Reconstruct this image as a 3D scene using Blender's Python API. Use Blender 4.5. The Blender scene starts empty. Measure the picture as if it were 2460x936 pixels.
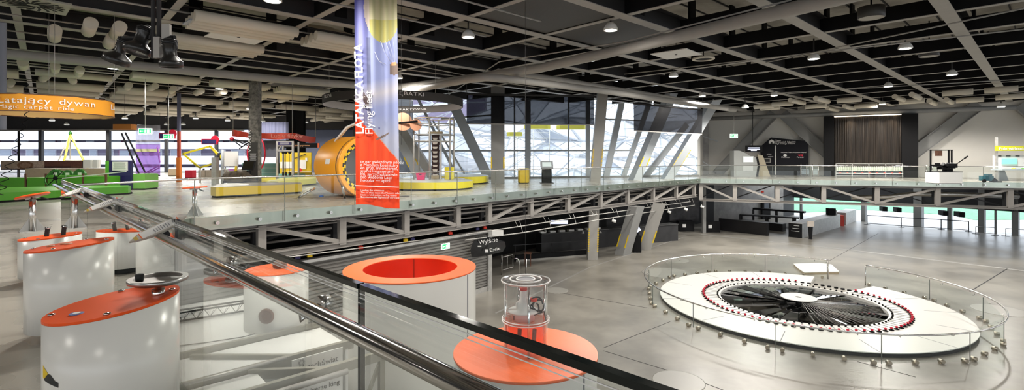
import bpy, bmesh, math, random
from mathutils import Vector, Matrix
V = Vector
sc = bpy.context.scene
COL = sc.collection
rnd = random.Random(7)
pi = math.pi

LAMP_W, SKY, EXPO = 720.0, 2.9, 0.10
# ------------------------------------------------------------------ camera model
F, CX, CY, EYE = 1205.0, 1230.0, 380.0, 1.65     # pixels of a 2460 x 936 frame
LOW = -4.65                                       # lower hall floor
CEIL = 6.25                                       # underside of the beam grid


def W(px, py, Y):
    return V(((px - CX) / F * Y, Y, EYE + (CY - py) / F * Y))


def G(px, py, z=0.0):
    Y = F * (EYE - z) / (py - CY)
    return V(((px - CX) / F * Y, Y, z))


cam_d = bpy.data.cameras.new('camera')
cam = bpy.data.objects.new('camera', cam_d)
COL.objects.link(cam)
cam.location = (0, 0, EYE)
cam.rotation_euler = (pi / 2, 0, 0)
cam_d.sensor_width = 36
cam_d.lens = 36 * F / 2460
cam_d.shift_y = -(468 - CY) / 2460
cam_d.clip_start = 0.05
cam_d.clip_end = 500
sc.camera = cam

# ------------------------------------------------------------------ materials
MATS = {}


def mat(name, col, rough=0.5, metal=0.0, noise=0.0, nscale=3.0, emit=None, estr=1.0, bump=0.0, spec=0.5, aniso=None, rvar=0.0, detail=6, lo=0.2, hi=0.8):
    if name in MATS:
        return MATS[name]
    m = bpy.data.materials.new(name)
    m.use_nodes = True
    nt = m.node_tree
    b = nt.nodes['Principled BSDF']
    c = (*col, 1)
    b.inputs['Base Color'].default_value = c
    b.inputs['Roughness'].default_value = rough
    b.inputs['Metallic'].default_value = metal
    b.inputs['Specular IOR Level'].default_value = spec
    if emit:
        b.inputs['Emission Color'].default_value = (*emit, 1)
        b.inputs['Emission Strength'].default_value = estr
    if noise or bump or rvar:
        tc = nt.nodes.new('ShaderNodeTexCoord')
        mp = nt.nodes.new('ShaderNodeMapping')
        nt.links.new(tc.outputs['Object'], mp.inputs[0])
        if aniso:
            mp.inputs['Scale'].default_value = aniso
        n = nt.nodes.new('ShaderNodeTexNoise')
        n.inputs['Scale'].default_value = nscale
        n.inputs['Detail'].default_value = detail
        n.inputs['Roughness'].default_value = 0.62
        nt.links.new(mp.outputs[0], n.inputs['Vector'])
        if noise:
            cr = nt.nodes.new('ShaderNodeValToRGB')
            cr.color_ramp.interpolation = 'EASE'
            cr.color_ramp.elements[0].position = lo
            cr.color_ramp.elements[1].position = hi
            cr.color_ramp.elements[0].color = (*[max(0, x * (1 - noise)) for x in col], 1)
            cr.color_ramp.elements[1].color = (*[min(1, x * (1 + noise)) for x in col], 1)
            nt.links.new(n.outputs['Fac'], cr.inputs[0])
            nt.links.new(cr.outputs[0], b.inputs['Base Color'])
        if rvar:
            mr = nt.nodes.new('ShaderNodeMapRange')
            mr.inputs[1].default_value = 0.3
            mr.inputs[2].default_value = 0.7
            mr.inputs[3].default_value = max(0.02, rough - rvar)
            mr.inputs[4].default_value = rough + rvar
            nt.links.new(n.outputs['Fac'], mr.inputs[0])
            nt.links.new(mr.outputs[0], b.inputs['Roughness'])
        if bump:
            bp = nt.nodes.new('ShaderNodeBump')
            bp.inputs['Strength'].default_value = bump
            bp.inputs['Distance'].default_value = 0.02
            nt.links.new(n.outputs['Fac'], bp.inputs['Height'])
            nt.links.new(bp.outputs[0], b.inputs['Normal'])
    MATS[name] = m
    return m


def glass_mat(name, tint=(0.93, 0.97, 0.95), k=1.0, rough=0.0, haze=0.0, hcol=(0.8, 0.85, 0.82), ior=1.5):
    m = bpy.data.materials.new(name)
    m.use_nodes = True
    nt = m.node_tree
    nt.nodes.remove(nt.nodes['Principled BSDF'])
    out = nt.nodes['Material Output']
    tr = nt.nodes.new('ShaderNodeBsdfTransparent')
    tr.inputs[0].default_value = (*tint, 1)
    gl = nt.nodes.new('ShaderNodeBsdfGlossy')
    gl.inputs['Roughness'].default_value = rough
    gl.inputs[0].default_value = (1, 1, 1, 1)
    ge = nt.nodes.new('ShaderNodeNewGeometry')
    dt = nt.nodes.new('ShaderNodeVectorMath')
    dt.operation = 'DOT_PRODUCT'
    nt.links.new(ge.outputs['Normal'], dt.inputs[0])
    nt.links.new(ge.outputs['Incoming'], dt.inputs[1])

    def mth(op, a, b=None, c=None):
        n = nt.nodes.new('ShaderNodeMath')
        n.operation = op
        for i, x in enumerate((a, b, c)):
            if x is None:
                continue
            if isinstance(x, (int, float)):
                n.inputs[i].default_value = x
            else:
                nt.links.new(x, n.inputs[i])
        return n.outputs[0]
    ab = mth('ABSOLUTE', dt.outputs['Value'])
    p5 = mth('POWER', mth('SUBTRACT', 1.0, ab), 5.0)
    sch = mth('MULTIPLY_ADD', p5, 0.9, 0.045)
    mu = nt.nodes.new('ShaderNodeMath')
    mu.operation = 'MULTIPLY'
    mu.use_clamp = True
    mu.inputs[1].default_value = k
    nt.links.new(sch, mu.inputs[0])
    mx = nt.nodes.new('ShaderNodeMixShader')
    nt.links.new(mu.outputs[0], mx.inputs[0])
    base = tr
    if haze:
        df = nt.nodes.new('ShaderNodeBsdfDiffuse')
        df.inputs[0].default_value = (*hcol, 1)
        m2 = nt.nodes.new('ShaderNodeMixShader')
        m2.inputs[0].default_value = haze
        nt.links.new(tr.outputs[0], m2.inputs[1])
        nt.links.new(df.outputs[0], m2.inputs[2])
        base = m2
    nt.links.new(base.outputs[0], mx.inputs[1])
    nt.links.new(gl.outputs[0], mx.inputs[2])
    nt.links.new(mx.outputs[0], out.inputs[0])
    MATS[name] = m
    return m


def attr_mat(name, rough=0.6, noise=False):
    m = bpy.data.materials.new(name)
    m.use_nodes = True
    nt = m.node_tree
    b = nt.nodes['Principled BSDF']
    a = nt.nodes.new('ShaderNodeAttribute')
    a.attribute_name = 'art'
    nt.links.new(a.outputs['Color'], b.inputs['Base Color'])
    b.inputs['Roughness'].default_value = rough
    MATS[name] = m
    return m


M_glassf = glass_mat('fence_glass', (0.965, 0.985, 0.975), 0.28, haze=0.006, hcol=(0.75, 0.82, 0.78))
M_floor = mat('polished_concrete', (0.37, 0.35, 0.31), 0.28, noise=0.2, nscale=0.4, rvar=0.08, spec=0.4, detail=4, lo=0.25, hi=0.75)
M_lowfloor = mat('lower_concrete', (0.255, 0.24, 0.212), 0.33, noise=0.30, nscale=0.38, rvar=0.05, spec=0.4, detail=4, lo=0.25, hi=0.75)
M_concrete = mat('raw_concrete', (0.36, 0.35, 0.34), 0.75, noise=0.3, nscale=0.8, bump=0.2)
M_wall = mat('pale_wall', (0.70, 0.68, 0.64), 0.8, noise=0.04, nscale=0.4)
M_deck = mat('ceiling_deck', (0.34, 0.32, 0.28), 0.9, noise=0.35, nscale=0.6)
M_beam = mat('grey_beam_paint', (0.37, 0.355, 0.33), 0.5, noise=0.05, nscale=2)
M_black = mat('matt_black', (0.010, 0.010, 0.011), 0.6, spec=0.12)
M_dark = mat('dark_grey', (0.040, 0.040, 0.043), 0.6, spec=0.25)
M_shadow = mat('shade_black', (0.006, 0.006, 0.006), 0.9)
M_steel = mat('brushed_steel', (0.62, 0.61, 0.59), 0.24, 1.0, noise=0.1, nscale=30, aniso=(0.05, 0.05, 1))
M_chrome = mat('polished_steel', (0.72, 0.71, 0.69), 0.12, 1.0)
M_fascia = mat('fascia_steel', (0.44, 0.45, 0.39), 0.30, 1.0, noise=0.25, nscale=0.6, aniso=(1, 1, 0.1))
M_galv = mat('galvanised_steel', (0.50, 0.49, 0.47), 0.45, 0.6, noise=0.15, nscale=4)
M_col = mat('column_paint', (0.27, 0.27, 0.265), 0.55, noise=0.08, nscale=1)
M_coll = mat('blue_grey_paint', (0.42, 0.45, 0.48), 0.5)
M_truss = mat('truss_paint', (0.30, 0.28, 0.26), 0.55, noise=0.08, nscale=2)
M_white = mat('white_gloss', (0.80, 0.79, 0.75), 0.25)
M_whitem = mat('white_matt', (0.80, 0.80, 0.78), 0.6)
M_cream = mat('cream_tube', (0.66, 0.61, 0.51), 0.7)
M_orange = mat('orange_top', (0.90, 0.10, 0.012), 0.35, spec=0.3)
M_orange2 = mat('orange_lacquer', (0.95, 0.17, 0.05), 0.4, spec=0.3)
M_red = mat('red_inside', (0.72, 0.035, 0.01), 0.4)
M_redc = mat('red_cloth', (0.70, 0.07, 0.035), 0.7)
M_crim = mat('crimson', (0.60, 0.01, 0.04), 0.5)
M_yel = mat('yellow_board', (0.75, 0.52, 0.02), 0.4)
M_yelb = mat('bright_yellow', (0.85, 0.72, 0.03), 0.4)
M_ylime = mat('yellow_green', (0.72, 0.66, 0.10), 0.4)
M_tun = mat('tunnel_orange', (0.88, 0.36, 0.02), 0.35)
M_green = mat('green_board', (0.10, 0.42, 0.02), 0.4)
M_greenl = mat('green_light', (0.22, 0.55, 0.10), 0.4)
M_navy = mat('navy_board', (0.025, 0.02, 0.11), 0.45)
M_teal = mat('teal_board', (0.22, 0.45, 0.40), 0.5)
M_brown = mat('brown_board', (0.16, 0.07, 0.04), 0.6, noise=0.3, nscale=6)
M_wood = mat('pale_wood', (0.50, 0.40, 0.27), 0.55, noise=0.12, nscale=5, aniso=(1, 1, 6))
M_crate = mat('crate_grey_wood', (0.36, 0.31, 0.25), 0.6, noise=0.15, nscale=3)
M_gold = mat('banner_orange', (0.85, 0.36, 0.02), 0.6)
M_goldin = mat('banner_lining', (0.80, 0.52, 0.20), 0.7)
M_pink = mat('pink_plastic', (0.80, 0.02, 0.16), 0.35)
M_copper = mat('copper_disc', (0.62, 0.30, 0.18), 0.45)
M_blue = mat('machine_blue', (0.02, 0.14, 0.18), 0.45)
M_rubber = mat('rubber', (0.02, 0.02, 0.02), 0.8)
M_paper = mat('paper', (0.85, 0.84, 0.80), 0.7)
M_ink = mat('ink', (0.03, 0.03, 0.03), 0.7)
M_inkg = mat('grey_ink', (0.25, 0.25, 0.27), 0.7)
M_letter = mat('white_letters', (0.88, 0.87, 0.86), 0.6)
M_lamp = mat('lamp_glow', (1, 1, 1), 0.5, emit=(1.0, 0.95, 0.86), estr=14)
M_tv = mat('screen_glow', (0.1, 0.1, 0.12), 0.3, emit=(0.75, 0.8, 1.0), estr=1.2)
M_tvg = mat('screen_green', (0.1, 0.3, 0.2), 0.3, emit=(0.25, 0.9, 0.6), estr=1.0)
M_screen = mat('screen_pale', (0.6, 0.68, 0.66), 0.3, emit=(0.75, 0.9, 0.88), estr=0.35)
M_exit = mat('exit_green', (0.02, 0.4, 0.12), 0.4, emit=(0.03, 0.62, 0.2), estr=0.9)
M_exitw = mat('exit_white', (0.9, 0.95, 0.9), 0.4, emit=(0.85, 1.0, 0.9), estr=1.1)
M_foil = mat('foil_duct', (0.66, 0.63, 0.58), 0.28, 1.0, bump=1.0, nscale=14)
M_mirror = mat('mirror', (0.55, 0.56, 0.57), 0.03, 1.0)
M_lawn = mat('lawn', (0.20, 0.46, 0.27), 0.9, noise=0.25, nscale=2)
M_pave = mat('paving', (0.66, 0.66, 0.68), 0.8, noise=0.08, nscale=0.8)
M_purple = mat('purple_frame', (0.18, 0.04, 0.30), 0.5)
M_hazy = mat('hazard_yellow', (0.80, 0.55, 0.01), 0.5)
M_shutter = mat('shutter_grey', (0.25, 0.24, 0.225), 0.45, 0.2)
M_curt = mat('bronze_curtain', (0.026, 0.019, 0.014), 0.36, 0.45, noise=0.85, nscale=5, aniso=(1, 1, 0.06), bump=0.5)
M_rock = mat('camouflage', (0.085, 0.065, 0.04), 0.8, noise=0.8, nscale=4, bump=0.6)
M_pillar = mat('printed_pillar', (0.17, 0.155, 0.135), 0.7, noise=0.75, nscale=7)
M_mesh = mat('mesh_panel', (0.055, 0.053, 0.05), 0.6, noise=0.2, nscale=40)
M_bwall = mat('apartment_wall', (0.22, 0.19, 0.27), 0.8, noise=0.1, nscale=0.6)
M_bband = mat('apartment_band', (0.80, 0.80, 0.86), 0.7)
M_bpane = mat('apartment_pane', (0.36, 0.42, 0.52), 0.15)
M_lat = mat('lattice_panel', (0.90, 0.92, 0.95), 0.6, noise=0.12, nscale=0.3)
M_latg = mat('lattice_grey', (0.50, 0.54, 0.60), 0.6)
M_latf = mat('lattice_member', (0.50, 0.53, 0.57), 0.5)
M_bluewall = mat('blue_louvre', (0.10, 0.12, 0.20), 0.6)
M_cloth = mat('grey_drape', (0.32, 0.34, 0.40), 0.8)
M_knob = mat('brown_knob', (0.14, 0.05, 0.025), 0.5)
M_bg = mat('hall_wall', (0.30, 0.29, 0.28), 0.9)
M_glass = glass_mat('clear_glass', (0.965, 0.985, 0.975), 1.7, haze=0.014, hcol=(0.75, 0.82, 0.78))
M_glassg = glass_mat('green_edge_glass', (0.93, 0.97, 0.95), 1.0, haze=0.02)
M_pane = glass_mat('window_glass', (0.93, 0.95, 0.97), 0.7)
M_acryl = glass_mat('acrylic', (0.96, 0.97, 0.97), 1.6, haze=0.06, hcol=(0.9, 0.9, 0.9))
M_acrylo = glass_mat('orange_reflection_tint', (1.0, 0.55, 0.42), 1.0, haze=0.18, hcol=(0.9, 0.25, 0.12))
M_blind = glass_mat('roller_blind', (0.36, 0.37, 0.39), 0.12, rough=0.3, haze=0.42, hcol=(0.018, 0.018, 0.02))
M_net = glass_mat('purple_net', (0.80, 0.66, 0.92), 0.3, rough=0.4, haze=0.40, hcol=(0.30, 0.13, 0.46))
M_netg = glass_mat('grey_net', (0.86, 0.86, 0.92), 0.3, rough=0.4, haze=0.35, hcol=(0.5, 0.5, 0.56))
M_art = attr_mat('printed_banner', 0.55)
M_edge = mat('glass_edge', (0.004, 0.008, 0.008), 0.08)
M_mirrord = mat("dark_mirror", (0.34, 0.34, 0.35), 0.04, 1.0)
M_plat = mat('platform_white', (0.80, 0.79, 0.755), 0.35)

# ------------------------------------------------------------------ mesh builder
LOCS = {}


class MB:
    def __init__(s, m=None):
        s.v, s.f, s.mi, s.sm = [], [], [], []
        s.m = m or Matrix.Identity(4)
        s.c = 0

    def add(s, vs, fs, smooth=False):
        b = len(s.v)
        s.v += [s.m @ V(p) for p in vs]
        for f in fs:
            s.f.append([b + i for i in f])
            s.mi.append(s.c)
            s.sm.append(smooth)
        return s

    def box(s, c, d, rz=0.0, bev=0.0):
        r = Matrix.Rotation(rz, 3, 'Z')
        x, y, z = d[0] / 2, d[1] / 2, d[2] / 2
        if bev > 0:
            b = min(bev, x * .45, y * .45)
            poly = [(-x + b, -y), (x - b, -y), (x, -y + b), (x, y - b), (x - b, y), (-x + b, y), (-x, y - b), (-x, -y + b)]
            poly = [(r @ V((p[0], p[1], 0))) for p in poly]
            return s.prism([(p.x + c[0], p.y + c[1]) for p in poly], c[2] - z, c[2] + z)
        vs = [V(c) + r @ V((i * x, j * y, k * z)) for k in (-1, 1) for j in (-1, 1) for i in (-1, 1)]
        return s.add(vs, [(0, 2, 3, 1), (4, 5, 7, 6), (0, 1, 5, 4), (2, 6, 7, 3), (0, 4, 6, 2), (1, 3, 7, 5)])

    def beam(s, p, q, w, h, up=(0, 0, 1)):
        p, q, up = V(p), V(q), V(up)
        d = (q - p).normalized()
        x = d.cross(up)
        if x.length < 1e-4:
            x = d.cross(V((1, 0, 0)))
        x.normalize()
        y = x.cross(d).normalized()
        vs = [o + x * (i * w / 2) + y * (j * h / 2) for o in (p, q) for j in (-1, 1) for i in (-1, 1)]
        return s.add(vs, [(0, 1, 3, 2), (4, 6, 7, 5), (0, 4, 5, 1), (2, 3, 7, 6), (0, 2, 6, 4), (1, 5, 7, 3)])

    def ibeam(s, p, q, w, h, up=(0, 0, 1), t=0.05):
        # web in the plane of up, flanges w wide; h deep; one connected section
        p, q, up = V(p), V(q), V(up)
        d = (q - p).normalized()
        x = d.cross(up).normalized()
        y = x.cross(d).normalized()
        a, b, k, u = w / 2, h / 2, t / 2, t
        pr = [(-a, -b), (a, -b), (a, -b + u), (k, -b + u), (k, b - u), (a, b - u), (a, b), (-a, b), (-a, b - u), (-k, b - u), (-k, -b + u), (-a, -b + u)]
        n = len(pr)
        vs = [o + x * i + y * j for o in (p, q) for i, j in pr]
        fs = [(i, (i + 1) % n, n + (i + 1) % n, n + i) for i in range(n)] + [tuple(range(n))[::-1], tuple(range(n, 2 * n))]
        return s.add(vs, fs)

    def tube(s, pts, r, n=8, closed=False, smooth=True):
        pts = [V(p) for p in pts]
        N = len(pts)
        vs, fs = [], []
        px = None
        for i, p in enumerate(pts):
            a = pts[i - 1] if (i > 0 or closed) else p
            b = pts[(i + 1) % N] if (i < N - 1 or closed) else p
            d = (b - a).normalized()
            if px is None:
                ref = V((0, 0, 1)) if abs(d.z) < 0.9 else V((1, 0, 0))
                px = d.cross(ref).normalized()
            else:
                px = (px - d * px.dot(d))
                if px.length < 1e-5:
                    px = d.cross(V((0, 0, 1)))
                px.normalize()
            py = d.cross(px)
            rr = r[i] if isinstance(r, (list, tuple)) else r
            vs += [p + (px * math.cos(2 * pi * k / n) + py * math.sin(2 * pi * k / n)) * rr for k in range(n)]
        for i in range(N if closed else N - 1):
            j = (i + 1) % N
            fs += [(i * n + k, i * n + (k + 1) % n, j * n + (k + 1) % n, j * n + k) for k in range(n)]
        s.add(vs, fs, smooth)
        if not closed:
            s.add(vs[:n], [tuple(range(n))[::-1]])
            s.add(vs[-n:], [tuple(range(n))])
        return s

    def lathe(s, prof, c=(0, 0, 0), n=32, a0=0.0, a1=2 * pi, caps=True, smooth=True):
        full = abs(a1 - a0 - 2 * pi) < 1e-6
        k = n if full else n + 1
        c = V(c)
        vs = []
        for r, z in prof:
            vs += [c + V((r * math.cos(a0 + (a1 - a0) * i / n), r * math.sin(a0 + (a1 - a0) * i / n), z)) for i in range(k)]
        for j in range(len(prof) - 1):
            hard = abs(prof[j][1] - prof[j + 1][1]) < 1e-6
            fs = [(i, (i + 1) % k, k + (i + 1) % k, k + i) for i in range(n)]
            s.add(vs[j * k:(j + 2) * k], fs, smooth and not hard)
        if caps and full:
            if prof[0][0] > 1e-6:
                s.add(vs[:k], [tuple(range(k))[::-1]])
            if prof[-1][0] > 1e-6:
                s.add(vs[-k:], [tuple(range(k))])
        return s

    def prism(s, poly, z0, z1):
        n = len(poly)
        if sum(poly[i][0] * poly[(i + 1) % n][1] - poly[(i + 1) % n][0] * poly[i][1] for i in range(n)) < 0:
            poly = poly[::-1]
        vs = [(p[0], p[1], z0) for p in poly] + [(p[0], p[1], z1) for p in poly]
        fs = [tuple(range(n))[::-1], tuple(range(n, 2 * n))] + [(i, (i + 1) % n, n + (i + 1) % n, n + i) for i in range(n)]
        return s.add(vs, fs)

    def extr(s, poly, vec):
        poly = [V(p) for p in poly]
        n = len(poly)
        vec = V(vec)
        vs = poly + [p + vec for p in poly]
        return s.add(vs, [tuple(range(n))[::-1], tuple(range(n, 2 * n))] + [(i, (i + 1) % n, n + (i + 1) % n, n + i) for i in range(n)])

    def ball(s, c, r, n=12, k=8, sz=1.0):
        prof = [(max(1e-4, r * math.sin(pi * i / k)), -r * sz * math.cos(pi * i / k)) for i in range(k + 1)]
        return s.lathe(prof, c, n, caps=False)

    def build(s, name, m, parent=None, loc=None, colors=None, fix=True):
        off = V((0, 0, 0))
        if parent is not None:
            off = LOCS.get(parent.name, V((0, 0, 0)))
        elif loc is not None:
            off = V(loc)
        me = bpy.data.meshes.new(name)
        me.from_pydata([tuple(p - off) for p in s.v], [], s.f)
        for mm in (m if isinstance(m, (list, tuple)) else [m]):
            me.materials.append(mm)
        me.polygons.foreach_set('material_index', s.mi)
        me.polygons.foreach_set('use_smooth', s.sm)
        if colors is not None:
            at = me.attributes.new('art', 'FLOAT_COLOR', 'FACE')
            at.data.foreach_set('color', [x for c in colors for x in (*c, 1)])
        elif fix:
            bm = bmesh.new()
            bm.from_mesh(me)
            bmesh.ops.remove_doubles(bm, verts=bm.verts, dist=1e-5)
            bmesh.ops.recalc_face_normals(bm, faces=bm.faces)
            bm.to_mesh(me)
            bm.free()
        me.update()
        o = bpy.data.objects.new(name, me)
        COL.objects.link(o)
        if parent is not None:
            o.parent = parent
            LOCS[o.name] = off
        else:
            o.location = off
            LOCS[o.name] = off
        return o


def tag(o, label, cat, group=None, kind=None):
    o['label'] = label
    o['category'] = cat
    if group:
        o['group'] = group
    if kind:
        o['kind'] = kind
    return o


def T(name, label, cat, loc=(0, 0, 0), group=None):
    o = bpy.data.objects.new(name, None)
    COL.objects.link(o)
    o.empty_display_size = 0.2
    o.location = loc
    LOCS[o.name] = V(loc)
    return tag(o, label, cat, group)


def S(name, mb, m, parent=None):
    o = mb.build(name, m, parent)
    if parent is None:
        o['kind'] = 'structure'
    return o


def dup(root, loc, rz=0.0, label=None, group=None):
    kids = [c for c in root.children]
    r = root.copy()
    COL.objects.link(r)
    r.location = loc
    r.rotation_euler = (0, 0, rz)
    LOCS[r.name] = V(loc)
    if label:
        r['label'] = label
    if group:
        r['group'] = group
    for ch in kids:
        c = ch.copy()
        COL.objects.link(c)
        c.parent = r
        for g in list(ch.children):
            d = g.copy()
            COL.objects.link(d)
            d.parent = c
    return r


def frame(o, xdir, up=(0, 0, 1)):
    """matrix with origin o, x along xdir, z along up (so y = up x xdir)"""
    x = V(xdir).normalized()
    z = V(up)
    z = (z - x * z.dot(x)).normalized()
    y = z.cross(x)
    m = Matrix((x, y, z)).transposed().to_4x4()
    m.translation = V(o)
    return m


def text(s, size, o, xdir, up, align='LEFT', ext=0.004, space=1.0, sx=1.0, lsp=1.0, bold=0.0):
    """an MB of letters lying in the plane spanned by xdir and up, facing xdir x up, first baseline at o"""
    cu = bpy.data.curves.new('t', 'FONT')
    cu.body = s
    cu.size = size
    cu.align_x = align
    cu.extrude = ext
    cu.offset = bold
    cu.space_character = space
    cu.space_line = lsp
    cu.resolution_u = 2
    to = bpy.data.objects.new('t', cu)
    COL.objects.link(to)
    dg = bpy.context.evaluated_depsgraph_get()
    dg.update()
    me = bpy.data.meshes.new_from_object(to.evaluated_get(dg))
    x = V(xdir).normalized()
    y = V(up)
    y = (y - x * y.dot(x)).normalized()
    z = x.cross(y)
    mb = MB()
    o = V(o)
    mb.add([o + x * (v.co.x * sx) + y * v.co.y + z * (v.co.z + ext) for v in me.vertices], [tuple(p.vertices) for p in me.polygons])
    bpy.data.objects.remove(to)
    bpy.data.meshes.remove(me)
    bpy.data.curves.remove(cu)
    return mb


def lerp(a, b, t):
    return a + (b - a) * t


def v2(p):
    return (p[0], p[1])
# ================================================================== THE SETTING
C0 = V((-9.3, 10.35, 0))                 # corner of the two balustrades
G0 = V((-0.527, 1.76, 0))
A0_ = V((-8.8, 13.75, 0))
D1 = (G0 - C0).normalized()              # near balustrade runs from C0 along D1
N1 = V((D1.y, -D1.x, 0))                 # towards the visitors' side
if N1.dot(V((0, 0, 0)) - G0) < 0:
    N1 = -N1
M0 = V((2.3, 27.4, 0))
K0 = V((15.2, 40.6, 0))
E0 = V((34.4, 33.7, 0))
D3 = (E0 - K0).normalized()
E1 = K0 + D3 * 50
R1 = C0 + D1 * 45
EDGE2 = [C0, A0_, M0, K0]                     # far-side balustrade line


def fac(px, py, off=0.0):                # on the glazed facade plane
    k = (px - CX) / F
    Y = (40.63 - off) / (1 - .298 * k)
    return W(px, py, Y)


def wal(px, py, off=0.0):                # on the end wall plane, off metres in front of it
    k = (px - CX) / F
    Y = (65.18 - off * 1.153) / (1 + .5755 * k)
    return W(px, py, Y)


ROOM = [(-62, -20), (-62, 58.4), (-11.5, 58.4), (-11.5, 37.2), (17.0, 45.7), (20.3, 53.5), (62, 29.5), (62, -20)]
mb = MB()
mb.prism([v2(C0), v2(C0 + N1 * .06), v2(R1 + N1 * .06), (-62, R1.y - 4), (-62, 58.4), (-11.5, 58.4), (-11.5, 37.2), (17, 45.7), (20.3, 53.5), (62, 29.5), v2(E1), v2(K0), v2(M0), v2(A0_)], -0.33, 0)
S('floor', mb, M_floor)
mb = MB()
mb.prism([(-70, -45), (-70, 56), (10, 56), (24.5, 67), (31.5, 56.0), (62, 8.0), (62, -45)], LOW - 0.2, LOW)
S('floor_lower', mb, M_lowfloor)
mb = MB()
mb.prism([(31.5, 56.0), (24.5, 67), (24.5, 130), (160, 130), (160, 8), (62, 8)], LOW - 0.25, LOW - 0.02)
o = mb.build('pavement', M_pave, loc=(60, 60, LOW))
o['kind'] = 'structure'
mb = MB()
p = [G(1890, 511, LOW), G(1985, 508, LOW), G(2030, 503, LOW), G(2100, 505, LOW), G(2290, 516, LOW), G(2340, 528, LOW), G(2480, 527, LOW), V((150, 62, LOW)), V((150, 128, LOW)), V((30, 128, LOW))]
mb.prism([v2(q) for q in p], LOW - 0.02, LOW + 0.03)
tag(mb.build('lawn', M_lawn, loc=(70, 90, LOW)), 'bright green lawn beyond the pale paving outside the lower windows', 'lawn', kind='stuff')

mb = MB()
mb.prism(ROOM, 8.3, 8.6)
S('ceiling', mb, M_deck)


def wall_piece(a, b, z0, z1, th=0.3):
    a, b = V((a[0], a[1], 0)), V((b[0], b[1], 0))
    d = (b - a).normalized()
    n = V((-d.y, d.x, 0)) * th
    m = MB()
    m.prism([v2(a), v2(b), v2(b + n), v2(a + n)], z0, z1)
    return m


# walls behind and beside the viewer
m = wall_piece((-62, 58), (-62, -20), LOW, 8.3)
S('wall_west', m, M_bg)
# (unseen sides opened up between posts and rails to add fill daylight)
def glazed(name, a, b, step):
    a, b = V((a[0], a[1], 0)), V((b[0], b[1], 0))
    n = int((b - a).length / step)
    m = MB()
    for k in range(n + 1):
        p = lerp(a, b, k / n)
        m.box((p.x, p.y, (LOW + 8.3) / 2), (.4, .4, 8.3 - LOW))
    for z0, z1 in ((LOW, LOW + .4), (-.4, .3), (4.4, 8.3)):
        m.beam(a + V((0, 0, (z0 + z1) / 2)), b + V((0, 0, (z0 + z1) / 2)), .3, z1 - z0)
    S(name, m, M_bg)


glazed('wall_south', (-62, -20), (62, -20), 5.5)
glazed('wall_east', (62, -20), (62, 29.5), 5.5)
# end wall of the gallery (px 1690 .. beyond the frame)
wa, wb = V((20.3, 53.5, 0)), V((62, 29.5, 0))
m = MB()
d = (wb - wa).normalized()
n = V((-d.y, d.x, 0))
if n.y < 0:
    n = -n
m.prism([v2(wa), v2(wb), v2(wb + n * .3), v2(wa + n * .3)], -0.3, 8.3)
S('wall_north', m, M_wall)
WN = -n                                   # wall normal, towards the viewer
WD = d

# left hall: window band (sill at floor, head 4.3 m), header above
YW = 58.0
m = wall_piece((-11.5, 58.4), (-62, 58.4), 4.95, 8.3)
S('wall_header', m, M_dark)
m = MB().beam((-62, YW, 4.88), (-31, YW, 4.88), .25, .16)
S('trim_1', m, M_beam)
m = MB()
for px in (99, 261, 400, 520):
    b = W(px, 400, YW)
    m.box((b.x, YW, 2.45), (.38 if px < 300 else .28, .35, 4.9))
m.box((-47, YW, 0.06), (30, .3, .12))
S('window_frame', m, M_dark)
m = MB().box((-47, YW + .1, 2.45), (30.4, .02, 4.8))
S('window_1', m, M_pane)
# darker stretch behind the red canopy
xa, xb = W(560, 0, 58).x, -11.5
m = wall_piece((xb, 58.4), (xa + 5.2, 58.4), 0, 5.0)
S('wall_blue', m, M_bluewall)
m = MB()
for k in range(9):
    m.box((lerp(xa + 5.2, xb, .5), 58.3, 2.2 + k * .3), (xb - xa - 5.4, .06, .05))
S('trim_2', m, M_dark)
m = MB()
for px in (700, 722):
    b = W(px, 400, 46.5)
    m.box((b.x, 46.5, 3.1), (.75, .5, 6.2))
S('column_dark', m, M_black)
m = wall_piece((-11.5, 37.2), (-11.5, 58.4), 0, 8.3)
S('wall_inner', m, M_dark)

# ------------------------------------------------------------------ glazed facade in the middle
fa, fb = V((-11.5, 37.2, 0)), V((17.0, 45.7, 0))
fd = (fb - fa).normalized()
fn = V((fd.y, -fd.x, 0))
m = MB().beam(fa + V((0, 0, 7.4)), fb + V((0, 0, 7.4)), .3, 1.2)
S('trim_3', m, M_dark)
m = MB().beam(fa + V((0, 0, .08)), fb + V((0, 0, .08)), .3, .16)
S('trim_4', m, M_col)
m = MB()
m.beam(fac(962, 362), fac(1520, 361), .12, .14)
m.beam(fac(1436, 285), fac(1550, 290), .12, .12)
m.beam(fac(1060, 285), fac(1200, 275), .12, .12)
for (bx, by, tx, ty, w) in ((1268, 436, 1268, 225, .45), (1412, 434, 1412, 225, .35), (1236, 436, 1236, 225, .1), (1366, 436, 1366, 225, .1),
                            (1455, 431, 1497, 228, .55), (1496, 429, 1562, 240, .45), (1549, 426, 1650, 298, .55), (1105, 438, 998, 225, .2),
                            (1178, 437, 1072, 215, .75), (1128, 438, 1040, 290, .12)):
    a, b = fac(bx, by), fac(tx, ty)
    b = a + (b - a) * 1.0
    m.beam(a, b, .14, w, up=fd)
S('window_frame_mullions', m, M_coll)
m = MB().beam(fa + fn * -.12 + V((0, 0, 3.1)), fb + fn * -.12 + V((0, 0, 3.4)), .02, 6.6)
S('window_2', m, M_pane)
m = MB().beam(fb + V((0, 0, 4.1)), wa + V((0, 0, 4.1)), .2, 8.2)
S('wall_corner', m, M_wall)
m = MB()
a = wal(1690, 417, .4)
m.box((a.x, a.y, 3.2), (.9, .5, 6.4), .2)
S('column_concrete', m, M_concrete)


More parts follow.
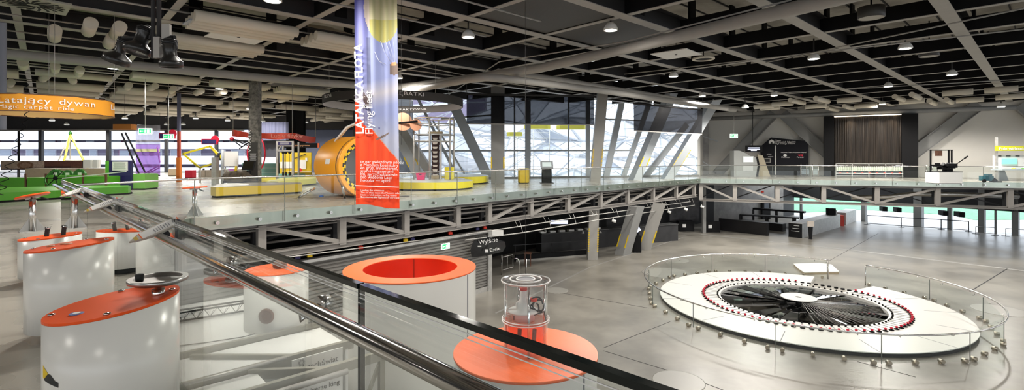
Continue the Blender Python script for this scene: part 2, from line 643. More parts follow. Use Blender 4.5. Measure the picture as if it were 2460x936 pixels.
# steel columns standing in front of the facade, each slanting its own way
def slab_column(name, label, bx, by, tx, ty, Yb, w, dpt, lm, ang=0.0, hazard=None, zb=0.0, Yt=None):
    b = W(bx, by, Yb)
    b.z = zb
    t = W(tx, ty, Yt or Yb)
    # carry on up to the beam grid
    if t.z < CEIL + .3:
        t = b + (t - b) * ((CEIL + .3 - b.z) / (t.z - b.z))
    o = T(name, label, 'column', b)
    o['kind'] = 'structure'
    side = V((math.cos(ang), math.sin(ang), 0))
    dep = V((-math.sin(ang), math.cos(ang), 0))

    def quad(c):
        return [c - side * w / 2 - dep * dpt / 2, c + side * w / 2 - dep * dpt / 2, c + side * w / 2 + dep * dpt / 2, c - side * w / 2 + dep * dpt / 2]
    m = MB()
    m.extr(quad(b), t - b)
    m.build('shaft', lm, o)
    if hazard:
        ax = (t - b)
        for sd in (-1, 1):
            h = MB()
            n = hazard
            for k in range(n):
                z0, z1 = 1.0 + k * 1.35 / n, 1.0 + (k + .55) * 1.35 / n
                c0 = b + ax * (z0 / ax.z) + side * (sd * (w / 2 - .035)) - dep * (dpt / 2 + .012)
                h.extr([c0 - side * .05, c0 + side * .05, c0 + side * .05 + ax * ((z1 - z0) / ax.z), c0 - side * .05 + ax * ((z1 - z0) / ax.z)], dep * .01)
            p = h.build('hazard_tape', M_hazy, o)
    return o


slab_column('steel_column', 'thick dark steel column rising behind the wide roller blind', 1196, 441, 1196, 225, 33.2, .88, .6, M_col, hazard=1)
slab_column('steel_column', 'grey steel column with black and yellow tape between the two roller blinds', 1429, 435, 1447, 225, 36.0, .72, .5, M_beam, hazard=14)
slab_column('steel_column', 'slanting pale column running up behind the narrow roller blind', 1524, 430, 1572, 320, 38.0, .75, .6, M_coll, ang=.5, hazard=1)
slab_column('steel_column', 'broad slanting column with striped tape by the end of the glazing', 1602, 426, 1668, 322, 40.5, .85, .6, M_coll, ang=.3, hazard=12)
slab_column('steel_column', 'slanting pale brace leaning away behind the bucket tower', 1014, 430, 958, 318, 37.0, .9, .5, M_coll, ang=-.2, hazard=1)
slab_column('steel_column', 'darker slanting brace close behind the round wire cage', 1046, 433, 975, 322, 36.3, .7, .4, M_col, ang=-.2)


# braces across the end wall
def brace(label, p, q, w=.95):
    o = T('wall_brace', label, 'brace', p)
    o['kind'] = 'structure'
    MB().ibeam(p, q, .42, w, up=WN.cross((q - p).normalized()), t=.055).build('girder', M_col, o)


brace('diagonal steel brace rising to the ceiling beside the concrete column', wal(1722, 417, .45), wal(1860, 272, .45))
brace('diagonal steel brace coming down behind the black house-shaped board', wal(1880, 272, .45), wal(1990, 372, .45))
brace('diagonal steel brace rising away from the bronze curtain', wal(2190, 372, .45), wal(2352, 250, .45), 1.0)
brace('diagonal steel brace at the far end of the pale wall', wal(2452, 250, .45), wal(2560, 340, .45), 1.0)

# ------------------------------------------------------------------ ceiling grid
AL = math.radians(47)
UA, UB = V((math.sin(AL), math.cos(AL), 0)), V((-math.cos(AL), math.sin(AL), 0))


def UV(u, v, z=0.0):
    p = UA * u + UB * v
    return V((p.x, p.y, z))


def clip(p, d, poly):
    ts = []
    n = len(poly)
    for i in range(n):
        a, b = poly[i], poly[(i + 1) % n]
        ex, ey = b[0] - a[0], b[1] - a[1]
        den = d.x * ey - d.y * ex
        if abs(den) < 1e-9:
            continue
        t = ((a[0] - p.x) * ey - (a[1] - p.y) * ex) / den
        s_ = ((a[0] - p.x) * d.y - (a[1] - p.y) * d.x) / den
        if 0 <= s_ < 1:
            ts.append(t)
    ts.sort()
    return [(ts[i], ts[i + 1]) for i in range(0, len(ts) - 1, 2)]


def inside(p, poly):
    r = False
    n = len(poly)
    for i in range(n):
        a, b = poly[i], poly[(i + 1) % n]
        if (a[1] > p[1]) != (b[1] > p[1]) and p[0] < (b[0] - a[0]) * (p[1] - a[1]) / (b[1] - a[1]) + a[0]:
            r = not r
    return r


GS, U0, V0 = 3.62, 21.07, 2.22
RC = [(-61.5, -12), (-61.5, 57.7), (-11.7, 57.7), (-11.7, 37.0), (16.6, 45.3), (20.2, 53.0), (61, 29.4), (61, -12)]
for k in range(-14, 16):
    v = V0 + GS * k
    for t0, t1 in clip(UV(0, v), UA, RC):
        if t1 - t0 < 1:
            continue
        m = MB()
        a, b = UV(t0, v, CEIL + .012), UV(t1, v, CEIL + .012)
        m.beam(a, b, .40, .024)
        m.c = 1
        m.beam(a + V((0, 0, .30)), b + V((0, 0, .30)), .05, .56)
        m.beam(a + V((0, 0, .60)), b + V((0, 0, .60)), .40, .03)
        o = m.build('ceiling_beam', [M_beam, M_dark], loc=lerp(a, b, .5))
        o['kind'] = 'structure'
for k in range(-16, 18):
    u = U0 + GS * k
    for t0, t1 in clip(UV(u, 0), UB, RC):
        if t1 - t0 < 1:
            continue
        m = MB()
        a, b = UV(u, t0, CEIL + .04), UV(u, t1, CEIL + .04)
        m.beam(a, b, .22, .02)
        m.c = 1
        m.beam(a + V((0, 0, .27)), b + V((0, 0, .27)), .05, .5)
        o = m.build('ceiling_beam', [M_beam, M_black], loc=lerp(a, b, .5))
        o['kind'] = 'structure'
# hangers from deck to grid (dark posts at each node)
m = MB()
for i in range(-16, 18):
    for j in range(-14, 16):
        p = UV(U0 + GS * i + .9, V0 + GS * j)
        if inside(p, RC) and p.y > 2 and abs(p.x) < p.y * 1.1 + 2:
            m.box((p.x, p.y, 7.4), (.42, .10, 1.8), pi / 2 - AL)
S('ceiling_posts', m, M_black)
# planked deck seen through the grid
m = MB()
for k in range(-60, 80):
    v = k * 1.2
    for t0, t1 in clip(UV(0, v), UA, RC):
        if t1 - t0 > 1:
            m.beam(UV(t0, v, 8.27), UV(t1, v, 8.27), .05, .06)
S('ceiling_ribs', m, M_dark)

# ------------------------------------------------------------------ steel fascia of the floor edge
def offs(pts, d):
    out = []
    for i, p in enumerate(pts):
        a = (pts[i] - pts[i - 1]).normalized() if i else (pts[1] - pts[0]).normalized()
        b = (pts[i + 1] - pts[i]).normalized() if i < len(pts) - 1 else a
        na, nb = V((a.y, -a.x, 0)), V((b.y, -b.x, 0))
        n = (na + nb).normalized()
        out.append(p + n * (d / max(.3, n.dot(na))))
    return out


E2 = K0 + D3 * 44
line23 = [C0, A0_, M0, K0, E2]
f_in, f_out = offs(line23, 0.02), offs(line23, 0.05)
m = MB()
m.prism([v2(p) for p in f_in] + [v2(p) for p in f_out[::-1]], -.36, .012)
S('trim_5', m, M_fascia)
l1 = [C0, R1]
m = MB()
m.prism([v2(C0 + N1 * .06), v2(R1 + N1 * .06), v2(R1 + N1 * .03), v2(C0 + N1 * .03)], -.36, .012)
S('trim_6', m, M_fascia)

# ------------------------------------------------------------------ lower hall walls
# slatted metal shutter wall under the far edge
def edge2(px, z=0.0):
    """the point of the far floor edge that is seen in image column px"""
    k = (px - CX) / F
    for a, b in ((A0_ + (A0_ - M0) * .2, M0), (M0, K0), (K0, E2)):
        den = (b.x - a.x) - k * (b.y - a.y)
        if abs(den) < 1e-9:
            continue
        t = (k * a.y - a.x) / den
        if -1e-6 <= t <= 1.000001:
            p = lerp(a, b, t)
            return V((p.x, p.y, z))
    return None


s0, s1 = edge2(420), edge2(1192)
sd = (s1 - s0).normalized()
sn = V((-sd.y, sd.x, 0))
prof = []
z = LOW + .25
while z < -1.85:
    prof += [(0.0, z), (.05, z + .03), (.05, z + .09), (0.0, z + .12)]
    z += .13
m = MB()
n = len(prof)
s0i, s1i = s0 + sn * .5, s1 + sn * .5
vs = [V((p.x, p.y, 0)) - sn * a + V((0, 0, zz)) for p in (s0i, s1i) for a, zz in prof]
m.add(vs, [(i, i + 1, n + i + 1, n + i) for i in range(n - 1)])
S('wall_shutter', m, M_shutter)
m = MB().beam(s0i - sn * .06 + V((0, 0, -1.78)), s1i - sn * .06 + V((0, 0, -1.78)), .3, .10)
m.beam(s0i - sn * .03 + V((0, 0, LOW + .12)), s1i - sn * .03 + V((0, 0, LOW + .12)), .12, .24)
S('trim_7', m, M_galv)
m = MB().box((s1i.x, s1i.y, (LOW - 1.8) / 2), (.26, .26, -LOW - 1.8), math.atan2(sd.y, sd.x))
S('column_jamb', m, M_galv)
# backing wall coloured black for the shade in the rooms under the floor
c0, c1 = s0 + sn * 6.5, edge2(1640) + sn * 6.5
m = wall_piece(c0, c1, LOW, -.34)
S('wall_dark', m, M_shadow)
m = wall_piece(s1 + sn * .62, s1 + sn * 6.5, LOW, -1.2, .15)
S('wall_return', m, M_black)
# concrete wall behind the cafe seats
q0, q1 = G(1715, 533, LOW), G(1882, 521, LOW)
CW0, CW1 = q0, q1
m = wall_piece(q0, q1, LOW, -.34)
S('wall_concrete', m, M_concrete)
q2 = G(1560, 548, LOW)
m = wall_piece(c1, q0, LOW, -.34)
S('wall_cafe', m, M_dark)
# lower glazing under the gallery
g0, g1 = V((31.5, 56.0, 0)), V((50.0, 26.9, 0))
gd = (g1 - g0).normalized()
m = wall_piece(q1, (31.5, 56.0), LOW, -.34)
S('wall_steel', m, M_dark)


def low_glaze(px):
    k = (px - CX) / F
    den = gd.x - k * gd.y
    t = (k * g0.y - g0.x) / den
    return g0 + gd * t


m = wall_piece((50.0, 26.9), (31.5, 56.0), -2.7, -.34, .2)
S('wall_header_lower', m, M_dark)
m = MB()
for px, w in ((1925, .25), (2076, .38), (2207, .62), (2282, .30), (2359, .42), (2392, .14), (2440, .4)):
    p = low_glaze(px)
    m.box((p.x, p.y, (LOW - .34) / 2), (w, w, -LOW - .34), math.atan2(gd.y, gd.x))
S('window_frame_lower', m, M_col)
m = MB().beam(g0 + V((0, 0, (LOW - .4) / 2)), g1 + V((0, 0, (LOW - .4) / 2)), .02, -LOW - .5)
S('window_3', m, M_pane)

# joints and marks let into the lower floor
def strip(name, pts, w, mt, z=LOW, h=.006):
    mm = MB()
    pts = [V((p.x, p.y, 0)) for p in pts]
    for a, b in zip(pts, pts[1:]):
        mm.beam(a + V((0, 0, z + h / 2)), b + V((0, 0, z + h / 2)), w, h)
    return S(name, mm, mt)


strip('trim_8', [G(1684, 562, LOW), G(2060, 602, LOW), G(2460, 650, LOW)], .34, M_galv)
strip('trim_9', [G(1190, 752, LOW), G(1420, 640, LOW), G(1640, 570, LOW)], .10, M_galv)
strip('trim_10', [G(1450, 835, LOW), G(1610, 772, LOW)], .02, M_dark)
strip('trim_11', [G(1330, 700, LOW), G(1560, 740, LOW)], .02, M_dark)
strip('trim_12', [G(2330, 700, LOW), G(2420, 645, LOW)], .05, M_dark)
strip('trim_13', [G(1450, 842, LOW), G(1640, 900, LOW), G(1800, 960, LOW)], .02, M_dark)
strip('trim_14', [G(1940, 655, LOW), G(2110, 560, LOW)], .02, M_dark)
strip('trim_15', [G(2200, 905, LOW), G(2060, 868, LOW)], .02, M_dark)
for i, (px, py, r) in enumerate(((1630, 915, .72), (1337, 697, .55), (1623, 624, .8), (2400, 745, .9), (1600, 655, 1.3))):
    p = G(px, py, LOW)
    mm = MB().lathe([(r, 0), (r, .006), (r - .03, .009)], (p.x, p.y, LOW), 40)
    S('trim_%d' % (16 + i), mm, mat('floor_hatch', (0.31, 0.30, 0.275), 0.35))
# ================================================================== BALUSTRADES AND TRUSSES
def clamp_mb(p, n, r=.055, gap=.06):
    """a point fixing: two discs on a stud, axis n"""
    m = MB()
    n = V(n)
    m.tube([p - n * gap, p - n * (gap - .035)], r, 12, smooth=True)
    m.tube([p + n * .012, p + n * .04], r, 12)
    m.tube([p - n * gap, p + n * .04], r * .4, 8)
    return m


def glass_fence(name, label, pts, step, z0, z1, nrm_sign, clamp_step, cap=None, rail=None, clampz=-.17, cr=.05, outer=0.0):
    o = T(name, label, 'balustrade', pts[0])
    for a, b in zip(pts, pts[1:]):
        L = (b - a).length
        d = (b - a) / L
        n = V((-d.y, d.x, 0)) * nrm_sign
        N = max(1, round(L / step))
        w = L / N
        for i in range(N):
            p, q = a + d * (i * w + .012), a + d * ((i + 1) * w - .012)
            m = MB().beam(p + V((0, 0, (z0 + z1) / 2)), q + V((0, 0, (z0 + z1) / 2)), .020, z1 - z0)
            m.build('glass_panel', M_glassf, o)
            if not cap:
                e = MB().beam(p + V((0, 0, (z0 + z1) / 2)), p + d * .02 + V((0, 0, (z0 + z1) / 2)), .024, z1 - z0)
                e.build('glass_edge', mat('edge_grey_green', (.16, .18, .165), .3), o)
            if cap and i >= 0:
                e = MB().beam(q + V((0, 0, (z0 + z1) / 2)), q + d * .024 + V((0, 0, (z0 + z1) / 2)), .012, z1 - z0)
                e.build('glass_joint', M_edge, o)
        if cap:
            m = MB().beam(a + V((0, 0, z1)), b + V((0, 0, z1)), cap[0], cap[1])
            m.build('top_edge', M_edge, o)
        K = int(L / clamp_step)
        for i in range(K):
            p = a + d * ((i + .5) * L / K) + V((0, 0, clampz))
            clamp_mb(p, -n, cr).build('clamp', M_steel, o)
    if rail:
        rp = offs(pts, rail[2])
        m = MB().tube([p + V((0, 0, rail[1])) for p in rp], rail[0], 12)
        m.build('top_rail', M_steel, o)
    return o


# the far edge and the gallery: glass stands just outside the steel fascia
o2 = offs([C0, A0_, M0, K0, E2], .11)
glass_fence('glass_balustrade', 'glass balustrade with slim steel rail edging the floor with the orange tunnel', o2[:4], 2.45, -.30, 1.05, -1, 1.12, rail=(.024, 1.09, 0.0))
glass_fence('glass_balustrade', 'glass balustrade along the gallery in front of the bronze curtain', o2[3:], 2.6, -.30, 1.05, -1, 1.25, rail=(.024, 1.09, 0.0))

# the near balustrade: dark-edged glass, thick handrail on the visitors' side
FN = T('glass_balustrade', 'near glass balustrade with dark top edge and thick steel handrail', 'balustrade', G0)
seams = [G0 + D1 * t for t in (-12.2, -10.4, -7.78, -5.12, -2.63, 0.0, 2.6, 5.2, 7.8, 10.4, 13.0)]
n_ = len(seams)
off1 = -N1 * .0
for i in range(n_ - 1):
    p, q = seams[i] + off1 + D1 * .009, seams[i + 1] + off1 - D1 * .009
    MB().beam(p + V((0, 0, .42)), q + V((0, 0, .42)), .022, 1.55).build('glass_panel', M_glass, FN)
    for pp in (q,):
        MB().beam(pp + V((0, 0, .42)), pp + D1 * .013 + V((0, 0, .42)), .02, 1.55).build('glass_joint', M_edge, FN)
    m = MB().beam(p + V((0, 0, 1.202)), q + V((0, 0, 1.202)), .026, .018)
    m.build('top_edge', M_edge, FN)
    m = MB().beam(p + V((0, 0, 1.180)) + N1 * .012, q + V((0, 0, 1.180)) + N1 * .012, .002, .003)  # white lines drawn in for the reflection below the glass edge
    m.beam(p + V((0, 0, 1.166)) + N1 * .012, q + V((0, 0, 1.166)) + N1 * .012, .002, .002)
    m.build('edge_reflection', M_letter, FN)
    for t in (.2, .8):
        pc = lerp(p, q, t) + V((0, 0, -.17))
        clamp_mb(pc, N1, .06, .07).build('clamp', M_steel, FN)
RZ = EYE - .56
hr = [C0 + N1 * .09 - D1 * .35 + V((0, 0, RZ)), seams[-1] + N1 * .09 + V((0, 0, RZ))]
MB().tube(hr, .030, 24).build('handrail', M_chrome, FN)
for t in (-11.5, -9.1, -6.4, -3.9, -1.4, -.30, 1.3, 3.9, 6.5, 9.1):
    p = G0 + D1 * t + off1 + V((0, 0, RZ - .01))
    m = MB().tube([p - N1 * .022, p + N1 * .022], .034, 16)
    m.tube([p + N1 * .015, p + N1 * .09 + V((0, 0, -.045)), p + N1 * .09 + V((0, 0, .0))], .009, 8)
    m.build('rail_bracket', M_steel, FN)


# boat-shaped reading plates clipped over the handrail
def paddle(label, px, py, ln, wd, tilt):
    Y = F * (EYE - RZ - .0) / (py - CY)
    c = V(((px - CX) / F * Y, Y, RZ + .05))
    # put it on the rail
    t = (c - G0).dot(D1)
    c = G0 + D1 * t + N1 * .09 + V((0, 0, RZ + .05))
    up = V((0, 0, 1)) * math.cos(tilt) + N1 * math.sin(tilt)
    x = -N1 * math.cos(tilt) + V((0, 0, 1)) * math.sin(tilt)
    up = (up * math.cos(.55) + D1 * math.sin(.55)).normalized()
    y = up.cross(x)
    o = T('reading_plate', label, 'plate', c)

    def outline(a, b, z, n=20):
        pts = []
        for k in range(n + 1):
            s_ = -1 + 2 * k / n
            pts.append((a * s_, b * (1 - abs(s_) ** 2.3)))
        for k in range(1, n):
            s_ = 1 - 2 * k / n
            pts.append((a * s_, -b * (1 - abs(s_) ** 2.3)))
        return [c + x * p[0] + y * p[1] + up * z for p in pts]
    MB().extr(outline(ln / 2, wd / 2, 0), up * .012).build('body', mat('plate_edge', (.45, .42, .37), .35), o)
    MB().extr(outline(ln / 2 * .965, wd / 2 * .9, .0125), up * .002).build('cover', M_acrylw, o)
    h = wd * .33

    def quad(a0, a1, b0, b1, z):
        return [c + x * a0 + y * b0 + up * z, c + x * a1 + y * b0 + up * z, c + x * a1 + y * b1 + up * z, c + x * a0 + y * b1 + up * z]
    MB().extr(quad(-ln * .30, ln * .34, -h, h, .0148), up * .0012).build('paper_sheet', M_paper, o)
    sh_ = o.children[-1]
    m = MB()
    m.extr(quad(-ln * .315, -ln * .30, -h, h, .0150), up * .0014)
    m.extr(quad(ln * .34, ln * .355, -h * .9, h * .9, .0150), up * .0014)
    m.build('red_strip', M_orange2, sh_)
    m = MB()
    r = random.Random(3)
    for k in range(2):
        m.extr(quad(ln * (.295 - .035 * k), ln * (.275 - .035 * k), -h * .6, h * (.1 + .2 * k), .0162), up * .0008)
    for k in range(7):
        m.extr(quad(ln * (.18 - .042 * k), ln * (.168 - .042 * k), -h * .8, h * r.uniform(.2, .8), .0162), up * .0008)
    m.build('lettering', M_inkg, sh_)
    m = MB()
    for k in range(4):
        m.extr(quad(-ln * (.36 + .015 * k), -ln * (.368 + .015 * k), -h * .6, h * .6, .0150), up * .001)
    m.build('hazard_tape', M_hazy, o)
    MB().tube([c - up * .055 - D1 * .045, c - up * .055 + D1 * .045], .045, 16).build('clip', M_dark, o)
    return o


M_acrylw = mat('plate_cover', (0.62, 0.58, 0.52), 0.15)
paddle('large boat-shaped reading plate with white sheet clipped on the handrail, nearest of three', 403, 566, .375, .10, .42)
paddle('boat-shaped reading plate on the handrail, middle of three', 250, 503, .375, .10, .40)
paddle('boat-shaped reading plate on the handrail, farthest one near the corner', 181, 469, .375, .10, .38)


# trusses carrying the floor edge
def truss(label, pts_top, ztop, zbot, posts, braces, back, w=.24, second=True):
    """posts: list of points on the line; braces: list of (i, j): from the top of i to the foot of j"""
    o = T('floor_truss', label, 'truss', posts[0])
    o['kind'] = 'structure'
    nn = back
    P = [V((p.x, p.y, 0)) + nn * .30 for p in posts]
    for a, b in zip(P, P[1:]):
        pass
    seq = [V((p.x, p.y, 0)) + nn * .30 for p in pts_top]
    m = MB()
    for a, b in zip(seq, seq[1:]):
        MB().ibeam(a + V((0, 0, zbot)), b + V((0, 0, zbot)), .24, .20, t=.03).build('bottom_chord', M_truss, o)
        MB().ibeam(a + V((0, 0, ztop)), b + V((0, 0, ztop)), .24, .16, t=.03).build('top_chord', M_truss, o)
    for p in P:
        d = math.atan2(nn.y, nn.x)
        MB().box((p.x, p.y, (ztop + zbot) / 2), (.22, w, ztop - zbot), d).build('post', M_truss, o)
        MB().box((p.x + nn.x * .55, p.y + nn.y * .55, (ztop + zbot) / 2), (.2, w * .8, ztop - zbot), d).build('rear_post', M_dark, o)
    for i, j in braces:
        MB().ibeam(P[i] + V((0, 0, ztop - .05)), P[j] + V((0, 0, zbot + .08)), .15, .13, up=nn, t=.03).build('diagonal', M_truss, o)
        q = nn * 1.3
        MB().beam(P[j] + q + V((0, 0, ztop - .05)), P[i] + q + V((0, 0, zbot + .08)), .08, .08, up=nn).build('rear_diagonal', M_dark, o)
    return o


b2 = V((-(K0 - M0).y, (K0 - M0).x, 0)).normalized()
if b2.y < 0:
    b2 = -b2
tp = [440, 530, 636, 831, 985, 1109, 1185, 1285, 1374, 1452, 1517, 1578, 1633, 1676]
posts = [edge2(x) for x in tp]
truss('floor truss under the edge with the orange tunnel, long diagonals above the shutter wall', [A0_ + (A0_ - M0) * .06, M0, K0],
      -.42, -1.38, posts, [(0, 1), (1, 2), (2, 3), (3, 4), (4, 5), (7, 6), (8, 7), (9, 8), (10, 9), (11, 10), (12, 11), (13, 12)], b2)
b3 = V((-D3.y, D3.x, 0))
if b3.y < 0:
    b3 = -b3
tp = [1684, 1766, 1869, 1981, 2110, 2257, 2433, 2640]
posts = [edge2(x) for x in tp]
truss('floor truss under the gallery edge above the lower glass wall', [K0, E2], -.42, -1.72, posts,
      [(0, 1), (1, 2), (2, 3), (3, 4), (5, 4), (6, 5), (7, 6)], b3, w=.3)

# dark lining and services inside the floor depth
m = MB()
for dd in (1.6, 3.2, 4.8):
    a, b = s0 + sn * dd, edge2(1640) + sn * dd
    m.beam(a + V((0, 0, -.9)), b + V((0, 0, -.9)), .16, .2)
S('trim_30', m, M_dark)


def pipe(name, label, pts, r, mt, n=10, cat='pipe', group=None):
    return tag(MB().tube(pts, r, n).build(name, mt, loc=pts[0]), label, cat, group)


for i, (dd, zz, r) in enumerate(((.75, -.62, .03), (1.1, -.85, .05), (1.4, -1.15, .04), (.9, -1.32, .025))):
    a, b = s0 + sn * dd, edge2(1650) + sn * (dd + .2)
    pipe('service_pipe', 'thin grey service pipe running inside the floor behind the truss posts', [a + V((0, 0, zz)), b + V((0, 0, zz))], r, M_truss, 8, group='service pipes in the floor')
pts = [edge2(x) + b3 * 1.5 + V((0, 0, z_)) for x, z_ in ((2060, -1.35), (2150, -1.25), (2210, -.98), (2330, -.95), (2480, -1.0))]
pipe('foil_duct', 'crinkled silver foil duct lying in the gallery truss', pts, .17, M_foil, 14, 'duct')
# two slim lighting rails hung below the truss, with small white spotlights
for k, (zz, dd) in enumerate(((-1.72, -.12), (-1.98, -.45))):
    pts = [edge2(1120) - b2 * dd * .2 + V((0, 0, zz + .02)), edge2(1240) + b2 * dd + V((0, 0, zz)), edge2(1420) + b2 * dd + V((0, 0, zz)), edge2(1655) + b2 * dd + V((0, 0, zz))]
    o = T('lighting_rail', ['upper slim tubular lighting rail hung under the floor truss', 'lower slim tubular lighting rail carrying white spotlights'][k], 'rail', pts[0])
    MB().tube(pts, .03, 8).build('tube', M_galv, o)
    for t in range(10):
        p = lerp(pts[1], pts[3], t / 9)
        MB().beam(p, p + V((0, 0, -1.45 - zz)) + b2 * .2, .015, .015).build('hanger', M_galv, o)
    if k == 0:
        a = V((s0i.x, s0i.y, -1.42)) - sn * .35
        b = pts[0]
        MB().tube([a, b], .02, 8).build('tube', M_galv, o)
for px in (1458, 1592, 1632, 1672):
    p = edge2(px) + b2 * -.45 + V((0, 0, -2.02))
    o = T('rail_spotlight', 'small white spotlight clipped under the tubular lighting rail', 'spotlight', p, 'spotlights on the lighting rail')
    MB().tube([p, p + V((0, 0, -.12))], .03, 8).build('neck', M_whitem, o)
    MB().tube([p + V((-.08, 0, -.13)), p + V((.16, -.05, -.20))], [.07, .10], 12).build('lamp_head', M_whitem, o)
for px, py, c in ((757, 603, M_hazy), (880, 590, M_red), (988, 575, M_hazy), (1005, 580, M_navy), (1095, 557, M_red), (1160, 551, M_navy), (1178, 550, M_red), (728, 622, M_navy)):
    a = edge2(px) + sn * .35
    q = V((a.x, a.y, 0)) + V((0, 0, -1.60))
    m = MB().box(q, (.16, .12, .10), .6)
    m.box(q + V((0, 0, .06)), (.08, .07, .03), .6)
    tag(m.build('cable_box', c, loc=q), 'small coloured junction box on the ledge above the shutter wall', 'box', 'junction boxes on the ledge')

# ================================================================== CEILING SERVICES
ZP = 5.72
# round air ducts
d1 = [G(x, y, ZP) if False else W(x, y, F * (ZP - EYE) / (CY - y)) for x, y in ((-60, 122), (0, 128), (400, 165), (700, 193), (850, 204), (915, 209), (960, 209), (1010, 204), (1100, 192), (1300, 163), (1560, 104), (1820, 42), (2010, -4), (2200, -52))]
pipe('hanging_duct', 'long grey round duct sweeping in from the hall and rising over the void', d1, .20, M_beam, 18, 'duct')


def WP(x, y, z):
    return W(x, y, F * (z - EYE) / (CY - y))


d2 = [WP(x, y, 5.32) for x, y in ((972, 219), (1060, 203), (1130, 190), (1165, 186), (1200, 187), (1250, 193), (1456, 219), (1640, 246), (1765, 264))]
pipe('hanging_duct', 'grey round duct bending in front of the glazed facade, lower of the close pair', d2, .17, M_beam, 18, 'duct')
d3 = [WP(x, y, 6.0) for x, y in ((1196, 172), (1330, 190), (1456, 211), (1713, 252), (1790, 264))]
pipe('hanging_duct', 'grey round duct running towards the end wall, upper of the close pair', d3, .17, M_beam, 18, 'duct')
d4 = [wal(1700, 284, 1.3), wal(1900, 276, 1.3), wal(2100, 264, 1.3), wal(2440, 248, 1.3)]
z4 = 5.75
d4 = [V((p.x, p.y, z4)) for p in d4]
pipe('hanging_duct', 'grey round duct lying along the top of the pale end wall', d4, .2, M_col, 14, 'duct')
for i, pts_ in enumerate((((1030, 258), (1200, 148), (1500, 100), (1900, 0)), ((960, 150), (1220, 200)), ((1840, 150), (2460, 20)), ((1500, 178), (2460, 70)), ((1640, 236), (2460, 190)))):
    pts2 = [WP(x, y, 5.97 + .06 * i) for x, y in pts_]
    pipe('hanging_conduit', 'slim grey conduit strapped under the beam grid over the void', [p for p in pts2], .027, M_beam, 8, 'conduit', 'conduits over the void')
for k in range(-3, 13):
    v = V0 + GS * k + 1.2 + (k % 3) * .4
    for t0, t1 in clip(UV(0, v), UA, RC):
        a, b = UV(t0, v, 6.17), UV(min(t1, 12 if v > 4 else t0 + .1), v, 6.17)
        if (b - a).length > 4 and b.y > 3:
            pipe('hanging_conduit', 'slim pale conduit running between the acoustic tubes over the exhibit hall', [a, b], .03, M_beam, 6, 'conduit', 'conduits over the exhibit hall')

# acoustic tubes
tl = MB().tube([(-1.5, 0, 0), (1.5, 0, 0)], .17, 14).build('hanging_tube', M_cream)
tag(tl, 'long cream acoustic tube in a row under the ceiling of the exhibit hall', 'acoustic tube', 'long acoustic tubes over the exhibit hall')
ts = MB().tube([(-.75, 0, 0), (.75, 0, 0)], .19, 16)
ts = ts.build('hanging_tube', M_cream)
tag(ts, 'short thick cream acoustic tube under the ceiling of the exhibit hall', 'acoustic tube', 'short acoustic tubes over the exhibit hall')
n_long = n_short = 0
used = [0, 0]
placed = []


def put_tube(kind, p, rz, far=False):
    L_, r_ = (1.5, .17) if kind == 0 else (.75, .19)
    seg = [(p.x + math.cos(rz) * L_ * q / 4, p.y + math.sin(rz) * L_ * q / 4) for q in range(-4, 5)]
    for s2, r2 in placed:
        for x_, y_ in seg:
            for x2, y2 in s2:
                if (x_ - x2) ** 2 + (y_ - y2) ** 2 < (r_ + r2 + .02) ** 2:
                    return None
    placed.append((seg, r_))
    src = tl if kind == 0 else ts
    if used[kind] == 0:
        o = src
    else:
        o = src.copy()
        COL.objects.link(o)
    used[kind] += 1
    o.location = p
    o.rotation_euler = (0, 0, rz)
    if far:
        o['label'] = ['long cream acoustic tube under the ceiling near the bronze curtain', 'short thick cream acoustic tube under the ceiling near the bronze curtain'][kind]
        o['group'] = ['long acoustic tubes near the bronze curtain', 'short acoustic tubes near the bronze curtain'][kind]
    return o


def dseg(p, a, b):
    p, a, b = (V((q.x, q.y, 0)) for q in (p, a, b))
    t = max(0, min(1, (p - a).dot(b - a) / max(1e-9, (b - a).length_squared)))
    return (p - lerp(a, b, t)).length


RA, RB = math.atan2(UA.y, UA.x), math.atan2(UB.y, UB.x)
for px, py, kd in ((215, 66, 1), (283, 74, 1), (55, 155, 1), (132, 163, 1), (190, 172, 1)):
    put_tube(kd, WP(px, py, 5.9), RB)
for j in range(-2, 16):
    for i in range(-16, 6):
        c = UV(U0 + GS * (i + .5), V0 + GS * (j + .5))
        if c.y < 5 or not inside(c, RC):
            continue
        px = CX + F * c.x / c.y
        py = CY - F * (5.95 - EYE) / c.y
        if px < -120 or px > 880 or py < -20:
            continue
        if min(dseg(c, a_, b_) for a_, b_ in zip(d1, d1[1:])) < 2.1:
            continue
        r = random.Random(i * 77 + j * 13)
        k = r.random()
        if py < 48 and px > 120:
            continue
        if px > 620 and k > .55:
            continue
        if k < .58:
            for q in range(r.choice((3, 4, 4))):
                put_tube(0, c + UB * (-1.1 + q * .42) + V((0, 0, 5.92)), RA)
            if r.random() < .6:
                for q in range(2):
                    put_tube(1, c + UB * 1.1 + UA * (-.9 + 1.5 * q) + V((0, 0, 5.90)), RB)
        elif k < .84:
            for q in range(r.choice((2, 3, 3))):
                put_tube(1, c + UA * (-1.15 + q * 1.1) + UB * r.choice((-.6, 0, .6)) + V((0, 0, 5.9)), RB + r.uniform(-.1, .1))
            if r.random() < .5:
                put_tube(0, c + UB * 1.25 + V((0, 0, 5.92)), RA)
